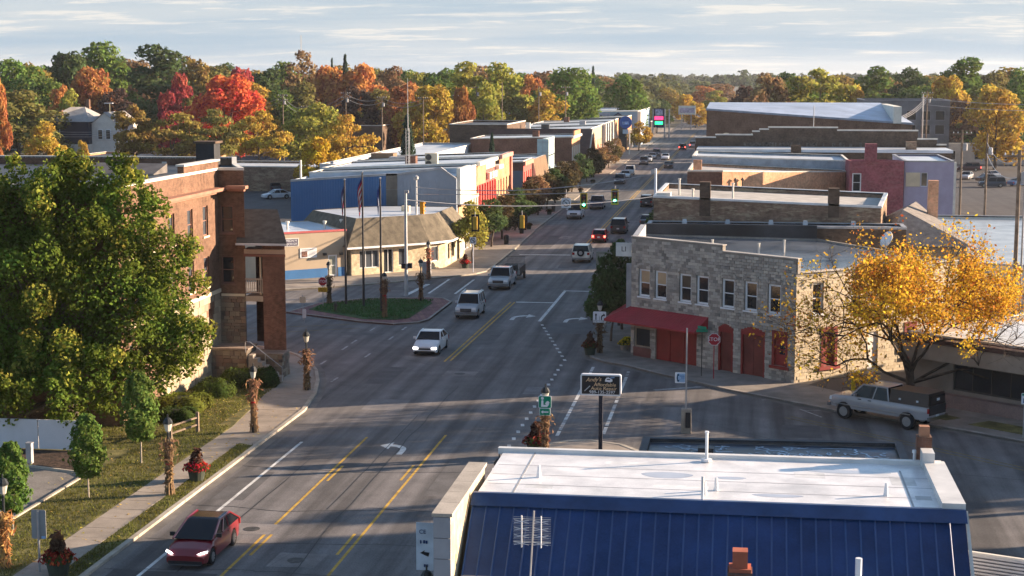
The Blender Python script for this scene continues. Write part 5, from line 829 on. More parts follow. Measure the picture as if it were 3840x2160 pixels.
for i in range(10): k = MB(); k.bb(-9.0, -8.48, 46.34, 46.4, .1 + i * .64, .72 + i * .64); k.build('end_stone', M_copg if i > 20 else mat('shade_grey_stone', (.3, .31, .34), var=.1), NR)  # grey of the end face is its shade, put into the stone colour
for i in range(5): k = MB(); k.bb(-9.05, -8.43, 46.35 + i * 1.32, 47.65 + i * 1.32, 6.5, 6.6); k.build('cap_stone', mat('cap_concrete', (.4, .36, .31), var=.12, fine=.15), NR)
k = MB(); k.bb(-1.0 - .36 + 1.05, -1.0 + .36 + 1.05, 46.4, 47.1, 3.0, 5.15); CHM = k.build('brick_chimney', brickmat('sooty_brick', (.12, .06, .045), (.2, .1, .075), (.12, .1, .09)), NR); k = MB(); k.bb(-.27, .37, 46.42, 47.08, 5.15, 5.25); k.bb(-.17, .27, 46.52, 46.98, 5.25, 5.75); k.build('flue_tile', mat('red_tile', (.4, .12, .07)), CHM)
k = MB(); k.lathe([(.1, 0), (.1, 1.25)], 10, (3.5, 47.4, 4.2)); k.build('white_pipe', M_wfr, NR)
BR = building('tar_roof_shed', 'low black tar-patched flat roof behind the white foreground roof', 'building', [(-4.15, 56.25), (6.7, 56.25), (6.78, 69.9), (-4.15, 69.4)], 3.9, mat('shed_wall', (.2, .19, .18)), mat('tar_roof', (.05, .065, .09), rough=.35, var=.6, scale=.7, stain=.4, fine=.3), mat('tar_edge', (.035, .04, .05), rough=.6, var=.3), .12)
for i in range(95):                                                   # aluminium-paint crack lines on the tar
    k = MB(); x, y = random.uniform(-3.3, 6), random.uniform(65.2, 69.0); pts = [(x, y, 3.792)]
    for j in range(random.randint(4, 9)): x += random.uniform(-.16, .34); y += random.uniform(-.3, .3); pts.append((min(6.1, x), min(69, y), 3.792))
    for a, b in zip(pts, pts[1:]): u_, d_ = unit(a, b); n_ = (-u_[1] * .04, u_[0] * .04); k.quad((a[0] + n_[0], a[1] + n_[1], 3.792), (a[0] - n_[0], a[1] - n_[1], 3.792), (b[0] - n_[0], b[1] - n_[1], 3.792), (b[0] + n_[0], b[1] + n_[1], 3.792))
    k.build('patch_line', mat('alu_paint', (.5, .6, .7), var=.25), BR)
k = MB(); k.bb(-1.65, -1.05, 63, 63.6, 3.7, 5.0); k.build('black_flue', M_roofd, BR)
CR = thing('corrugated_lean_to', 'white corrugated lean-to roof with blue fascia at the lower right corner', 'building', (9, 50, 0)); k = MB(); k.bb(6.95, 20, 40, 52.0, 0, 2.6); k.build('wall', M_blu, CR)
k = MB(); k.quad((6.95, 52.6, 4.15), (22, 47, 4.0), (22, 41, 2.7), (6.95, 46.6, 2.8)); k.build('fascia', M_bm, CR)
corr = MB()
for i in range(26): corr.tube([(7.0, 52.5 - i * .22, 4.22 - i * .05), (22, 46.9 - i * .22, 4.07 - i * .05)], .055, 5)
corr.build('corrugation', mat('corrugated_white', (.5, .48, .47), rough=.45, var=.08), CR); k = MB(); k.tube([(6.95, 52.75, 4.2), (22, 47.1, 4.05)], .12, 6); k.build('edge_flashing', M_cop, CR)
ANT = thing('tv_antenna', 'grid television antenna on a mast above the blue metal roof', 'antenna', (-6.05, 46.6, 4.2)); k = MB(); k.tube([(-6.15, 46.5, 4.0), (-6.0, 46.5, 6.75)], .028, 6); k.build('mast', MATS['galvanised'], ANT)
k = MB()
for i in range(17): z = 5.72 + i * .052; k.tube([(-6.62, 46.52, z), (-5.5, 46.52, z)], .006, 4, False)
for z in (5.8, 6.5): k.tube([(-6.62, 46.5, z), (-5.5, 46.5, z)], .014, 4)
k.build('reflector_grid', MATS['galvanised'], ANT); k = MB()
for x in (-6.36, -5.78):
    k.tube([(x, 46.42, 5.65), (x, 46.42, 6.62)], .022, 5)
    for i in range(4):
        for sx in (-1, 1): z = 5.78 + i * .22; k.tube([(x, 46.4, z), (x + sx * .22, 46.38, z + .05)], .007, 4); k.tube([(x, 46.4, z), (x + sx * .22, 46.38, z - .04)], .007, 4)
k.build('dipoles', M_wfr, ANT); k = MB()
for i, (a, b) in enumerate(((-.62, .5), (-.5, .4), (-.38, .3))): k.tube([(-6.1 + a, 46.3 - i * .18, 4.62 - i * .02), (-6.1 + b, 46.3 - i * .18, 4.58 - i * .02)], .012, 4)
k.tube([(-6.1, 46.5, 4.6), (-6.1, 45.8, 4.55)], .015, 4); k.build('yagi_arms', MATS['galvanised'], ANT)
# ================================================================ trees and shrubs
LEAF = leafmat(trans=.42); M_bark = mat('bark', (.11, .085, .065), var=.3, scale=3, bump=.6, bscale=9, fine=.3); M_bark2 = mat('pale_bark', (.3, .26, .21), var=.2, scale=3)
def leaves_mesh(name, pts, nrm, size, asp=.6, jit=.7, m=None):
    """many leaf-sized faces: pts (n,3), outward normals (n,3)"""
    n = len(pts); r = np.random
    a = nrm + r.normal(0, jit, (n, 3)); a /= np.linalg.norm(a, axis=1)[:, None] + 1e-9
    t = np.cross(a, r.normal(0, 1, (n, 3))); t /= np.linalg.norm(t, axis=1)[:, None] + 1e-9; b = np.cross(a, t)
    s_ = (size * (.55 + .9 * r.rand(n)))[:, None]; V = np.empty((n, 4, 3))
    V[:, 0] = pts - t * s_; V[:, 1] = pts - b * s_ * asp + a * s_ * .15; V[:, 2] = pts + t * s_; V[:, 3] = pts + b * s_ * asp + a * s_ * .15
    me = bpy.data.meshes.new(name); me.vertices.add(n * 4); me.vertices.foreach_set('co', V.reshape(-1)); me.loops.add(n * 4); me.loops.foreach_set('vertex_index', np.arange(n * 4)); me.polygons.add(n); me.polygons.foreach_set('loop_start', np.arange(n) * 4)
    me.update(); me.validate(); me.materials.append(m or LEAF); return me
def lobes_crown(rng, H, Rr, base, n_lobe, lr, top=1., flat=1.):
    """lobe centres filling an egg-shaped crown"""
    out = []
    for i in range(n_lobe * 6):
        th, z = rng.uniform(0, 6.283), rng.uniform(0, 1); prof = math.sin(math.pi * min(1, .12 + .86 * z) ** (.75 / top)) ** .7
        q = Rr * prof * math.sqrt(rng.uniform(.15, 1)) * .86; c = np.array((q * math.cos(th), q * math.sin(th), base + (H - base) * (.06 + .86 * z)))
        r = lr * rng.uniform(.7, 1.25) * (1 - .25 * z)
        if all(np.linalg.norm((c - o[0]) * (1, 1, 1.1)) > .55 * (r + o[1]) for o in out): out.append((c, r))
        if len(out) >= n_lobe: break
    return out
def crown_pts(rng, lobes, n, shell=.55, flat=.8, gap=0.):
    w = np.array([l[1] ** 2 for l in lobes]); w /= w.sum(); idx = rng.choice(len(lobes), n, p=w); C_ = np.array([l[0] for l in lobes])[idx]; Rr = np.array([l[1] for l in lobes])[idx]
    d = rng.normal(0, 1, (n, 3)); d[:, 2] = d[:, 2] * .9 + .25; d /= np.linalg.norm(d, axis=1)[:, None]
    rad = Rr * (shell + (1.04 - shell) * rng.rand(n) ** .6); lump = 1 + .16 * np.sin(d[:, 0] * 7 + C_[:, 1]) * np.sin(d[:, 1] * 6 + C_[:, 0]) * np.sin(d[:, 2] * 8)
    P_ = C_ + d * (rad * lump)[:, None] * (1, 1, flat)
    return P_, d
def trunk_mb(rng, H, base, lobes, r0, nb=9, m=6):
    k = MB(); top = H * .78; pts = [(0, 0, 0), (rng.uniform(-.1, .1), rng.uniform(-.1, .1), base * .6), (rng.uniform(-.2, .2), rng.uniform(-.2, .2), base), (rng.uniform(-.4, .4), rng.uniform(-.4, .4), (base + top) / 2), (rng.uniform(-.5, .5), rng.uniform(-.5, .5), top)]
    k.tube(pts, [r0 * 1.25, r0, r0 * .85, r0 * .45, r0 * .12], 7)
    for l in sorted(lobes, key=lambda l: -l[1])[:nb]:
        c = l[0]; z0 = base * .8 + (c[2] - base) * .35; a = np.array((0, 0, max(base * .7, z0))); mid = (a + c) / 2 + np.array((0, 0, -.06 * H))
        k.tube([tuple(a), tuple(mid), tuple(c)], [r0 * .42, r0 * .25, r0 * .06], 5)
    return k
PROTO = {}
def make_tree(key, H, Rr, base, n_lobe, lr, n_leaf, leaf, r0=.28, seed=1, flat=.85, shell=.5, top=1., name='tree', bark=None):
    rng = np.random.RandomState(seed); np.random.seed(seed + 50); lb = lobes_crown(rng, H, Rr, base, n_lobe, lr, top); P_, d = crown_pts(rng, lb, n_leaf, shell, flat)
    root = thing(name, 'tree', 'tree', local=True); trunk_mb(rng, H, base, lb, r0).build('trunk', bark or M_bark, root); cr = bpy.data.objects.new('crown', leaves_mesh('crown', P_, d, leaf)); COL.objects.link(cr); cr.parent = root
    PROTO[key] = [root, H, Rr, False]; return root
def make_conifer(key, H, Rr, n, seed, leaf=.5, name='conifer_tree'):
    rng = np.random.RandomState(seed); np.random.seed(seed); root = thing(name, 'conifer', 'tree', local=True); k = MB(); k.tube([(0, 0, 0), (0, 0, H * .97)], [.25, .03], 6); k.build('trunk', M_bark, root)
    z = rng.rand(n) ** 1.4; lay_ = np.floor(z * 13) / 13; rad = Rr * (1 - lay_) ** .9 * rng.uniform(.25, 1, n) * (.7 + .3 * rng.rand(n)); th = rng.rand(n) * 6.283; th = np.round(th * 9 / 6.283) / 9 * 6.283 + rng.normal(0, .16, n) + lay_ * 11
    P_ = np.stack([rad * np.cos(th), rad * np.sin(th), H * (.07 + .93 * z) - rad * .22], 1); d = np.stack([np.cos(th) * .6, np.sin(th) * .6, np.full(n, .7)], 1)
    cr = bpy.data.objects.new('crown', leaves_mesh('crown', P_, d, leaf, .4)); COL.objects.link(cr); cr.parent = root; PROTO[key] = [root, H, Rr, False]
for i in range(4): make_tree('round%d' % i, 16, 6.2, 2.5, 15, 2.7, 5200, .36, seed=10 + i)
for i in range(2): make_tree('tall%d' % i, 20, 5.2, 3, 18, 2.5, 5600, .38, seed=20 + i, top=1.2)
for i in range(3): make_tree('locust%d' % i, 12, 7.2, 3.5, 22, 2.3, 5200, .3, seed=30 + i, flat=.42, shell=.2)
for i in range(2): make_tree('dense%d' % i, 14, 6.0, 1.6, 20, 2.3, 6500, .34, seed=40 + i, shell=.75)
make_tree('sparse0', 18, 4.6, 6, 11, 2.2, 1900, .36, seed=51)
make_conifer('conif0', 18, 5.0, 4200, 61); make_conifer('conif1', 14, 4.2, 3600, 62); make_conifer('spruce', 9, 2.9, 4200, 63, .34, 'spruce_tree')
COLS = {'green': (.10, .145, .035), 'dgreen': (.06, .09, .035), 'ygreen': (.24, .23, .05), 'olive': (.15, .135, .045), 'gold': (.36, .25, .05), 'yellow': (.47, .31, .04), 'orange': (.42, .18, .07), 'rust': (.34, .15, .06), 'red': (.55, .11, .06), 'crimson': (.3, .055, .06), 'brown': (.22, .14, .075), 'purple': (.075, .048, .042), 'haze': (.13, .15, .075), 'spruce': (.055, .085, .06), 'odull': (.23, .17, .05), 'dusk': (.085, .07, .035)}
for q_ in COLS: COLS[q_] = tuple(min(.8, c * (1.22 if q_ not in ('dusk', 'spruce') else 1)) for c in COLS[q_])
_used = set()
def plant(key, X, Y, H, Rr, col, label, group=None, name=None, dz=0.):
    root, h0, r0, used = PROTO[key]; sc = (Rr / r0, Rr / r0, H / h0); rz = random.uniform(0, 6.283)
    if not used: PROTO[key][3] = True; r = root; r.location = (X, Y, dz); r.rotation_euler = (0, 0, rz); r.scale = sc
    else: r = copy_tree(root, (X, Y, dz), rz, sc=sc)
    r['label'] = label; r['category'] = 'tree'
    if group: r['group'] = group
    elif 'group' in r.keys(): del r['group']
    if name: r.name = name
    c = COLS[col]; j = random.uniform(.9, 1.12)
    for ch in r.children:
        if ch.name.startswith('crown'): ch.color = (c[0] * j, c[1] * j * random.uniform(.95, 1.05), c[2] * j, 1)
    return r
TREES = [
    ('round0', -196.2, 420.0, 25.6, 10.3, 'green', 'tall green tree at the left end of the skyline'),
    ('round1', -194.6, 430.0, 23.8, 8.2, 'odull', 'olive tree with brownish top near the left end of the skyline'),
    ('dense0', -189.6, 440.0, 26.1, 9.9, 'dgreen', 'dark green tree behind the orange maple at far left'),
    ('round2', -185.2, 452.0, 27.7, 13.2, 'green', 'broad dark green tree on the skyline behind the orange maple'),
    ('tall0', -157.6, 425.0, 27.6, 10.8, 'dgreen', 'tall dark green tree standing highest on the left skyline'),
    ('round3', -160.8, 462.0, 25.2, 8.5, 'odull', 'olive-orange tree right of the tall dark green tree'),
    ('round0', -155.7, 470.0, 23.9, 8.6, 'olive', 'olive tree on the skyline left of the dark red maple'),
    ('dense1', -134.2, 425.0, 21.4, 5.7, 'crimson', 'dark red maple behind the bright red maple'),
    ('round1', -138.7, 462.0, 22.0, 9.2, 'dgreen', 'dark green skyline tree right of the dark red maple'),
    ('round2', -138.7, 485.0, 22.5, 8.8, 'green', 'green skyline tree left of the bare brown tree'),
    ('sparse0', -123.8, 450.0, 26.8, 6.7, 'brown', 'half-bare brown tree rising above the left skyline'),
    ('conif1', -129.6, 505.0, 24.5, 2.3, 'spruce', 'smaller dark conifer on the skyline above the orange maples'),
    ('conif0', -120.4, 485.0, 25.7, 3.4, 'spruce', 'larger dark conifer on the skyline above the orange maples'),
    ('dense0', -111.7, 432.0, 22.2, 8.1, 'orange', 'orange maple below the two skyline conifers, left one'),
    ('dense1', -102.9, 432.0, 22.5, 8.1, 'orange', 'orange maple right of the two skyline conifers'),
    ('round3', -103.2, 472.0, 22.4, 7.7, 'brown', 'tan-brown tree on the skyline right of the orange maples'),
    ('round0', -102.2, 505.0, 22.0, 7.8, 'ygreen', 'yellow-green tree on the skyline above the lattice mast'),
    ('round1', -90.9, 482.0, 22.3, 9.3, 'green', 'green tree on the skyline left of the yellow-green giant'),
    ('tall1', -73.3, 425.0, 23.4, 8.5, 'ygreen', 'tall yellow-green tree near the middle of the skyline'),
    ('round2', -63.1, 422.0, 21.7, 9.1, 'ygreen', 'broad yellow-green tree right of the tall one'),
    ('round3', -58.9, 445.0, 20.0, 6.0, 'rust', 'rust-brown tree left of the large dark green tree'),
    ('round0', -46.6, 432.0, 23.2, 9.3, 'green', 'large dark green tree standing out at mid-skyline'),
    ('conif0', -45.2, 485.0, 22.1, 2.8, 'spruce', 'thin ragged conifer right of the large dark green tree'),
    ('round1', -35.1, 485.0, 20.9, 6.9, 'green', 'rounded green tree left of the street end'),
    ('dense1', -143.4, 300.0, 19.3, 2.6, 'orange', 'orange tree cut off by the left edge'),
    ('round3', -154.5, 332.0, 16.6, 11.0, 'olive', 'big dull olive tree at the left edge above the flat roof'),
    ('round0', -181.0, 402.0, 20.7, 9.1, 'green', 'mid-green tree between the left edge and the orange maple'),
    ('dense0', -157.7, 382.0, 21.6, 8.2, 'rust', 'orange-brown maple above the gabled house'),
    ('round1', -162.1, 372.0, 17.9, 3.9, 'orange', 'small orange tree left of the gabled house'),
    ('round2', -157.4, 366.0, 15.6, 3.8, 'ygreen', 'small yellow-green tree beside the gabled house'),
    ('round3', -147.3, 372.0, 16.7, 7.0, 'purple', 'dark purple-brown tree right of the gabled house'),
    ('round0', -145.3, 380.0, 14.7, 5.8, 'dgreen', 'dark green tree behind the golden locusts'),
    ('dense1', -124.4, 342.0, 15.8, 3.7, 'crimson', 'small crimson tree left of the bright red maple'),
    ('dense0', -135.8, 382.0, 20.1, 4.4, 'crimson', 'dull crimson tree above the small crimson one'),
    ('dense0', -115.1, 352.0, 19.7, 9.5, 'red', 'large bright red maple, the reddest tree in the picture'),
    ('round1', -129.7, 372.0, 15.6, 3.7, 'olive', 'olive tree between the crimson and the bright red maples'),
    ('locust0', -116.1, 300.0, 14.1, 5.6, 'odull', 'leftmost golden-olive locust behind the brick hall roof'),
    ('locust1', -109.2, 302.0, 12.5, 7.9, 'odull', 'broad golden-olive locust below the small crimson tree'),
    ('locust2', -104.0, 312.0, 12.9, 6.8, 'olive', 'golden-olive locust below the bright red maple'),
    ('locust0', -92.0, 302.0, 13.0, 6.8, 'gold', 'golden locust right of the bright red maple'),
    ('round2', -121.0, 270.0, 11.1, 4.4, 'gold', 'gold-green rounded tree behind the flat roof at far left'),
    ('round3', -110.7, 262.0, 8.8, 1.6, 'gold', 'low yellow tree beside the white house wall'),
    ('round3', -122.7, 400.0, 18.0, 7.3, 'gold', 'yellow-orange tree just right of the bright red maple'),
    ('round0', -117.2, 402.0, 17.0, 6.6, 'green', 'mid-green tree right of the bright red maple'),
    ('round1', -89.5, 335.0, 14.4, 7.4, 'ygreen', 'yellow-green tree above the golden tree by the utility poles'),
    ('round2', -112.6, 410.0, 17.0, 6.7, 'olive', 'olive tree below the half-bare brown tree'),
    ('locust2', -67.6, 272.0, 12.8, 6.7, 'gold', 'large golden locust behind the utility poles'),
    ('dense1', -67.3, 252.0, 9.8, 3.9, 'yellow', 'round orange-gold tree in front of the utility poles'),
    ('locust1', -89.0, 262.0, 7.6, 3.6, 'rust', 'low rust-red tree behind the brick hall roof'),
    ('round3', -92.8, 382.0, 17.2, 6.9, 'purple', 'dark brown-purple tree below the orange maples'),
    ('round0', -88.7, 392.0, 17.4, 6.4, 'olive', 'olive tree left of the lattice mast'),
    ('round1', -80.8, 385.0, 18.6, 6.9, 'rust', 'rusty tree behind the lattice mast'),
    ('dense0', -72.7, 372.0, 17.4, 7.5, 'gold', 'gold and orange tree right of the lattice mast'),
    ('dense1', -63.1, 362.0, 16.9, 3.2, 'rust', 'narrow rust-orange tree below the tall yellow-green tree'),
    ('round2', -63.2, 392.0, 17.1, 5.7, 'ygreen', 'yellow-green tree above the brown warehouse'),
    ('round3', -49.6, 405.0, 16.6, 6.5, 'gold', 'yellow-olive tree left of the large dark green tree'),
    ('round0', -57.4, 402.0, 15.4, 5.5, 'olive', 'olive tree above the pale blue hall, left'),
    ('round2', -48.7, 455.0, 14.6, 8.0, 'dgreen', 'dark tree below the large dark green tree'),
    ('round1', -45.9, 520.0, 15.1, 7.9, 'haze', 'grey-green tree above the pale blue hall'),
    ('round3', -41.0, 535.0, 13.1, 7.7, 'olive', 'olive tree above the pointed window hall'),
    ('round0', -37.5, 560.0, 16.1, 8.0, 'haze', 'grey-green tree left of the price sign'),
    ('dense0', -35.1, 640.0, 10.3, 8.1, 'dgreen', 'dark rounded tree behind the price sign'),
    ('round2', -33.3, 700.0, 13.6, 8.9, 'odull', 'brownish tree above the price sign'),
    ('dense1', -25.9, 690.0, 11.6, 5.5, 'yellow', 'small yellow tree at the end of the street'),
    ('round1', -18.8, 620.0, 10.3, 5.5, 'gold', 'golden tree at the right of the street end'),
    ('round3', -19.8, 760.0, 15.0, 9.6, 'rust', 'rust-brown tree above the street end'),
    ('round0', -12.6, 820.0, 16.6, 11.7, 'brown', 'tan-brown tree right of the street end'),
    ('tall0', -13.6, 720.0, 13.0, 6.8, 'ygreen', 'slim yellow-green tree right of the street end'),
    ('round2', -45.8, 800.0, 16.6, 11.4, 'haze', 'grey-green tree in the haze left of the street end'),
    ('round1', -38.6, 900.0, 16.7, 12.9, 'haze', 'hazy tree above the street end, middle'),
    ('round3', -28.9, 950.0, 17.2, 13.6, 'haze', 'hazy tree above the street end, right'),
    ('round3', 4.3, 402.0, 20.3, 7.6, 'brown', 'brown-olive tree at the left end of the big brick hall'),
    ('dense0', 0.0, 440.0, 16.9, 4.9, 'purple', 'dark tree behind the left corner of the big brick hall'),
    ('locust0', 17.9, 412.0, 21.3, 13.1, 'ygreen', 'wide yellow-green tree behind the big brick hall'),
    ('round0', 14.2, 430.0, 19.5, 8.2, 'green', 'green tree left behind the wide yellow-green tree'),
    ('tall1', 32.7, 442.0, 22.2, 8.4, 'green', 'upright green tree behind the big brick hall'),
    ('dense1', 26.9, 420.0, 17.3, 4.0, 'gold', 'small golden tree at the right end of the big brick hall'),
    ('round1', 41.0, 480.0, 19.5, 5.3, 'brown', 'brownish tree between the green trees on the right'),
    ('round2', 46.5, 472.0, 20.6, 8.3, 'dgreen', 'dark green tree on the right skyline'),
    ('round0', 41.3, 430.0, 17.3, 7.5, 'dgreen', 'dark lower tree behind the grey concrete building'),
    ('tall0', 54.7, 425.0, 23.9, 8.5, 'green', 'tallest green tree on the right skyline'),
    ('dense0', 46.4, 402.0, 19.5, 6.7, 'gold', 'orange-gold rounded tree behind the grey concrete building'),
    ('round1', 51.5, 352.0, 18.3, 7.3, 'gold', 'large yellow tree near the right edge'),
    ('round3', 48.5, 392.0, 14.4, 5.0, 'purple', 'dark purple tree right of the grey concrete building'),
    ('round2', 71.4, 452.0, 20.5, 5.8, 'green', 'green tree at the right edge of the skyline'),
    ('round0', 51.8, 395.0, 9.3, 7.6, 'dgreen', 'dark green tree behind the far parking lot'),
    ('round2', 58.2, 395.0, 8.4, 7.0, 'olive', 'olive tree behind the far parking lot'),
    ('round3', 61.9, 385.0, 9.6, 5.6, 'dgreen', 'dark tree behind the parking lot at the right edge'),
    ('spruce', -49.3, 236.0, 13.6, 2.7, 'spruce', 'blue-green spruce behind the shop roofs by the lattice mast'),
    ('spruce', -40.8, 262.0, 10.2, 1.4, 'spruce', 'small spruce poking up between the shop roofs'),
    ('round0', -229.7, 500.0, 22.7, 11.3, 'olive', 'first olive tree from the left in the back rank of the left skyline'),
    ('round1', -224.7, 510.0, 23.4, 11.5, 'green', 'first green tree from the left in the back rank of the left skyline'),
    ('round2', -216.6, 515.0, 24.7, 11.5, 'brown', 'first brown tree from the left in the back rank of the left skyline'),
    ('round3', -205.5, 520.0, 26.0, 11.5, 'green', 'second green tree from the left in the back rank of the left skyline'),
    ('dense0', -194.3, 505.0, 24.6, 11.2, 'brown', 'second brown tree from the left in the back rank of the left skyline'),
    ('round0', -186.4, 520.0, 24.4, 11.4, 'dgreen', 'first dark green tree from the left in the back rank of the left skyline'),
    ('round1', -178.7, 525.0, 23.4, 11.4, 'brown', 'third brown tree from the left in the back rank of the left skyline'),
    ('round2', -168.2, 520.0, 22.3, 11.3, 'dgreen', 'second dark green tree from the left in the back rank of the left skyline'),
    ('round3', -159.3, 515.0, 21.4, 11.1, 'odull', 'first olive-gold tree from the left in the back rank of the left skyline'),
    ('dense0', -152.8, 520.0, 21.8, 11.2, 'dgreen', 'third dark green tree from the left in the back rank of the left skyline'),
    ('round0', -146.8, 525.0, 21.8, 11.2, 'odull', 'second olive-gold tree from the left in the back rank of the left skyline'),
    ('round1', -140.8, 530.0, 22.1, 11.3, 'olive', 'fourth olive tree from the left in the back rank of the left skyline'),
    ('round2', -130.2, 520.0, 21.8, 11.0, 'odull', 'third olive-gold tree from the left in the back rank of the left skyline'),
    ('round3', -120.8, 525.0, 22.1, 11.1, 'olive', 'sixth olive tree from the left in the back rank of the left skyline'),
    ('dense0', -112.6, 530.0, 21.3, 11.2, 'green', 'sixth green tree from the left in the back rank of the left skyline'),
    ('round0', -102.0, 520.0, 21.3, 10.9, 'olive', 'seventh olive tree from the left in the back rank of the left skyline'),
    ('round1', -94.2, 520.0, 21.8, 10.9, 'green', 'seventh green tree from the left in the back rank of the left skyline'),
    ('round2', -82.2, 510.0, 21.5, 10.6, 'brown', 'fourth brown tree from the left in the back rank of the left skyline'),
    ('round3', -72.2, 515.0, 20.5, 10.7, 'green', 'first green tree from the left in the back rank of the right skyline'),
    ('dense0', -64.6, 520.0, 20.8, 10.8, 'brown', 'first brown tree from the left in the back rank of the right skyline'),
    ('round0', -52.2, 530.0, 20.5, 11.0, 'dgreen', 'first dark green tree from the left in the back rank of the right skyline'),
    ('round1', -47.0, 560.0, 20.0, 11.6, 'brown', 'second brown tree from the left in the back rank of the right skyline'),
    ('round2', 13.5, 520.0, 19.3, 10.7, 'dgreen', 'second dark green tree from the left in the back rank of the right skyline'),
    ('round3', 28.1, 520.0, 20.0, 10.7, 'odull', 'first olive-gold tree from the left in the back rank of the right skyline'),
    ('dense0', 44.7, 530.0, 20.0, 11.0, 'dgreen', 'third dark green tree from the left in the back rank of the right skyline'),
    ('round0', 57.0, 520.0, 21.0, 10.8, 'odull', 'second olive-gold tree from the left in the back rank of the right skyline'),
    ('round1', 72.2, 510.0, 21.6, 10.6, 'olive', 'third olive tree from the left in the back rank of the right skyline'),
    ('round2', 79.5, 520.0, 20.9, 10.8, 'odull', 'third olive-gold tree from the left in the back rank of the right skyline'),
    ('round3', 8.4, 470.0, 18.4, 9.7, 'olive', 'fifth olive tree from the left in the back rank of the right skyline'),
    ('dense0', 46.3, 440.0, 16.9, 9.1, 'green', 'fifth green tree from the left in the back rank of the right skyline'),
    ('round0', 57.7, 420.0, 15.6, 8.7, 'olive', 'sixth olive tree from the left in the back rank of the right skyline'),
]
for key, X, Y, H_, R_, col, lab in TREES: plant(key, X, Y, H_, R_, col, lab)

# ---- the far woods: one mass to the horizon
def woods(name, label, n, xf, yr, hr, seed, per=110, leaf=1.5, col=(.085, .10, .045)):
    rng = np.random.RandomState(seed); np.random.seed(seed); Ps, Ds = [], []
    Y = rng.uniform(yr[0] ** .5, yr[1] ** .5, n) ** 2
    for y in Y:
        x = rng.uniform(*xf(y)); h = rng.uniform(*hr); r = h * rng.uniform(.32, .46)
        d = rng.normal(0, 1, (per, 3)); d[:, 2] = np.abs(d[:, 2]) * .8 - .15; d /= np.linalg.norm(d, axis=1)[:, None]; q = r * (.75 + .3 * rng.rand(per))[:, None] * (1, 1, 1.15)
        Ps.append(np.array((x, y, h * .55)) + d * q); Ds.append(d)
    o = bpy.data.objects.new(name, leaves_mesh(name, np.concatenate(Ps), np.concatenate(Ds), leaf, .75, .5)); COL.objects.link(o); o.color = (*col, 1); return tag(o, label, 'woods', kind='stuff')
clear = lambda y: (-.02 * y - 30, .02 * y)
def xl(y): return (-.42 * y - 60, -42)
def xr(y): return (-4 + .01 * y, .20 * y + 70)
woods('far_woods', 'hazy mixed woods beyond the left side of the town', 520, xl, (560, 1500), (13, 19), 5, 130, 1.1, (.10, .105, .04))
woods('far_woods', 'hazy mixed woods beyond the right side of the town', 260, xr, (480, 1500), (12, 17), 6, 130, 1.1, (.085, .10, .04))
woods('distant_woods', 'blue hazy forest along the horizon', 900, lambda y: (-.5 * y, .28 * y), (1300, 4200), (16, 22), 8, 70, 2.6, (.07, .09, .05))
# ---- large maple on the left
rng = np.random.RandomState(77); np.random.seed(77)
lb = []
for (x, y, z, r) in ((-3.6, .5, 4.6, 2.6), (0, -1.6, 4.6, 2.8), (3.6, -.6, 4.8, 2.5), (5.9, .6, 4.6, 1.9), (-6.4, 0, 5.0, 2.6), (-5.2, -1, 8.2, 2.8), (-1.2, -1.8, 8.2, 3.0), (2.9, -1.0, 8.0, 2.8), (5.4, .4, 7.6, 2.0), (-3.4, -.6, 11.0, 2.5), (.4, -.8, 11.4, 2.6), (3.6, .2, 11.0, 2.1), (-6.0, .2, 11.0, 1.9), (-1.4, 0, 13.2, 1.6), (1.2, .2, 13.8, 1.45), (3.3, .2, 13.4, 1.3), (-3.9, 0, 12.8, 1.4), (-7.6, .5, 7.6, 2.2), (-8.2, .6, 10.0, 1.6), (-2.4, -2.6, 3.4, 2.2), (2.0, -2.4, 3.2, 2.0), (-6.5, -1.6, 3.2, 2.2), (6.4, .4, 5.0, 1.5), (4.8, -.4, 3.2, 1.6), (1.4, 2.5, 9, 2.4), (-3, 2.6, 8, 2.6), (3, 2.6, 6, 2.2), (-6, 2.5, 6, 2.4), (-4.2, -4.4, 2.7, 1.7), (-1.2, -4.8, 2.5, 1.6), (1.6, -4.2, 2.3, 1.5), (3.8, -2.6, 2.3, 1.3), (-7.2, -4, 2.9, 1.8), (5.6, .2, 9.6, 1.6), (4.9, .2, 12.2, 1.0), (.2, .1, 14.7, .7), (3.2, 0, 14.6, .6), (-2.6, 0, 14.2, .7), (-5.4, 0, 13.0, .8), (-8.5, -1, 4.6, 2.2)):
    lb.append((np.array((x, y, z)), r * .74))
    for j in range(13):
        d = rng.normal(0, 1, 3); d /= np.linalg.norm(d); d[2] = d[2] * .9 + .25; lb.append((np.array((x, y, z)) + d * r * rng.uniform(.72, 1.0), r * rng.uniform(.14, .36)))
P_, d = crown_pts(rng, lb, 105000, .45, 1.15); MAP = thing('maple_tree', 'large green maple with sunlight coloured into its tips in front of the red brick hall', 'tree', (-36.6, 84, .1), local=True)
tb = trunk_mb(rng, 14.5, 2.4, lb[::12], .42, 20); tb.build('trunk', M_bark, MAP); keep = P_[:, 2] > .9
cr = bpy.data.objects.new('crown', leaves_mesh('crown', P_[keep], d[keep], .095, .75, .8, leafmat('maple_leaf', .4))); COL.objects.link(cr); cr.parent = MAP; cr.color = (.13, .175, .03, 1)
tips = rng.rand(len(P_)) < .07; tips &= (P_[:, 2] > 3)
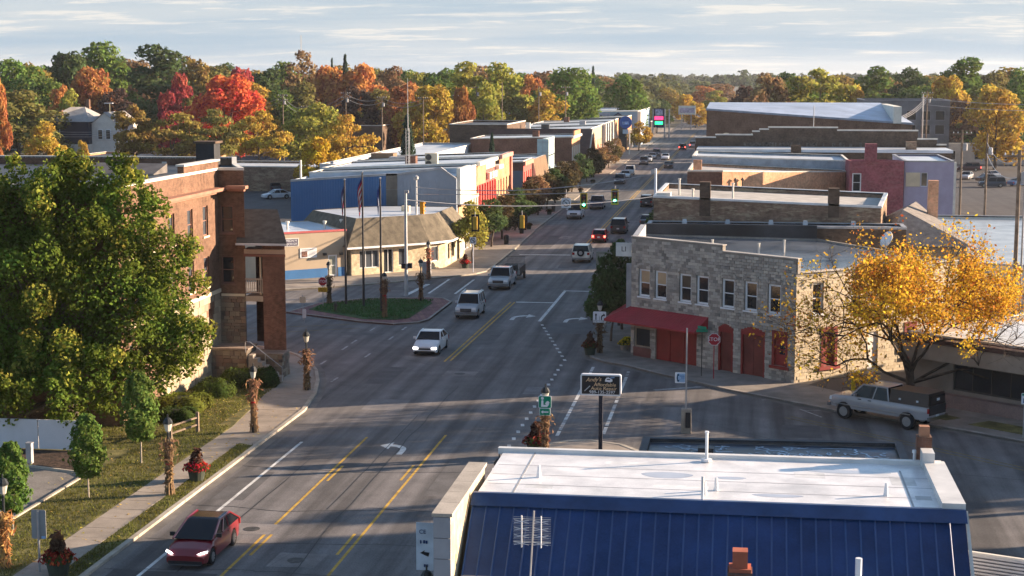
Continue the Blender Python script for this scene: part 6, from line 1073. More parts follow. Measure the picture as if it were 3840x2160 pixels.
sel = [i for i, l in enumerate(lb) if l[1] < .8 and l[0][2] > 3.5][::4]; tl = [lb[i] for i in sel]; P2, d2 = crown_pts(rng, [(l[0] + np.array((.1, 0, .1)), l[1] * 1.15) for l in tl], 9000, .6, 1.2); cr = bpy.data.objects.new('turning_tips', leaves_mesh('turning_tips', P2, d2, .1, .75, .8, MATS['maple_leaf'])); COL.objects.link(cr); cr.parent = MAP; cr.color = (.28, .27, .05, 1)  # yellower leaves put sunlight on some clumps into the leaf colour
# ---- yellow tree on the right: bare twigs and sparse gold leaves
YT = thing('autumn_tree', 'half-bare tree with bright yellow-orange leaves in front of the low office', 'tree', (9.9, 97.9, -1.4), local=True, sc=1.3); rng = np.random.RandomState(9); np.random.seed(9)
k = MB(); tips = []
def grow(p, dv, L_, r, depth):
    p = np.array(p); q = p + dv * L_; mid = (p + q) / 2 + rng.normal(0, .06 * L_, 3); k.tube([tuple(p), tuple(mid), tuple(q)], [r, r * .8, r * .6], 5 if depth < 3 else 4, False)
    if depth >= 1:
        for t_ in np.linspace(.2, 1, 5): tips.append((p + (q - p) * t_, dv, depth))
    if depth >= 5: return
    for i in range(3 if depth < 4 else 2):
        nd = dv * .75 + rng.normal(0, .52, 3) + np.array((0, 0, .10)); nd[2] = max(nd[2], -.25); nd /= np.linalg.norm(nd); grow(q, nd, L_ * rng.uniform(.66, .86), r * .58, depth + 1)
k.tube([(0, 0, 0), (.1, 0, 1.4), (0, .1, 2.6)], [.24, .2, .18], 8)
for az, el in ((0, 32), (50, 45), (115, 38), (175, 28), (235, 40), (300, 42), (150, 75), (20, 68), (345, 20), (195, 55)):
    a, e = RAD(az), RAD(el); grow((0, .05, rng.uniform(2.0, 3.0)), np.array((math.cos(a) * math.cos(e), math.sin(a) * math.cos(e), math.sin(e))), rng.uniform(1.9, 2.5), .09, 0)
k.build('trunk', mat('dark_bark', (.06, .045, .035), var=.3, scale=4), YT)
T_ = np.array([t[0] for t in tips]); ok_ = T_[:, 2] > 1.5; T_ = T_[ok_ & (T_[:, 2] > 2.6 + .85 * np.maximum(0, T_[:, 0] - .6))]; hw = np.where(T_[:, 0] > -2.8, 1, .16) * np.where(T_[:, 0] > 4.6, .5, 1) * np.where(T_[:, 2] < 8.0, 1, .3) * np.where(rng.rand(len(T_)) < .6, 1, .08); hw /= hw.sum(); idx = rng.choice(len(T_), 24000, p=hw)
P_ = T_[idx] + rng.normal(0, .2, (24000, 3)); d = rng.normal(0, 1, (24000, 3)); d[:, 2] += .6
for nm, sl, col in (('crown', slice(0, 19500), (.62, .38, .045)), ('rusty_leaves', slice(19500, 24000), (.5, .2, .04))): cr = bpy.data.objects.new(nm, leaves_mesh(nm, P_[sl], d[sl], .07, .65, 1., leafmat('autumn_leaf', .45))); COL.objects.link(cr); cr.parent = YT; cr.color = (*col, 1)
# ---- saplings along the left walk
rng = np.random.RandomState(71); np.random.seed(71); root = thing('sapling_tree', 'sapling', 'tree', local=True); k = MB(); k.tube([(0, 0, 0), (.02, 0, 1.5), (0, .02, 3.6)], [.05, .04, .01], 6)
for i in range(14): a = i * 2.4; z = 1.3 + i * .16; k.tube([(0, 0, z), (.55 * math.cos(a), .55 * math.sin(a), z + .7)], [.018, .006], 4)
k.build('trunk', M_bark2, root); n_ = 3400; zz_ = rng.rand(n_); th = rng.rand(n_) * 6.283; pr2 = .95 * np.sin(math.pi * (.06 + .9 * zz_)) ** .45 * (1 - .35 * zz_); rr = pr2 * (.55 + .5 * rng.rand(n_) ** .5) * (1 + .2 * np.sin(th * 4 + zz_ * 15)) * np.where(rng.rand(n_) < .07, 1.28, 1); P_ = np.stack([rr * np.cos(th), rr * np.sin(th), 1.15 + 3.1 * zz_], 1)
cr = bpy.data.objects.new('crown', leaves_mesh('crown', P_, np.stack([np.cos(th), np.sin(th), .3 + 0 * th], 1), .085, .75, .6)); COL.objects.link(cr); cr.parent = root; PROTO['sapling'] = [root, 4.2, .95, False]
for x, y, H, r, lab in ((-30.5, 63.6, 4.0, .8, 'young columnar tree by the kerb at the left edge, nearest the camera'), (-29.8, 70.0, 3.9, .85, 'young columnar tree in the middle of the lawn row beside the white panel wall'), (-29.9, 76.9, 4.6, .95, 'young columnar tree farthest up the lawn row, before the hedges')):
    plant('sapling', x, y, H, r, 'green', lab, 'young trees along the lawn', dz=.1)
# ---- street trees
make_tree('street0', 5.4, 2.0, 1.8, 12, .95, 2800, .15, .09, seed=81, name='street_tree'); make_tree('street1', 5.0, 1.9, 1.7, 11, .95, 2400, .17, .09, seed=82, name='street_tree')
plant('street0', -28.0, 166.5, 6.2, 1.9, 'ygreen', 'small yellow-green street tree at the bank corner beside the no-left-turn sign', 'street trees')
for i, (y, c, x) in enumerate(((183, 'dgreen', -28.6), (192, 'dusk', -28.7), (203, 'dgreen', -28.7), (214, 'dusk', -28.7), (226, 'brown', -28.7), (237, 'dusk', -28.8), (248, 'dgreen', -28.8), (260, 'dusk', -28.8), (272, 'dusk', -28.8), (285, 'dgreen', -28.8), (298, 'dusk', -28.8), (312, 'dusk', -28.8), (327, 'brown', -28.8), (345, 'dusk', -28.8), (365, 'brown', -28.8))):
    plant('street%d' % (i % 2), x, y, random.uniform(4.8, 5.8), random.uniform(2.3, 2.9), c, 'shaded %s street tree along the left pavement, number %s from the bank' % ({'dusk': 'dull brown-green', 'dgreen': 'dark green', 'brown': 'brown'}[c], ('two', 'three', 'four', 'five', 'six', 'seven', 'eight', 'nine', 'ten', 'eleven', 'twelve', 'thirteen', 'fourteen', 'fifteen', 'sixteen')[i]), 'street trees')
plant('street1', -27.6, 425, 7.2, 3.0, 'gold', 'golden street tree in front of the pale blue hall', 'street trees')
plant('street0', -9.6, 118.3, 5.2, 1.75, 'dgreen', 'dark green street tree nearest the red awning', 'street trees'); plant('street1', -9.2, 124.0, 6.6, 1.9, 'dgreen', 'dark green street tree in front of the sage sign board', 'street trees')
plant('street0', -9.6, 176, 4.6, 1.5, 'dgreen', 'dark green street tree behind the signal pole on the right', 'street trees'); plant('street1', -9.4, 205, 5.2, 1.9, 'dgreen', 'dark street tree beside the orange brick store', 'street trees')
# ---- hedges and shrubs
def shrub(name, label, c, d, col, n, leaf=.05, cat='shrub', flat_top=False, group=None, seed=1):
    rng = np.random.RandomState(seed); np.random.seed(seed); t = thing(name, label, cat, c, local=True, group=group); v = rng.normal(0, 1, (n, 3)); v /= np.linalg.norm(v, axis=1)[:, None]; v[:, 2] = np.abs(v[:, 2])
    p = np.sign(v) * np.abs(v) ** (.55 if flat_top else .8); p *= np.array(d) * np.array((.5, .5, 1)) * (.88 + .16 * rng.rand(n) + .07 * np.sin(p[:, 0] * 6 + seed) * np.sin(p[:, 1] * 5) + np.where(rng.rand(n) < .04, .12, 0))[:, None]
    o = bpy.data.objects.new('foliage', leaves_mesh('foliage', p, v, leaf, .7, .6)); COL.objects.link(o); o.parent = t; o.color = (*col, 1); core = MB(); core.lathe([(.80, .0), (.86, .4), (.6, .8), (.2, .88)], 10); core.v = [(a * d[0] * .5, b * d[1] * .5, c_ * d[2]) for a, b, c_ in core.v]; core.build('branches', mat('shrub_core', (.02, .028, .012)), t); return t
shrub('clipped_hedge', 'low clipped hedge with sunlit flat top on the lawn', (-32.3, 90.0, .1), (3.0, 3.4, .85), (.13, .15, .03), 5200, .06, 'hedge', True, seed=2); shrub('clipped_hedge', 'dark low hedge below the street lamp on the lawn', (-31.6, 87.0, .1), (2.2, 1.6, .75), (.06, .085, .025), 2400, .06, 'hedge', True, seed=3)
shrub('round_shrub', 'rounded clipped shrub against the terrace wall of the brick hall', (-31.9, 94.6, .1), (2.6, 2.6, 1.0), (.075, .1, .025), 3600, .06, seed=4); shrub('round_shrub', 'larger dark rounded shrub under the terrace wall', (-31.2, 97.6, .1), (3.0, 2.4, 1.1), (.06, .085, .025), 3600, .06, seed=5); shrub('round_shrub', 'dark clipped shrub at the foot of the hall steps', (-29.7, 97.9, .1), (1.6, 2.0, 1.15), (.05, .075, .025), 2600, .055, seed=6)
shrub('bush', 'small dark bush beside the low office entrance', (20.5, 91.2, .1), (1.6, 1.4, .8), (.04, .06, .025), 1500, .06, seed=7)
# ---- trees outside the right edge of the picture, whose long shadows rake the road
make_tree('shade', 18, 5.2, 8, 18, 2.4, 5000, .42, .3, seed=91)
for x, y, h_, r, lab in ((30, 75.5, 18, 5.0, 'tall tree beyond the right edge, nearest the foreground roofs'), (33, 82.0, 17, 4.4, 'tall tree beyond the right edge, behind the nearest one'), (40, 79, 19, 5.0, 'tall tree beyond the right edge, in the second rank')): plant('shade', x, y, h_, r, 'olive', lab)
for x, y, h_, r, lab in ((37, 91, 15, 4.2, 'half-bare tree beyond the right edge beside the office'), (50, 93, 17, 5, 'half-bare tree farthest beyond the right edge')): plant('sparse0', x, y, h_, r, 'gold', lab)
# ================================================================ vehicles (local: +y forward, wheels on z = 0)
M_tyre = mat('tyre', (.02, .02, .021), rough=.85, var=.2); M_rim = mat('rim', (.45, .46, .47), rough=.3, metal=.8, var=.1); M_cgl = mat('car_glass', (.008, .009, .012), rough=.06, var=.1, spec=.28); M_trim = mat('black_trim', (.02, .02, .022), rough=.5)
M_hl = mat('headlight', (.75, .76, .78), rough=.15, var=.05, spec=.8); M_hon = mat('headlight_lit', (1, .93, .85), emit=2.2); M_tl = mat('tail_light', (.3, .015, .015), rough=.25); M_ton = mat('tail_light_lit', (1, .06, .04), emit=4.); M_plate = mat('plate', (.6, .62, .65)); M_chr = mat('chrome', (.6, .6, .6), rough=.15, metal=1.)
def paint(n, c): return mat('paint_' + n, c, rough=.32, var=.04, scale=1.5, spec=.5, coat=.6)
WH = {}
def wheel(par, x, y, r, w, dark=False):
    key = (r, w, dark)
    if key not in WH:
        k = MB(); k.lathe([(r * .6, -w / 2), (r * .93, -w / 2), (r, -w * .35), (r, w * .35), (r * .93, w / 2), (r * .6, w / 2)], 20, caps=False); k.xform(Matrix.Rotation(RAD(90), 4, 'Y')); a = k.mesh('tyre', M_tyre)
        k = MB(); k.lathe([(r * .62, -w * .42), (r * .62, w * .42)], 16)
        for j in range(5): k.box((0, 0, w * .42), (r * .16, r * 1.16, .025), j * math.pi / 5)
        k.xform(Matrix.Rotation(RAD(90), 4, 'Y')); b = k.mesh('rim', M_trim if dark else M_rim); WH[key] = (a, b)
    a, b = WH[key]; o = bpy.data.objects.new('tyre', a); COL.objects.link(o); o.parent = par; o.location = (x, y, r); q = bpy.data.objects.new('rim', b); COL.objects.link(q); q.parent = o
    if x < 0: q.rotation_euler = (0, 0, math.pi)
def vehicle(name, label, cat, loc, rz, pm, L_, W_, wb, wr, top, gh, clear_=.24, fo=None, lit=False, brake=False, group=None, pillars=(.5,), rail=False, dark_rim=False, rimw=.22, lift=0., roofm=None, grille=True, face='car'):
    """top: (y, z) profile of the lower body from tail to nose; gh: (rear base y, roof rear y, roof front y, screen base y, belt z, roof z)"""
    t = thing(name, label, cat, (*loc, .012), rz, group, local=True); fo = fo if fo is not None else (L_ - wb) * .46; yf = L_ / 2 - fo; yr = yf - wb; w = W_ / 2
    ys = sorted({*np.linspace(-L_ / 2, L_ / 2, 17).round(3), *[yc + wr * 1.2 * math.cos(a) for yc in (yf, yr) for a in np.linspace(0, math.pi, 9)], *[p[0] for p in top]}); tx, tz = [p[0] for p in top], [p[1] for p in top]; k = MB(); rings = []; ah = wr * 1.2
    for y in ys:
        e = abs(2 * y / L_); hw = w * (1 - .10 * e ** 7 - .03 * e ** 2); zt = float(np.interp(y, tx, tz)) + lift; zb = clear_ + lift + .10 * max(0, e - .9) * 10 * .5
        za = zb
        for yc in (yf, yr):
            if abs(y - yc) < ah: za = max(za, wr + math.sqrt(max(0, ah * ah - (y - yc) ** 2)) * .98)
        zm = max(zb + (zt - zb) * .52, za + .04); zs_ = max(zb + (zt - zb) * .82, zm + .03); zt = max(zt, zs_ + .02)
        half = [(0, zb), (hw * .62, zb), (hw * .62, max(zb, za - .02)), (hw * .965, za), (hw, zm), (hw * .975, zs_), (hw * .90, zt - .015), (hw * .72, zt + .012), (0, zt + .035)]
        rings.append([(x, y, z) for x, z in half] + [(-x, y, z) for x, z in half[-2:0:-1]])
    n = len(rings[0])
    for r in rings: k.v += r
    for i in range(len(rings) - 1):
        for j in range(n): a, b = i * n + j, i * n + (j + 1) % n; k.f.append((a, b, b + n, a + n)); k.mi.append(0)
    k.f.append(tuple(range(n - 1, -1, -1))); k.mi.append(0); k.f.append(tuple((len(rings) - 1) * n + j for j in range(n))); k.mi.append(0)
    body = k.build('body', pm, t, True)
    try:
        mod = body.modifiers.new('edge', 'EDGE_SPLIT'); mod.split_angle = RAD(38)
    except Exception: pass
    rb, rr, rf, sb, zb_, zr_ = gh; zb_ += lift; zr_ += lift; wb_, wr_ = w * .94, w * .78
    g = MB(); A = [(-wb_, rb, zb_), (wb_, rb, zb_), (wb_, sb, zb_), (-wb_, sb, zb_)]; B = [(-wr_, rr, zr_), (wr_, rr, zr_), (wr_, rf, zr_), (-wr_, rf, zr_)]
    nm = ('rear_window', 'side_window', 'windscreen', 'side_window')
    for i in range(4): q = MB(); q.quad(A[i], A[(i + 1) % 4], B[(i + 1) % 4], B[i]); q.build(nm[i], M_cgl, t)
    q = MB(); zc = zr_ + .035; m1, m2 = rr * .85 + rf * .15, rf * .85 + rr * .15
    q.quad((-wr_, rr, zr_ - .02), (wr_, rr, zr_ - .02), (wr_ * .8, m1, zc), (-wr_ * .8, m1, zc)); q.quad((wr_, rr, zr_ - .02), (wr_, rf, zr_ - .02), (wr_ * .8, m2, zc), (wr_ * .8, m1, zc)); q.quad((wr_, rf, zr_ - .02), (-wr_, rf, zr_ - .02), (-wr_ * .8, m2, zc), (wr_ * .8, m2, zc)); q.quad((-wr_, rf, zr_ - .02), (-wr_, rr, zr_ - .02), (-wr_ * .8, m1, zc), (-wr_ * .8, m2, zc)); q.quad((-wr_ * .8, m1, zc), (wr_ * .8, m1, zc), (wr_ * .8, m2, zc), (-wr_ * .8, m2, zc)); q.build('roof', roofm or pm, t, True)
    q = MB()
    for sx in (-1, 1):
        for a, b in ((A[2], B[2]), (A[1], B[1])): q.tube([(sx * a[0], a[1], a[2]), (sx * b[0], b[1], b[2])], .045, 5)
        q.tube([(sx * B[1][0], rr, zr_), (sx * B[2][0], rf, zr_)], .05, 5)
        for f in pillars: y = rb + (sb - rb) * f; yt_ = rr + (rf - rr) * f; q.tube([(sx * wb_ * 1.0, y, zb_), (sx * wr_, yt_, zr_)], .045, 5)
    q.build('pillars', pm, t)
    if rail:
        q = MB()
        for sx in (-1, 1): q.tube([(sx * wr_ * .92, rr + .15, zr_ + .02), (sx * wr_ * .92, rr + .3, zr_ + .12), (sx * wr_ * .92, rf - .3, zr_ + .12), (sx * wr_ * .92, rf - .15, zr_ + .02)], .028, 5)
        q.build('roof_rails', M_rim, t)
    for sx in (-1, 1):
        for y in (yf, yr): wheel(t, sx * (w - rimw * .55), y, wr, rimw, dark_rim)
        q = MB(); q.box((sx * (w + .09), sb - .35, zb_ + .02), (.2, .1, .15)); q.build('mirror', pm if face != 'hatch' else M_trim, t)
        hz = float(np.interp(L_ / 2 - .15, tx, tz)) + lift; q = MB(); q.box((sx * w * .7, L_ / 2 - .05, hz - (.25 if face == 'truck' else .2)), (w * .38, .16, .2 if face == 'truck' else .14), 0, 1, .6); q.build('headlight', M_hon if lit else M_hl, t)
        rz_ = float(np.interp(-L_ / 2 + .1, tx, tz)) + lift; q = MB(); q.box((sx * w * .8, -L_ / 2 + .03, rz_ - .34), (w * .26, .1, .26)); q.build('tail_light', M_ton if brake else M_tl, t)
        q = MB()
        for f in (.35, .62): q.box((sx * w * .985, rb + (sb - rb) * f + .35, zb_ - .14), (.05, .2, .04))
        q.build('door_handles', M_trim if face == 'truck' else pm, t)
    hz = float(np.interp(L_ / 2 - .1, tx, tz)) + lift
    if grille: q = MB(); q.box((0, L_ / 2 - .01, hz - (.32 if face == 'truck' else .22)), (w * .95, .06, .24 if face == 'truck' else .11)); q.build('grille', M_trim, t)
    if face == 'truck':
        q = MB(); q.box((0, L_ / 2 + .0, hz - .21), (w * .97, .08, .05)); q.build('grille_bar', M_chr, t); q = MB(); q.box((0, L_ / 2 + .02, .42 + lift), (W_ * .96, .2, .22)); q.build('front_bumper', M_chr, t); q = MB(); q.box((0, -L_ / 2 - .04, .42 + lift), (W_ * .94, .18, .2)); q.build('rear_bumper', M_chr, t)
    else:
        q = MB(); q.box((0, L_ / 2 - .02, .24 + lift), (W_ * .78, .1, .13)); q.build('lower_intake', M_trim, t); q = MB(); q.box((0, -L_ / 2 + .02, .3 + lift), (W_ * .8, .08, .16)); q.build('rear_valance', M_trim, t)
    q = MB(); q.box((0, -L_ / 2 - .025, .62 + lift), (.32, .02, .16)); q.build('plate', M_plate, t)
    return t, w
SED = dict(top=[(-2.4, .82), (-2.1, .98), (-1.4, 1.0), (.9, .95), (1.2, .95), (2.1, .78), (2.4, .62)], gh=(-1.75, -.85, .35, 1.15, .98, 1.44))
SUVP = dict(top=[(-2.35, 1.0), (-2.2, 1.06), (1.0, 1.08), (1.25, 1.06), (2.15, .98), (2.35, .78)], gh=(-2.2, -1.95, .45, 1.15, 1.06, 1.76))
TRK = dict(top=[(-2.95, 1.16), (-.9, 1.16), (-.88, 1.2), (1.35, 1.2), (1.6, 1.17), (2.75, 1.08), (2.95, .92)], gh=(-.75, -.55, 1.0, 1.6, 1.18, 1.88))
PI = math.pi
# red liftback in the near lane
t, w = vehicle('red_hatchback', 'red five-door liftback with lit headlights driving towards the camera in the near lane', 'car', (-21.75, 62.6), PI, paint('red', (.17, .008, .014)), 4.6, 1.78, 2.75, .34, [(-2.3, .92), (-2.15, 1.08), (-1.2, 1.02), (.8, .93), (1.25, .9), (1.95, .74), (2.3, .55)], (-2.15, -1.25, .0, 1.3, .98, 1.46), face='hatch', roofm=mat('black_roof', (.015, .015, .018), rough=.12, spec=.6), pillars=(.42, .66), grille=False)
for ch in list(t.children):
    if ch.name.startswith('headlight'): bpy.data.objects.remove(ch)
for sx in (-1, 1): q = MB(); q.quad((sx * .86, 1.98, .69), (sx * .62, 2.14, .655), (sx * .48, 2.26, .60), (sx * .62, 2.24, .585), (sx * .86, 2.08, .63)); q.v = [(a, b + .03, c + .045) for a, b, c in q.v]; q.build('headlight', M_hon, t)
q = MB(); q.box((0, 2.27, .22), (1.2, .06, .035)); q.box((0, 2.25, .3), (1.1, .05, .12)); q.build('lower_grille', M_trim, t); q = MB(); q.box((0, 2.34, .2), (1.3, .03, .045)); q.build('chin_trim', M_chr, t)
vehicle('white_sedan', 'white sedan with lit headlights crossing the intersection towards the camera', 'car', (-22.0, 112.9), PI, paint('white', (.66, .68, .7)), 4.8, 1.86, 2.8, .33, **SED, lit=True)
vehicle('silver_suv', 'silver boxy SUV with roof rails behind the white sedan', 'car', (-22.1, 130.4), PI, paint('silver', (.44, .47, .5)), 4.75, 1.9, 2.85, .38, [(-2.37, 1.05), (-2.2, 1.12), (1.0, 1.12), (1.25, 1.12), (2.2, 1.04), (2.37, .85)], (-2.2, -1.95, .5, 1.15, 1.12, 1.84), .3, rail=True, face='truck', pillars=(.35, .68))
t, w = vehicle('silver_pickup', 'silver pickup towing a dark trailer, coming from the shaded street', 'truck', (-22.2, 148.9), PI, paint('silver2', (.4, .42, .44)), 5.9, 2.02, 3.65, .4, **TRK, face='truck', clear_=.36, fo=1.0)
q = MB(); q.box((0, -1.95, .9), (1.6, 1.9, .3)); q.build('bed', M_trim, t)
TR = thing('utility_trailer', 'dark mesh-sided utility trailer behind the silver pickup', 'trailer', (-22.1, 155.2, 0), PI, local=True); q = MB(); q.box((0, 0, .5), (1.9, 3.6, .1)); q.build('deck', M_trim, TR); q = MB(); q.box((-.93, 0, .6), (.05, 3.6, .7)); q.box((.93, 0, .6), (.05, 3.6, .7)); q.build('side_panels', M_trim, TR); q = MB()
for i in range(14): q.box((-.85 + i * .13, -1.8, .6), (.02, .02, 1.35))
for z in (.62, 1.2, 1.93): q.box((0, -1.8, z), (1.86, .04, .04))
q.build('ramp_gate', M_iron, TR)
for sx in (-1, 1): wheel(TR, sx * 1.05, -.3, .34, .2)
q = MB(); q.box((.2, .2, .6), (1.1, 1.6, .75)); q.build('load', mat('dark_load', (.05, .045, .04), var=.4, scale=3), TR)
t, w = vehicle('white_off_roader', 'white boxy off-roader with spare wheel on its tail, driving away', 'car', (-16.9, 171.0), 0, paint('white2', (.68, .64, .56)), 4.5, 1.95, 2.84, .42, [(-2.25, 1.1), (-2.2, 1.22), (.9, 1.22), (1.0, 1.2), (2.1, 1.12), (2.25, .95)], (-2.2, -2.1, .3, .75, 1.22, 1.85), .34, face='truck', roofm=paint('white2', (.68, .64, .56)), pillars=(.35, .68))
q = MB(); q.lathe([(.2, 0), (.38, 0), (.38, .2), (.2, .22)], 18); q.xform(Matrix.Translation((0, -2.25, 1.12)) @ Matrix.Rotation(RAD(90), 4, 'X')); sp_ = q.build('spare_tyre', M_tyre, t); q = MB(); q.lathe([(.2, 0), (.2, .03)], 14); q.xform(Matrix.Translation((0, -2.47, 1.12)) @ Matrix.Rotation(RAD(90), 4, 'X')); q.build('hub', M_rim, sp_)
vehicle('red_compact', 'small red car braking behind the white off-roader', 'car', (-16.9, 191.8), 0, paint('red2', (.34, .012, .02)), 4.1, 1.72, 2.5, .31, [(-2.05, .95), (-1.9, 1.0), (.9, .95), (1.1, .93), (1.85, .82), (2.05, .65)], (-1.95, -1.6, .2, 1.0, .97, 1.48), brake=True)
vehicle('dark_suv', 'dark grey SUV ahead of the red compact, driving away', 'car', (-15.5, 203.2), 0, paint('charcoal', (.05, .05, .055)), 5.0, 2.0, 2.95, .39, **{**SUVP, 'top': [(-2.5, 1.05), (-2.35, 1.12), (1.0, 1.14), (1.25, 1.12), (2.3, 1.02), (2.5, .8)], 'gh': (-2.4, -2.1, .5, 1.2, 1.12, 1.85)}, clear_=.28, roofm=paint('charcoal2', (.25, .25, .26)))
t, w = vehicle('white_police_pickup', 'white pickup with light bar coming down the far street', 'truck', (-23.1, 223.4), PI, paint('white3', (.6, .62, .65)), 5.9, 2.05, 3.68, .41, **TRK, face='truck', clear_=.36, fo=1.0); q = MB(); q.box((0, .3, 1.92), (1.3, .28, .12)); q.build('light_bar', mat('amber_bar', (.6, .35, .08)), t)
vehicle('blue_pickup', 'dark blue pickup following the white pickup', 'truck', (-21.6, 240.5), PI, paint('navy', (.03, .045, .09)), 5.8, 2.0, 3.6, .4, **TRK, face='truck', clear_=.36, fo=1.0)
vehicle('grey_suv', 'dark SUV with pale roof driving away past the signal pole', 'car', (-14.6, 245.2), 0, paint('graphite', (.045, .05, .06)), 4.7, 1.9, 2.8, .36, **SUVP, roofm=paint('grey3', (.4, .41, .42)))
vehicle('parked_car', 'dark parked car with pale roof half hidden by the old brick building', 'car', (-12.6, 213), 0, paint('dark4', (.06, .07, .08)), 4.6, 1.85, 2.75, .34, **SED)
far = [((-22.6, 296.2), PI, (.04, .05, .08), 'dark blue SUV parked nearest in the far left row', 1), ((-22.7, 312.4), PI, (.6, .62, .63), 'white car parked behind the dark blue SUV', 0), ((-22.7, 323.6), PI, (.62, .64, .65), 'white SUV parked third in the far left row', 1), ((-22.3, 361.6), PI, (.16, .16, .165), 'grey SUV parked at the start of the farther left row', 1), ((-22.0, 373.4), PI, (.5, .52, .53), 'pale car parked second in the farther left row', 0), ((-21.8, 386), PI, (.3, .31, .33), 'silver car parked third in the farther left row', 0), ((-21.6, 399.4), PI, (.12, .13, .15), 'dark car parked last in the farther left row', 1), ((-18.6, 382.8), PI, (.66, .67, .7), 'white car coming down the middle of the far street', 0), ((-16.2, 348.2), 0, (.03, .032, .036), 'black car driving away in the far street', 0), ((-16.6, 434), 0, (.022, .022, .025), 'black SUV braking far down the street', 1), ((-14.4, 449), 0, (.5, .5, .52), 'silver SUV beside the braking black one', 1), ((-13.6, 488), 0, (.03, .03, .035), 'dark truck near the far end of the street', 1)]
for (p, rz, c, lab, s_) in far:
    vehicle('car', lab, 'car', p, rz, paint('far%d' % hash(lab) if False else 'f_' + lab[:22].replace(' ', '_'), c), 4.75, 1.88, 2.8, .36, **(SUVP if s_ else SED), brake='braking' in lab, group='traffic in the far street')
lots = [((45.4, 345), 1.5, (.06, .012, .015), 'dark red SUV with lit tail light in the far right lot', 1), ((44.5, 310), -1.2, (.05, .055, .06), 'dark sedan facing left in the far right lot', 0), ((48.5, 300), -1.0, (.05, .12, .25), 'blue sedan at the right edge of the far lot', 0), ((41.5, 318), 2.8, (.35, .35, .36), 'grey car in the left part of the far lot', 0), ((37.5, 325), 2.0, (.3, .27, .24), 'beige car beside the lavender building lot', 0), ((46.5, 322), .4, (.5, .5, .5), 'silver car in the middle of the far lot', 0), ((43.0, 296), 1.6, (.04, .05, .07), 'dark wagon in front of the far lot', 1)]
for (p, rz, c, lab, s_) in lots: vehicle('parked_car', lab, 'car', p, rz, paint('l_' + lab[:20].replace(' ', '_'), c), 4.7, 1.86, 2.8, .35, **(SUVP if s_ else SED), brake='lit tail' in lab, group='cars in the right parking lot')
yard = [((-74, 252), 2.2, (.5, .53, .58), 'pale blue car in the yard behind the brick hall', 0), ((-69, 262), 1.9, (.06, .06, .07), 'dark SUV in the yard behind the brick hall', 1), ((-79, 268), .4, (.04, .04, .045), 'black car under the brick rear building', 0), ((-118, 352), 1.6, (.6, .6, .6), 'white van beside the utility poles', 1), ((-93, 362), 1.4, (.05, .05, .055), 'dark car behind the utility poles', 0)]
for (p, rz, c, lab, s_) in yard: vehicle('parked_car', lab, 'car', p, rz, paint('y_' + lab[:20].replace(' ', '_'), c), 4.7, 1.86, 2.8, .35, **(SUVP if s_ else SED), group='cars in the left yard')
# lifted silver pickup with dark topper on the right
hd = math.atan2(2.45, -3.3) - PI / 2
t, w = vehicle('lifted_pickup', 'lifted silver crew-cab pickup with dark bed topper parked on the right', 'truck', (8.15, 92.75), hd, paint('pewter', (.3, .29, .3)), 6.4, 2.02, 4.1, .46, [(-3.2, 1.18), (-.72, 1.18), (-.7, 1.2), (1.6, 1.2), (1.85, 1.17), (3.0, 1.08), (3.2, .92)], (-.7, -.5, 1.05, 1.75, 1.18, 1.9), .42, fo=.98, face='truck', lift=.24, rimw=.34, pillars=(.42,))
q = MB(); i0 = 0; q.box((0, -1.95, 1.42), (1.86, 2.46, .72), 0, .88, .96); q.build('bed_topper', mat('topper_brown', (.035, .026, .023), rough=.4, var=.2, spec=.4), t)
q = MB(); q.box((0, -3.21, 1.5), (1.5, .04, .5)); q.build('topper_rear_glass', M_cgl, t); q = MB(); q.box((0, -3.22, .95), (1.7, .05, .5)); q.build('tailgate', mat('topper_black', (.02, .02, .024)), t)
q = MB(); q.box((0, -3.25, 1.72), (.28, .02, .14)); q.build('sticker', M_plate, t)
for y in (-1.4, -2.5): q = MB(); q.box((-.94, y, 1.62), (.04, .12, .1)); q.box((.94, y, 1.62), (.04, .12, .1)); q.build('latch', M_plate, t)
for sx in (-1, 1): q = MB(); q.box((sx * 1.0, .4, .86), (.06, 5.0, .05)); q.build('side_moulding', M_rim, t)
# ================================================================ street furniture
M_lp = mat('lamp_green_black', (.022, .026, .028), rough=.45, var=.2); M_lg = mat('lamp_glass', (.5, .48, .42), rough=.25, var=.1); M_corn = leafmat('corn_husk', .3); M_rib = mat('red_ribbon', (.5, .02, .03), rough=.5); M_st = mat('galvanised_post', (.38, .38, .39), rough=.45, metal=.4, var=.12); M_wood = mat('pole_wood', (.2, .15, .11), var=.25, scale=2, fine=.25)
LPR = thing('street_lamp', '', 'street lamp', local=True, group='lantern street lamps'); k = MB(); k.lathe([(.14, 0), (.14, .25), (.08, .4), (.06, .8), (.05, 2.9), (.07, 2.95), (.05, 3.0)], 8); k.build('post', M_lp, LPR)
k = MB(); k.lathe([(.06, 3.0), (.12, 3.06), (.19, 3.4), (.17, 3.42)], 8); k.build('lantern', M_lg, LPR); k = MB(); k.lathe([(.23, 3.4), (.22, 3.5), (.12, 3.66), (.03, 3.7), (.03, 3.82), (.01, 3.86)], 8); k.build('cap', M_lp, LPR)
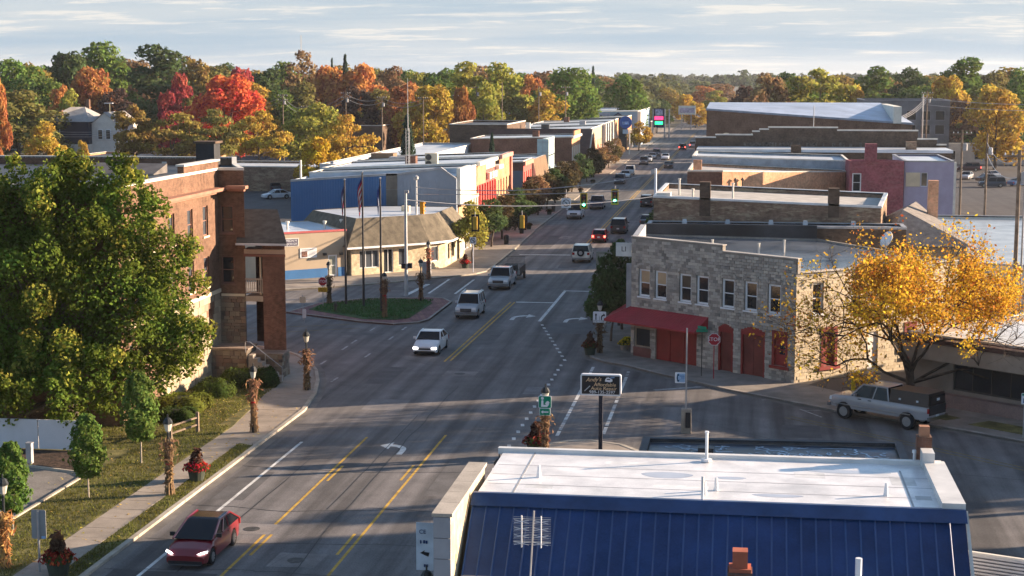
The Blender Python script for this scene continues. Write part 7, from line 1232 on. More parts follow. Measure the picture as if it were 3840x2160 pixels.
lamps = [((-26.75, 96.9), 'street lamp with corn stalks at the pavement corner by the hall steps'), ((-26.4, 84.7), 'street lamp smothered in corn stalks beside the sunlit pavement'), ((-26.3, 71.1), 'street lamp with red ribbon beside the flower barrel'), ((-28.75, 59.2), 'street lamp at the left edge behind the sign back'), ((-9.88, 81.0), 'street lamp carrying the green library sign'), ((-9.95, 113.1), 'street lamp behind the lane-use sign'), ((-9.88, 49.7), 'street lamp at the bottom edge, only its lantern in view'), ((-9.88, 65.3), 'street lamp just behind the corner of the white roof'), ((-28.6, 127.3), 'street lamp with corn stalks at the front of the traffic island'), ((-27.6, 137.2), 'street lamp with corn stalks at the far tip of the traffic island'), ((-35.0, 134.3), 'street lamp with corn stalks beside the yellow-tagged stop sign'), ((-29.9, 152.4), 'street lamp wrapped in red-speckled corn in front of the cream bank')]
for i, (p, lab) in enumerate(lamps):
    if i == 0: r = LPR; r.location = (*p, .1); r['label'] = lab
    else: r = copy_tree(LPR, (*p, .1 if i != 6 else .1), random.uniform(0, 6), lab)
def cornstalks(key_seed, h, n, leaf=.2):
    rng = np.random.RandomState(key_seed); np.random.seed(key_seed); k = MB()
    for i in range(22): a = rng.rand() * 6.283; r = .1 + .1 * rng.rand(); hh = h * (.85 + .2 * rng.rand()); k.tube([(math.cos(a) * r * 1.6, math.sin(a) * r * 1.6, 0), (math.cos(a) * r * .7, math.sin(a) * r * .7, hh * .5), (math.cos(a) * r * (1 + rng.rand()), math.sin(a) * r * (1 + rng.rand()), hh)], .014, 4)
    z = rng.rand(n) ** .8; th = rng.rand(n) * 6.283; rr = (.09 + .10 * rng.rand(n)) * (1 + .6 * np.abs(z - .45)) + (z > .6) * (rng.rand(n) < .4) * rng.rand(n) * .42; P_ = np.stack([rr * np.cos(th), rr * np.sin(th), h * (.02 + .98 * z)], 1); d = np.stack([np.cos(th), np.sin(th), .5 + 0 * th], 1)
    return k, leaves_mesh('husks', P_, d, leaf, .22, .55, M_corn)
variants = {}
def bundle(p, z, h, lab, seed, ribbon=True, col=(.27, .17, .1), sc=(.85, .85, 1.)):
    t = thing('corn_stalk_bundle', lab, 'corn stalks', (*p, z), random.uniform(0, 6), 'corn stalk bundles tied to the lamps', local=True, sc=sc)
    key = (seed % 3, h)
    if key not in variants: a, b = cornstalks(seed % 3 + 5, h, 330); variants[key] = (a.mesh('stalks', mat('dry_stalk', (.3, .2, .11), var=.3)), b)
    for nm, me in zip(('stalks', 'husks'), variants[key]): o = bpy.data.objects.new(nm, me); COL.objects.link(o); o.parent = t; o.color = (*col, 1)
    if ribbon: k = MB(); k.lathe([(.17, h * .55), (.18, h * .57), (.17, h * .59)], 10); k.box((.15, -.1, h * .3), (.07, .04, h * .28)); k.box((.1, -.15, h * .56), (.16, .07, .1)); k.build('ribbon', M_rib, t)
bundle((-26.75, 96.9), .12, 2.5, 'corn stalk bundle on the lamp at the pavement corner by the hall steps', 1, False)
bundle((-26.4, 84.7), .12, 2.9, 'tall bushy corn stalk bundle with red ribbon beside the sunlit pavement', 2, col=(.3, .17, .1)); bundle((-26.3, 71.1), .12, 2.6, 'corn stalk bundle with long red ribbon beside the flower barrel', 3)
bundle((-28.75, 59.2), .12, 2.2, 'orange corn stalk bundle at the lower left corner', 4, False, (.5, .27, .1)); bundle((-9.88, 81.0), .12, 2.2, 'corn stalk bundle below the green library sign', 5); bundle((-9.95, 113.1), .12, 2.2, 'dull corn stalk bundle below the lane-use sign', 6, False, (.16, .11, .07)); bundle((-28.6, 127.3), .16, 3.1, 'corn stalk bundle with orange bow at the front of the traffic island', 7); bundle((-27.6, 137.2), .16, 2.4, 'corn stalk bundle at the far tip of the traffic island', 8, False); bundle((-35.0, 134.3), .16, 2.4, 'corn stalk bundle beside the yellow-tagged stop sign', 9, False, (.14, .1, .065)); bundle((-29.9, 152.4), .12, 3.0, 'red-speckled corn stalk bundle in front of the cream bank', 10, True, (.42, .17, .11))
def planter(p, z, lab, seed, fl=(.45, .035, .03), sc=1., tall=True, pot=None):
    rng = np.random.RandomState(seed); np.random.seed(seed); t = thing('flower_planter', lab, 'planter', (*p, z), 0, 'flower planters on the pavements', local=True, sc=sc); k = MB(); k.lathe([(.3, 0), (.4, .5), (.44, .62), (.4, .62), (.36, .56)], 14); k.build('pot', pot or mat('barrel_green', (.05, .06, .045), var=.3), t)
    def cluster(nm, n, c, r, leaf, col, dz): v = rng.normal(0, 1, (n, 3)); v /= np.linalg.norm(v, axis=1)[:, None]; v[:, 2] = np.abs(v[:, 2]); o = bpy.data.objects.new(nm, leaves_mesh(nm, v * np.array(r) * (.6 + .45 * rng.rand(n))[:, None] + np.array((0, 0, dz)), v, leaf, .6, .8)); COL.objects.link(o); o.parent = t; o.color = (*c, 1)
    cluster('foliage', 420, (.06, .09, .03), (.5, .5, .35), .07, None, .5); cluster('flowers', 420, fl, (.58, .58, .42), .065, None, .5)
    if tall: cluster('tall_leaves', 150, (.10, .055, .04), (.22, .22, .75), .13, None, .7)
planter((-25.95, 73.9), .12, 'round planter of red flowers on the grass verge', 1, sc=1.1); planter((-26.3, 58.6), .12, 'round planter of dark red flowers at the bottom left', 2, (.3, .03, .03), sc=1.2); planter((-10.55, 112.2), .12, 'dark planter with rusty foliage under the lane-use sign', 3, (.16, .06, .035), sc=1.1); planter((-28.0, 162.0), .12, 'planter of red flowers at the bank corner', 4, (.5, .05, .03)); planter((-10.45, 81.6), .12, 'planter with red-brown foliage beside the green library sign', 5, (.24, .06, .045), sc=1.2)
for i, (x, y) in enumerate(((-8.35, 114.6), (-8.2, 116.0))): planter((x, y), .12, ('pot of yellow flowers by the shop door, nearer one', 'pot of yellow flowers by the shop door, farther one')[i], 8 + i, (.6, .45, .03), .8, False, M_conc)
for i in range(5): planter((-27.2, 205 + i * 22), .12, 'dark flower tub in the shade by the left kerb, %s from the near end' % ('first', 'second', 'third', 'fourth', 'fifth')[i], 20 + i, (.1, .05, .04), .9, False)
# bins in the shade
# ---- signs
M_gs = mat('sign_green', (.0, .22, .13), rough=.4, var=.04); M_rs = mat('sign_red', (.34, .01, .025), rough=.4, var=.05); M_ws = mat('sign_face_white', (.68, .7, .74), rough=.45, var=.05); M_bk = mat('sign_black', (.015, .016, .02), rough=.5); M_ys = mat('sign_yellow', (.65, .38, .02), rough=.45)
def signpost(nm, lab, p, h, m=None, r=.035, z=.1): t = thing(nm, lab, 'sign', (*p, z)); k = MB(); k.tube([(*p, z), (*p, z + h)], r, 6); k.build('post', m or M_st, t); return t
def plate(t, nm, p, w, h, z, m, d=.03, rz=0., corner=.06):
    k = MB(); c, s_ = math.cos(rz), math.sin(rz); P2 = []
    for (cx_, cz_, a0) in ((w / 2 - corner, h / 2 - corner, 0), (-w / 2 + corner, h / 2 - corner, 90), (-w / 2 + corner, -h / 2 + corner, 180), (w / 2 - corner, -h / 2 + corner, 270)):
        for a in (0, 45, 90): P2.append((cx_ + corner * math.cos(RAD(a0 + a)), cz_ + corner * math.sin(RAD(a0 + a))))
    n = len(P2); i = len(k.v)
    for dd in (-d / 2, d / 2):
        for a, b in P2: k.v.append((p[0] + a * c - dd * s_, p[1] + a * s_ + dd * c, z + b))
    for j in range(n): k.f.append((j, (j + 1) % n, n + (j + 1) % n, n + j)); k.mi.append(0)
    k.f.append(tuple(range(n))); k.mi.append(0); k.f.append(tuple(range(2 * n - 1, n - 1, -1))); k.mi.append(0); return k.build(nm, m, t)
def flat(t, nm, pts, p, m, z, y, rz=0.):
    k = MB(); c, s_ = math.cos(rz), math.sin(rz); k.quad(*[(p[0] + a * c - y * s_ * 1, p[1] + a * s_ + y * c, z + b) for a, b in pts]); return k.build(nm, m, t)
def octa(r): return [(r * math.cos(RAD(22.5 + 45 * i)), r * math.sin(RAD(22.5 + 45 * i))) for i in range(8)]
def stop(lab, p, h, s_=.42, rz=0., post=None):
    t = signpost('stop_sign', lab, p, h, post); y0 = -.05
    for r, m, y in ((s_, M_ws, y0), (s_ * .92, M_rs, y0 - .012)):
        k = MB(); n = 8; k.v = [(p[0] + a, p[1] + y + dd, h - s_ + .1 + b) for dd in (-.005, .005) for a, b in octa(r)]
        for j in range(n): k.f.append((j, (j + 1) % n, n + (j + 1) % n, n + j)); k.mi.append(0)
        k.f.append(tuple(range(n))); k.mi.append(0); k.f.append(tuple(range(2 * n - 1, n - 1, -1))); k.mi.append(0); k.build('border' if m is M_ws else 'face', m, t)
    text('lettering', 'STOP', s_ * .78, (p[0], p[1] + y0 - .022, h - s_ + .1), (1, 0, 0), (0, 0, 1), M_ws, t); return t
stop('stop sign in front of the grey block building between the red doors', (-1.8, 104.3), 3.0, .42, post=M_rs)
t = stop('stop sign with yellow plate below it on the traffic island', (-35.2, 133.0), 2.55, .4); plate(t, 'yellow_plate', (-35.2, 132.95), .8, .4, 1.55, M_ys); scribble(t, (-35.5, 132.92), (1, 0), 0, .6, 1.57, .1, mat('amber_ink', (.3, .14, .01))); scribble(t, (-35.5, 132.92), (1, 0), 0, .6, 1.4, .1, MATS['amber_ink'])
t = signpost('street_name_sign', 'green street name sign on a dark post left of the stop sign', (-2.6, 105.1), 3.3, M_iron)
for z, rz in ((3.1, .2), (3.3, -.7)): plate(t, 'blade', (-2.6, 105.05), .75, .2, z, M_gs, rz=rz, corner=.02)
# library sign
t = thing('library_sign', 'green library symbol sign with white left arrow plate on a street lamp', 'sign', (-9.88, 80.8, 2)); LQ = (-9.88, 80.8); sc_ = lambda pts: [(a * .68, b * .68) for a, b in pts]
plate(t, 'symbol_plate', LQ, .66, .64, 3.05, M_ws); plate(t, 'symbol_face', (-9.88, 80.77), .61, .59, 3.05, M_gs)
flat(t, 'reader_head', sc_([(.11 * math.cos(a) - .18, .11 * math.sin(a) + .29) for a in np.linspace(0, 6.1, 14)]), LQ, M_ws, 3.05, -.052); flat(t, 'reader_body', sc_([(-.28, -.36), (.18, -.36), (.3, -.22), (.08, -.2), (-.1, -.2), (-.1, .1), (-.16, .16), (-.26, .12)]), LQ, M_ws, 3.05, -.053); flat(t, 'book', sc_([(.1, -.2), (.3, -.22), (.36, .0), (.24, .1), (.14, .06), (.02, -.1)]), LQ, M_ws, 3.05, -.055)
plate(t, 'arrow_plate', LQ, .56, .38, 2.54, M_ws, corner=.04); plate(t, 'arrow_face', (-9.88, 80.77), .51, .33, 2.54, M_gs, corner=.03); flat(t, 'arrow', sc_([(-.28, 0), (-.12, .13), (-.12, .045), (.28, .045), (.28, -.045), (-.12, -.045), (-.12, -.13)]), LQ, M_ws, 2.54, -.052)
# lane-use sign
t = thing('lane_use_sign', 'white lane-use sign with straight and right-turn arrows by the red awning', 'sign', (-9.95, 112.85, 2)); plate(t, 'panel', (-9.95, 112.85), .92, .78, 2.7, M_ws); flat(t, 'straight_arrow', [(-.29, -.2), (-.22, -.2), (-.22, .12), (-.17, .12), (-.255, .28), (-.34, .12), (-.29, .12)], (-9.95, 112.85), M_bk, 2.7, -.03); flat(t, 'turn_arrow', [(.1, -.2), (.17, -.2), (.17, -.02), (.24, .08), (.3, .1), (.3, .02), (.4, .16), (.26, .26), (.27, .18), (.16, .14), (.1, .0)], (-9.95, 112.85), M_bk, 2.7, -.03); flat(t, 'divider', [(-.01, -.32), (.01, -.32), (.01, .05), (-.01, .05)], (-9.95, 112.85), M_bk, 2.7, -.03)
for x in (-.25, .25): text('lettering', 'ONLY', .14, (-9.95 + x, 112.815, 2.42), (1, 0, 0), (0, 0, 1), M_bk, t)
# repair shop pylon
p = (-7.25, 83.3); t = thing('repair_shop_sign', 'black roadside sign with white frame and orange lettering on a dark pole', 'sign', (*p, .1)); k = MB(); k.box((*p, .1), (.2, .2, 3.2)); k.build('pole', mat('navy_pole', (.02, .023, .035)), t); plate(t, 'frame', p, 2.12, 1.12, 3.55, M_ws, .3, corner=.1); plate(t, 'face', (p[0], p[1] - .16), 1.96, .96, 3.55, M_bk, .02, corner=.03)
M_og = mat('orange_ink', (.72, .5, .3)); Y_ = p[1] - .178
text('lettering', "Andy's", .3, (p[0] - .38, Y_, 3.83), (1, 0, .06), (-.06, 0, 1), M_og, t, shear=.35); text('lettering', 'Affordable', .26, (p[0] + .22, Y_, 3.57), (1, 0, 0), (0, 0, 1), M_og, t, shear=.1, squash=1.05); text('lettering', 'Auto Repair', .26, (p[0] + .16, Y_, 3.37), (1, 0, 0), (0, 0, 1), M_og, t, shear=.1, squash=1.05); text('phone_number', '989-135-2597', .24, (p[0] + .08, Y_, 3.17), (1, 0, 0), (0, 0, 1), M_ws, t)
for nm, pts, m in (('car_picture', [(.22, .2), (.5, .16), (.62, .22), (.6, .32), (.5, .36), (.42, .42), (.3, .4), (.24, .3)], M_ws), ('car_window', [(.3, .29), (.5, .28), (.48, .34), (.34, .34)], M_bk), ('car_bonnet', [(.5, .36), (.74, .4), (.7, .46), (.48, .42)], mat('sky_ink', (.2, .3, .5)))): flat(t, nm, pts, p, m, 3.55, -.182 if m is not M_bk else -.185)
k = MB(); k.tube([(p[0] - .84, Y_, 3.22), (p[0] - .55, Y_, 3.5)], .025, 4); k.build('wrench', M_rim, t)
# payphone pole and sign
p = (-3.0, 88.3); t = thing('telephone_sign_pole', 'slim pale pole with blue and white telephone sign above a phone box', 'sign', (*p, 0)); k = MB(); k.tube([(*p, 0), (*p, 5.85)], .05, 6); k.build('pole', M_st, t); plate(t, 'panel', (p[0] - .34, p[1] - .06), .56, .6, 3.1, M_ws, corner=.04); plate(t, 'field', (p[0] - .28, p[1] - .085), .4, .48, 3.1, mat('sign_sky', (.3, .45, .65)), .01, corner=.02); flat(t, 'receiver', [(-.2, .2), (-.1, .22), (-.08, .12), (-.15, .1), (-.15, -.1), (-.08, -.12), (-.1, -.22), (-.2, -.2), (-.23, 0)], (p[0] - .3, p[1] - .06), mat('sign_teal', (.02, .08, .16)), 3.1, -.045)
for i in range(3): scribble(t, (p[0] - .36, p[1] - .09), (1, 0), 0, .26 - .06 * (i == 2), 3.17 - i * .1, .06, mat('sign_blue_ink', (.05, .15, .35)), .012)
k = MB(); k.box((p[0] + .02, p[1] + .05, .012), (.55, .45, 1.35)); k.box((p[0] - .16, p[1] - .19, .3), (.16, .06, 1.0)); k.build('phone_box', M_conc, t); k = MB(); k.box((p[0] + .12, p[1] - .2, .35), (.26, .06, .85)); k.build('phone_opening', M_bk, t)
# banner sign partly hidden at the bottom
t = thing('banner_sign', 'tall white and blue banner sign beside the foreground stone parapet', 'sign', (-9.6, 51, 2)); plate(t, 'panel', (-9.85, 51.6), 1.5, 1.62, 4.0, mat('banner_white', (.5, .58, .68)), corner=.02); text('lettering', 'CE', .2, (-10.38, 51.57, 4.5), (1, 0, 0), (0, 0, 1), mat('navy_letter', (.02, .05, .15)), t); flat(t, 'arrow', [(-.62, -.22), (-.45, -.12), (-.48, -.18), (-.3, -.2), (-.34, -.34), (-.45, -.3)], (-9.85, 51.6), M_bk, 4.0, -.025); scribble(t, (-10.5, 51.58), (1, 0), .03, .3, 4.1, .12, MATS['navy_letter']); scribble(t, (-10.5, 51.58), (1, 0), .08, .3, 3.3, .1, MATS['navy_letter']); k = MB(); k.tube([(-9.3, 51.7, 0), (-9.3, 51.7, 5)], .04, 6); k.build('post', M_st, t)
# back of a sign, lower left
t = signpost('sign_back', 'grey back of a rectangular road sign at the lower left', (-27.2, 58.9), 2.5, M_st, .045); plate(t, 'panel', (-27.2, 58.96), .6, 1.17, 2.04, mat('bare_aluminium', (.27, .27, .275), rough=.5, var=.08), .02); plate(t, 'sticker', (-27.02, 58.94), .16, .1, 1.52, mat('sticker_blue', (.3, .45, .7)), .01, corner=.01); k = MB(); k.tube([(-27.2, 58.92, 1.5), (-27.2, 58.92, 2.6)], .05, 4); k.build('bracket', M_st, t)
t = signpost('accessible_parking_sign', 'small blue and white accessible parking sign at the right edge', (15.1, 89.3), 2.4, M_st); plate(t, 'panel', (15.1, 89.25), .36, .62, 2.25, M_ws, .02, corner=.04); plate(t, 'symbol', (15.12, 89.22), .2, .26, 2.15, mat('sign_blue', (.02, .1, .35)), .01, corner=.02); plate(t, 'green_strip', (15.1, 89.22), .3, .1, 2.47, M_gs, .01, corner=.01)
t = signpost('turn_ban_sign', 'square no-left-turn sign on a pole at the bank corner', (-26.6, 158.6), 3.5, M_ws, .05); plate(t, 'panel', (-26.6, 158.5), .62, .66, 3.3, M_ws, corner=.05)
def noturn(t, c, r=.24):
    k = MB(); P2 = [(c[0] + r * math.cos(a), c[1], c[2] + r * math.sin(a)) for a in np.linspace(0, 2 * PI, 17)]; k.tube(P2, .03, 4); k.tube([(c[0] - r * .7, c[1], c[2] + r * .7), (c[0] + r * .7, c[1], c[2] - r * .7)], .025, 4); k.build('ban_ring', M_bk, t); k = MB(); k.tube([(c[0] + .08, c[1], c[2] - .14), (c[0] + .08, c[1], c[2] + .04), (c[0] - .1, c[1], c[2] + .05)], .022, 4); k.build('arrow', M_bk, t)
noturn(t, (-26.6, 158.47, 3.3))
for i, (p, z, w_, h_, lab) in enumerate((((-34.9, 125.6), 1.9, .5, .5, 'diamond-shaped pale sign seen past the corner of the brick hall'), ((-34.4, 124.2), 1.0, .3, .7, 'small white plate sign below the diamond sign by the brick hall'))): t = signpost('small_sign', lab, p, z + .1, M_st); plate(t, 'panel', (p[0], p[1] - .05), w_, h_, z - .2, M_cream if i == 0 else M_ws)
# ---- flagpoles and flags
def flag(lab, p, h, stripes):
    t = thing('flagpole', lab, 'flagpole', (*p, .12)); k = MB(); k.tube([(*p, .1), (*p, h)], [.11, .06], 8); k.build('pole', mat('dark_bronze', (.05, .05, .055), rough=.35, metal=.4), t); k = MB(); k.lathe([(.02, 0), (.09, .05), (.1, .1), (.06, .17), (.01, .19)], 8, (*p, h)); k.build('finial', M_rim, t)
    if stripes is not None:
        f = thing('flag', stripes[0], 'flag', (p[0], p[1], h - 2.6)); k = MB(); n = 7; cols = stripes[1]; W_ = 1.5
        for s_ in range(len(cols)):
            k.cur = s_
            for i in range(n):
                q = []
                for (ii, ss) in ((i, s_), (i + 1, s_), (i + 1, s_ + 1), (i, s_ + 1)):
                    u_ = ii / n; v_ = ss / len(cols); dx = -.05 - .42 * math.sin(u_ * 1.6) * (.35 + .4 * (1 - v_)); dy = .1 * math.sin(u_ * 9 + v_ * 2); q.append((p[0] + dx * stripes[2], p[1] - .05 + dy, h - .35 - v_ * stripes[3] - u_ * 1.25))
                k.quad(*q)
        k.build('cloth', [mat('flag_%s' % '_'.join('%d' % (c_ * 99) for c_ in c), c, rough=.8, var=.1) for c in cols], f)
RW_ = [(.45, .02, .04), (.65, .62, .6)]
flag('leftmost of the three flagpoles on the traffic island', (-33.5, 134.2), 10.7, ('dark drooping flag on the leftmost flagpole', [(.05, .05, .14), (.4, .4, .45), (.25, .03, .06)], .9, 1.6)); flag('tallest middle flagpole on the traffic island', (-31.7, 133.1), 11.4, ('drooping striped national flag in red, white and blue on the middle pole', [(.03, .04, .16)] + [RW_[i % 2] for i in range(7)], 1.25, 2.2)); flag('rightmost flagpole on the traffic island', (-29.5, 130.1), 11.1, ('dark blue drooping flag on the rightmost flagpole', [(.04, .06, .2), (.3, .32, .4)], .8, 1.5))
# ---- signal poles, span wires and signals
def pole(nm, lab, p, h, r, m, cat='pole'): t = thing(nm, lab, cat, (*p, 0)); k = MB(); k.tube([(*p, 0), (*p, h)], [r, r * .7], 10); k.build('shaft', m, t); return t
SPa = pole('signal_pole', 'pale steel signal pole at the tip of the traffic island', (-29.73, 141.2), 9.4, .17, mat('pale_steel', (.5, .5, .5), rough=.4, metal=.3), 'signal pole'); k = MB(); k.box((-29.6, 141.1, 9.2), (.35, .2, .25)); k.build('pole_top', M_st, SPa)
SPb = pole('signal_pole', 'steel signal pole with lamp arm beside the bank', (-33.0, 162.0), 9.1, .15, MATS['pale_steel'], 'signal pole'); k = MB(); k.lathe([(.05, 0), (.28, .1), (.3, .35), (.1, .5)], 10, (-33.0, 161.9, 9.0)); k.build('beacon', M_st, SPb)
SPc = pole('signal_pole', 'white signal pole on the right behind the old brick building', (-8.6, 158), 10.6, .17, M_ws, 'signal pole'); k = MB(); k.box((-8.85, 157.8, 10.1), (.35, .2, .4)); k.build('clamp', M_st, SPc)
def wire(lab, a, b, sag, r=.022, grp='overhead wires', m=None):
    k = MB(); a, b = Vector(a), Vector(b); k.tube([tuple(a + (b - a) * t_ + Vector((0, 0, -4 * sag * t_ * (1 - t_)))) for t_ in np.linspace(0, 1, 13)], r, 4, False); return tag(k.build('overhead_wire', m or M_st), lab, 'wire', grp)
wire('upper span wire carrying the signals over the far crossing', (-33, 162, 8.3), (-8.6, 158, 10.1), .9, .045); wire('lower tether wire below the far signals', (-33, 162, 7.6), (-8.6, 158, 8.6), .25, .035); wire('span wire over the near side of the crossing from the island pole', (-29.73, 141.2, 8.6), (-8.6, 158, 7.9), .75, .045)
def signal(lab, p, z, rear, on_=None):
    t = thing('traffic_signal', lab, 'traffic light', (*p, z), 0, 'signals hung over the crossing'); k = MB(); k.box((*p, z - .6), (.4, .3, 1.2)); k.build('housing', mat('signal_black', (.02, .02, .02)) if not rear else mat('signal_yellow', (.5, .3, .04)), t); k = MB(); k.bb(p[0] - .36, p[0] + .36, p[1] - .16 if not rear else p[1] + .16, p[1] - .15 if not rear else p[1] + .17, z - .8, z + .8); k.build('backplate', MATS['signal_yellow'] if not rear and False else M_bk, t)
    if not rear:
        k = MB()
        for x0, x1, z0, z1 in ((-.36, .36, .66, .76), (-.36, .36, -.76, -.66), (-.36, -.26, -.66, .66), (.26, .36, -.66, .66)): k.bb(p[0] + x0, p[0] + x1, p[1] - .185, p[1] - .165, z + z0, z + z1)
        k.build('border', mat('signal_border', (.6, .42, .05)), t)
        for i, (nm, c, e) in enumerate((('red_lens', (.2, .01, .01), 0), ('amber_lens', (.28, .12, .01), 0), ('green_lens', (.1, 1, .45), 7))): k = MB(); k.lathe([(.14, 0), (.12, .05), (.02, .07)], 12); k.xform(Matrix.Translation((p[0], p[1] - .2, z + .36 - i * .36)) @ Matrix.Rotation(RAD(90), 4, 'X')); k.build(nm, mat('lens_' + nm, c, rough=.3, emit=e), t); k = MB(); k.tube([(p[0] - .15, p[1] - .3, z + .38 - i * .36), (p[0], p[1] - .34, z + .52 - i * .36), (p[0] + .15, p[1] - .3, z + .38 - i * .36)], .02, 4); k.build('visor', M_bk, t)
    k = MB(); k.tube([(*p, z + .55), (*p, z + 1.05)], .03, 5); k.build('hanger', M_st, t)
signal('left green traffic signal facing the camera on the far span', (-15.74, 160), 7.25, False); signal('right green traffic signal facing the camera on the far span', (-12.67, 160), 7.67, False)
signal('yellow-backed traffic signal beside the bank roof, facing away', (-24.7, 148.4), 5.95, True); signal('yellow-backed traffic signal farther right, facing away', (-20.6, 150.5), 5.95, True)
t = thing('hanging_turn_ban_sign', 'white no-left-turn sign hung from the far span wire', 'sign', (-17.5, 160, 6.5)); plate(t, 'panel', (-17.5, 160), .95, .95, 7.0, M_ws, corner=.05); noturn(t, (-17.5, 159.95, 7.0), .33); k = MB(); k.tube([(-17.5, 160, 7.45), (-17.5, 160, 8.35)], .03, 5); k.build('hanger', M_st, t)
t = thing('pole_signal', 'orange-lit side traffic signal mounted on the pole beside the bank', 'traffic light', (-32.2, 161.8, 5)); k = MB(); k.box((-32.35, 161.7, 5.6), (.4, .4, 1.3)); k.build('housing', mat('signal_orange', (.6, .25, .02)), t); k = MB()
for i in range(3): k.tube([(-32.2, 161.5, 5.9 + i * .4), (-32.05, 161.2, 6.0 + i * .4), (-31.95, 161.5, 5.9 + i * .4)], .05, 4)
k.build('visors', MATS['signal_orange'], t); k = MB(); k.tube([(-32.9, 162, 6.6), (-32.4, 161.7, 6.6)], .04, 5); k.build('arm', M_st, t)
for i, p in enumerate(((-29.4, 141.3), (-29.9, 141.0))): t = thing('pedestrian_signal', ('dark pedestrian signal head low on the island signal pole, right side', 'dark pedestrian signal head low on the island signal pole, left side')[i], 'signal', (*p, 2.6)); k = MB(); k.box((*p, 2.5), (.4, .3, .45)); k.build('head', M_bk, t); k = MB(); k.tube([(*p, 2.7), (-29.73, 141.2, 2.7)], .03, 4); k.build('bracket', M_st, t)
CB = thing('signal_cabinet', 'grey signal control cabinet at the bank corner', 'cabinet', (-30.6, 155.0, .12)); k = MB(); k.box((-30.6, 155.0, .12), (.8, .5, 1.4)); k.build('casing', M_copg, CB)
# ---- bits on the left lawn
t = thing('split_rail_fence', 'short weathered split-rail fence section on the lawn', 'fence', (-29.8, 83.2, .1)); 
for p in ((-29.45, 84.2), (-30.2, 82.0)): k = MB(); k.box((*p, .1), (.16, .16, 1.15)); k.build('post', M_wood, t)
for z in (.55, .95): k = MB(); k.tube([(-29.45, 84.2, z), (-30.2, 82.0, z - .06)], .055, 5); k.build('rail', M_wood, t)
t = thing('white_panel_wall', 'long white panel wall behind a mulch bed at the left edge', 'wall', (-38, 78.9, .1))
for i in range(4): k = MB(); k.bb(-36.2 - i * 2.2, -34.05 - i * 2.2, 78.85, 78.95, .2, 1.75); k.build('panel', mat('white_vinyl', (.6, .61, .64), var=.04, rough=.5), t)
k = MB(); k.bb(-34.05, -33.93, 78.8, 78.95, .1, 1.85); k.build('end_post', M_wfr, t)
t = thing('pedestal_box', 'grey utility pedestal post at the end of the parking bay', 'pedestal', (-35.4, 76.0, .1)); k = MB(); k.box((-35.4, 76.0, .1), (.28, .28, 1.05)); k.build('casing', M_copg, t); k = MB(); k.box((-35.4, 76.0, 1.15), (.32, .32, .06)); k.build('lid', M_copg, t)
t = thing('yellow_bollard', 'yellow bollard behind the lifted pickup', 'bollard', (6.6, 97.6, .1)); k = MB(); k.lathe([(.13, 0), (.13, 1.5), (.08, 1.6), (.01, 1.62)], 10, (6.6, 97.6, .1)); k.build('tube', mat('bollard_yellow', (.5, .36, .02), var=.15), t)
t = thing('fire_hydrant', 'small dark hydrant on the traffic island grass', 'hydrant', (-33.4, 130.2, .16)); k = MB(); k.lathe([(.14, 0), (.11, .1), (.11, .5), (.14, .55), (.1, .68), (.03, .74)], 10, (-33.4, 130.2, .16)); k.build('barrel', M_iron, t); k = MB(); k.tube([(-33.6, 130.2, .6), (-33.2, 130.2, .6)], .05, 6); k.build('outlets', M_iron, t)
for i, (p, lab) in enumerate((((-27.3, 186), 'dark litter bin on the shaded left pavement, nearest'), ((-27.3, 199), 'dark litter bin on the shaded left pavement, second'), ((-27.2, 232), 'dark litter bin on the shaded left pavement, third'))): t = thing('litter_bin', lab, 'bin', (*p, .12), 0, 'litter bins'); k = MB(); k.lathe([(.26, 0), (.3, .8), (.32, .82), (.3, .9)], 12, (*p, .12)); k.build('bin', M_bk, t); k = MB(); k.lathe([(.33, .9), (.25, 1.05), (.05, 1.1)], 12, (*p, .12)); k.build('lid', M_bk, t)
# ---- utility poles, wires
def upole(lab, p, h, arms=1, tr=False, lean=0., m=None, r=.15, light=False):
    t = thing('utility_pole', lab, 'utility pole', (*p, 0), 0, 'wooden utility poles'); k = MB(); k.tube([(p[0], p[1], 0), (p[0] + lean, p[1], h)], [r, r * .7], 8); k.build('shaft', m or M_wood, t)
    for i in range(arms):
        z = h - .5 - i * 1.0; k = MB(); k.box((p[0] + lean, p[1] - .12, z), (2.3, .12, .14)); k.build('crossarm', m or M_wood, t); k = MB()
        for x in (-1.0, -.5, .5, 1.0): k.lathe([(.05, 0), (.06, .12), (.02, .18)], 6, (p[0] + lean + x, p[1] - .12, z + .14))
        k.build('insulators', M_ws, t)
    if tr: k = MB(); k.lathe([(.05, 0), (.25, .05), (.25, .8), (.1, .9)], 10, (p[0] + lean + .38, p[1] - .1, h - 2.4)); k.build('transformer', M_copg, t)
    if light: k = MB(); k.box((p[0], p[1] - .4, h - .1), (2.0, .5, .16)); k.build('floodlight', M_ws, t)
ups = [((-112.5, 355), 14, 1, True, 'utility pole with transformer above the dark roof, left of the golden tree'), ((-101.9, 353), 15.5, 2, True, 'utility pole with two crossarms left of the golden tree'), ((-96.9, 354), 13, 1, False, 'utility pole directly behind the round orange-gold tree'), ((-88.1, 355), 16, 2, True, 'tall utility pole in front of the large golden locust'), ((-80.8, 359), 15, 1, True, 'utility pole right of the large golden locust'), ((-70, 352), 15, 1, False, 'leaning utility pole beside the spruce'), ((-64.5, 390), 17, 1, True, 'utility pole below the yellow-green trees'), ((-50, 395), 17, 0, True, 'utility pole behind the brown warehouse'), ((-44, 400), 17, 1, True, 'utility pole with transformer left of the pale blue hall'), ((-56, 375), 18, 0, False, 'bare utility pole behind the brown warehouse roof')]
for p, h, a, tr, lab in ups: upole(lab, p, h, a, tr)
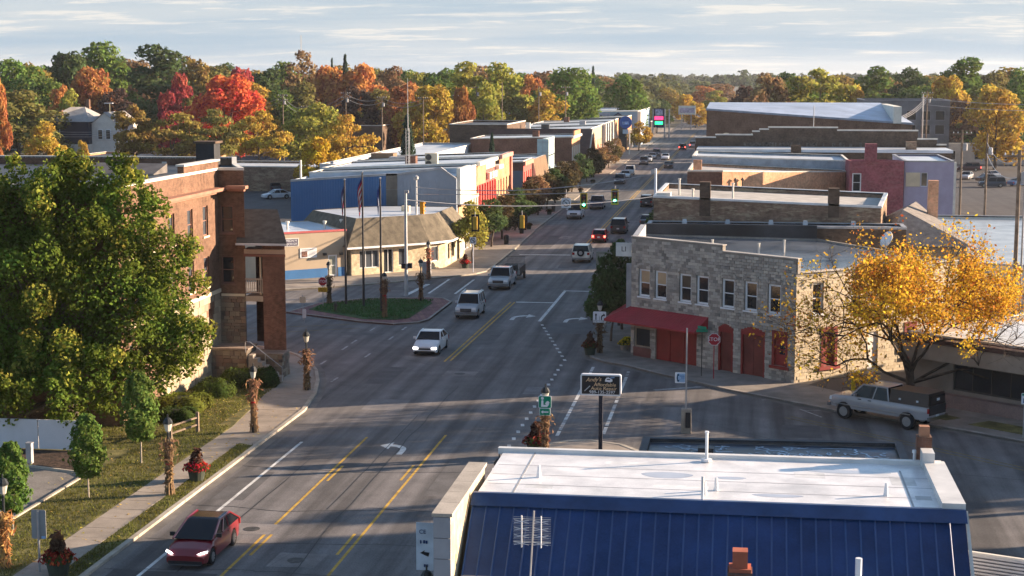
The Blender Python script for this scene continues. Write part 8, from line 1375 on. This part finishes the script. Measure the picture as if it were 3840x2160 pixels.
upole('tall metal light pole with twin floodlights at far left', (-145.8, 362), 13.2, 0, False, m=mat('olive_steel', (.36, .34, .22)), light=True); upole('twin floodlight pole below the dark green trees', (-140, 395), 15.5, 0, False, m=M_st, light=True); upole('pale light pole below the small crimson tree', (-127, 380), 14, 0, False, m=M_st, light=True); upole('floodlight pole behind the shop roofs, right of the mast', (-66, 372), 15, 0, False, m=M_st, light=True)
upole('tall wooden pole at the right edge beside the yellow tree', (19.1, 119), 14.3, 1, True, -.0, r=.17); upole('pale steel conduit pole beside the tall right wooden pole', (19.55, 119.2), 14.4, 0, m=M_st, r=.08); upole('wooden pole left of the far parking lot', (24.9, 196), 13.2, 1, True); upole('second wooden pole left of the far parking lot', (26.9, 190), 13, 0, True); upole('wooden pole behind the grey concrete building', (35, 330), 16.5, 2, True); upole('pale pole with many wires beside the big brick hall', (33.4, 322), 16, 0, m=M_st)
ls = ups
for i in range(5):
    (a, h1, *_), (b, h2, *_) = ups[i], ups[i + 1]
    for dz in (0, -.9): wire(('upper' if dz == 0 else 'lower') + ' wire sagging ' + ['between the two leftmost utility poles', 'from the two-crossarm pole to the pole behind the orange-gold tree', 'from the orange-gold tree to the tall pole', 'from the tall pole to the pole right of the golden locust', 'from the golden locust to the leaning pole'][i], (a[0], a[1], h1 - .5 + dz), (b[0], b[1], h2 - .5 + dz), 1.1, .035)
for dz, nw in ((0, 'top'), (-.5, 'middle'), (-1.0, 'bottom')): wire(nw + ' one of three wires sagging in from the left edge to the utility poles', (-150, 330, 8 + dz), (-112, 355, 13 + dz), 2.5, .035); wire(nw + ' one of three service wires behind the big brick hall', (28, 318, 11.5 + dz * .4), (35, 330, 15.5 + dz), .8, .05)
for dz, nw in ((0, 'upper'), (-1.2, 'lower')): wire(nw + ' wire from the tall right-edge pole to the far lot poles', (19.1, 119, 13.6 + dz), (26.9, 190, 12 + dz), 1.0, .03); wire(nw + ' wire over the far right parking lot', (35, 330, 15 + dz), (80, 340, 15 + dz), 1.2, .05)
t = thing('radio_mast', 'thin grey radio mast on the horizon above the half-bare brown tree', 'antenna', (-326, 1180, 0)); k = MB()
x_, y_ = -326.0, 1180.0
for dx, dy in ((-.5, 0), (.5, 0), (0, .8)): k.tube([(x_ + dx, y_ + dy, 0), (x_ + dx * .6, y_ + dy * .6, 49)], .12, 4)
k.build('lattice', M_st, t)
# ================================================================ air
hz_ = MB(); hz_.bb(-2600, 2000, -60, 5200, -1.2, 60); HZ = tag(hz_.build('haze', []), 'thin morning haze over the town', 'haze', kind='stuff'); m = bpy.data.materials.new('haze'); m.use_nodes = True; m.node_tree.nodes.clear(); o_ = m.node_tree.nodes.new('ShaderNodeOutputMaterial'); v_ = m.node_tree.nodes.new('ShaderNodeVolumePrincipled'); v_.inputs['Density'].default_value = .00007; v_.inputs['Color'].default_value = (.86, .91, 1, 1); v_.inputs['Anisotropy'].default_value = .35; m.node_tree.links.new(v_.outputs[0], o_.inputs['Volume']); HZ.data.materials.append(m)
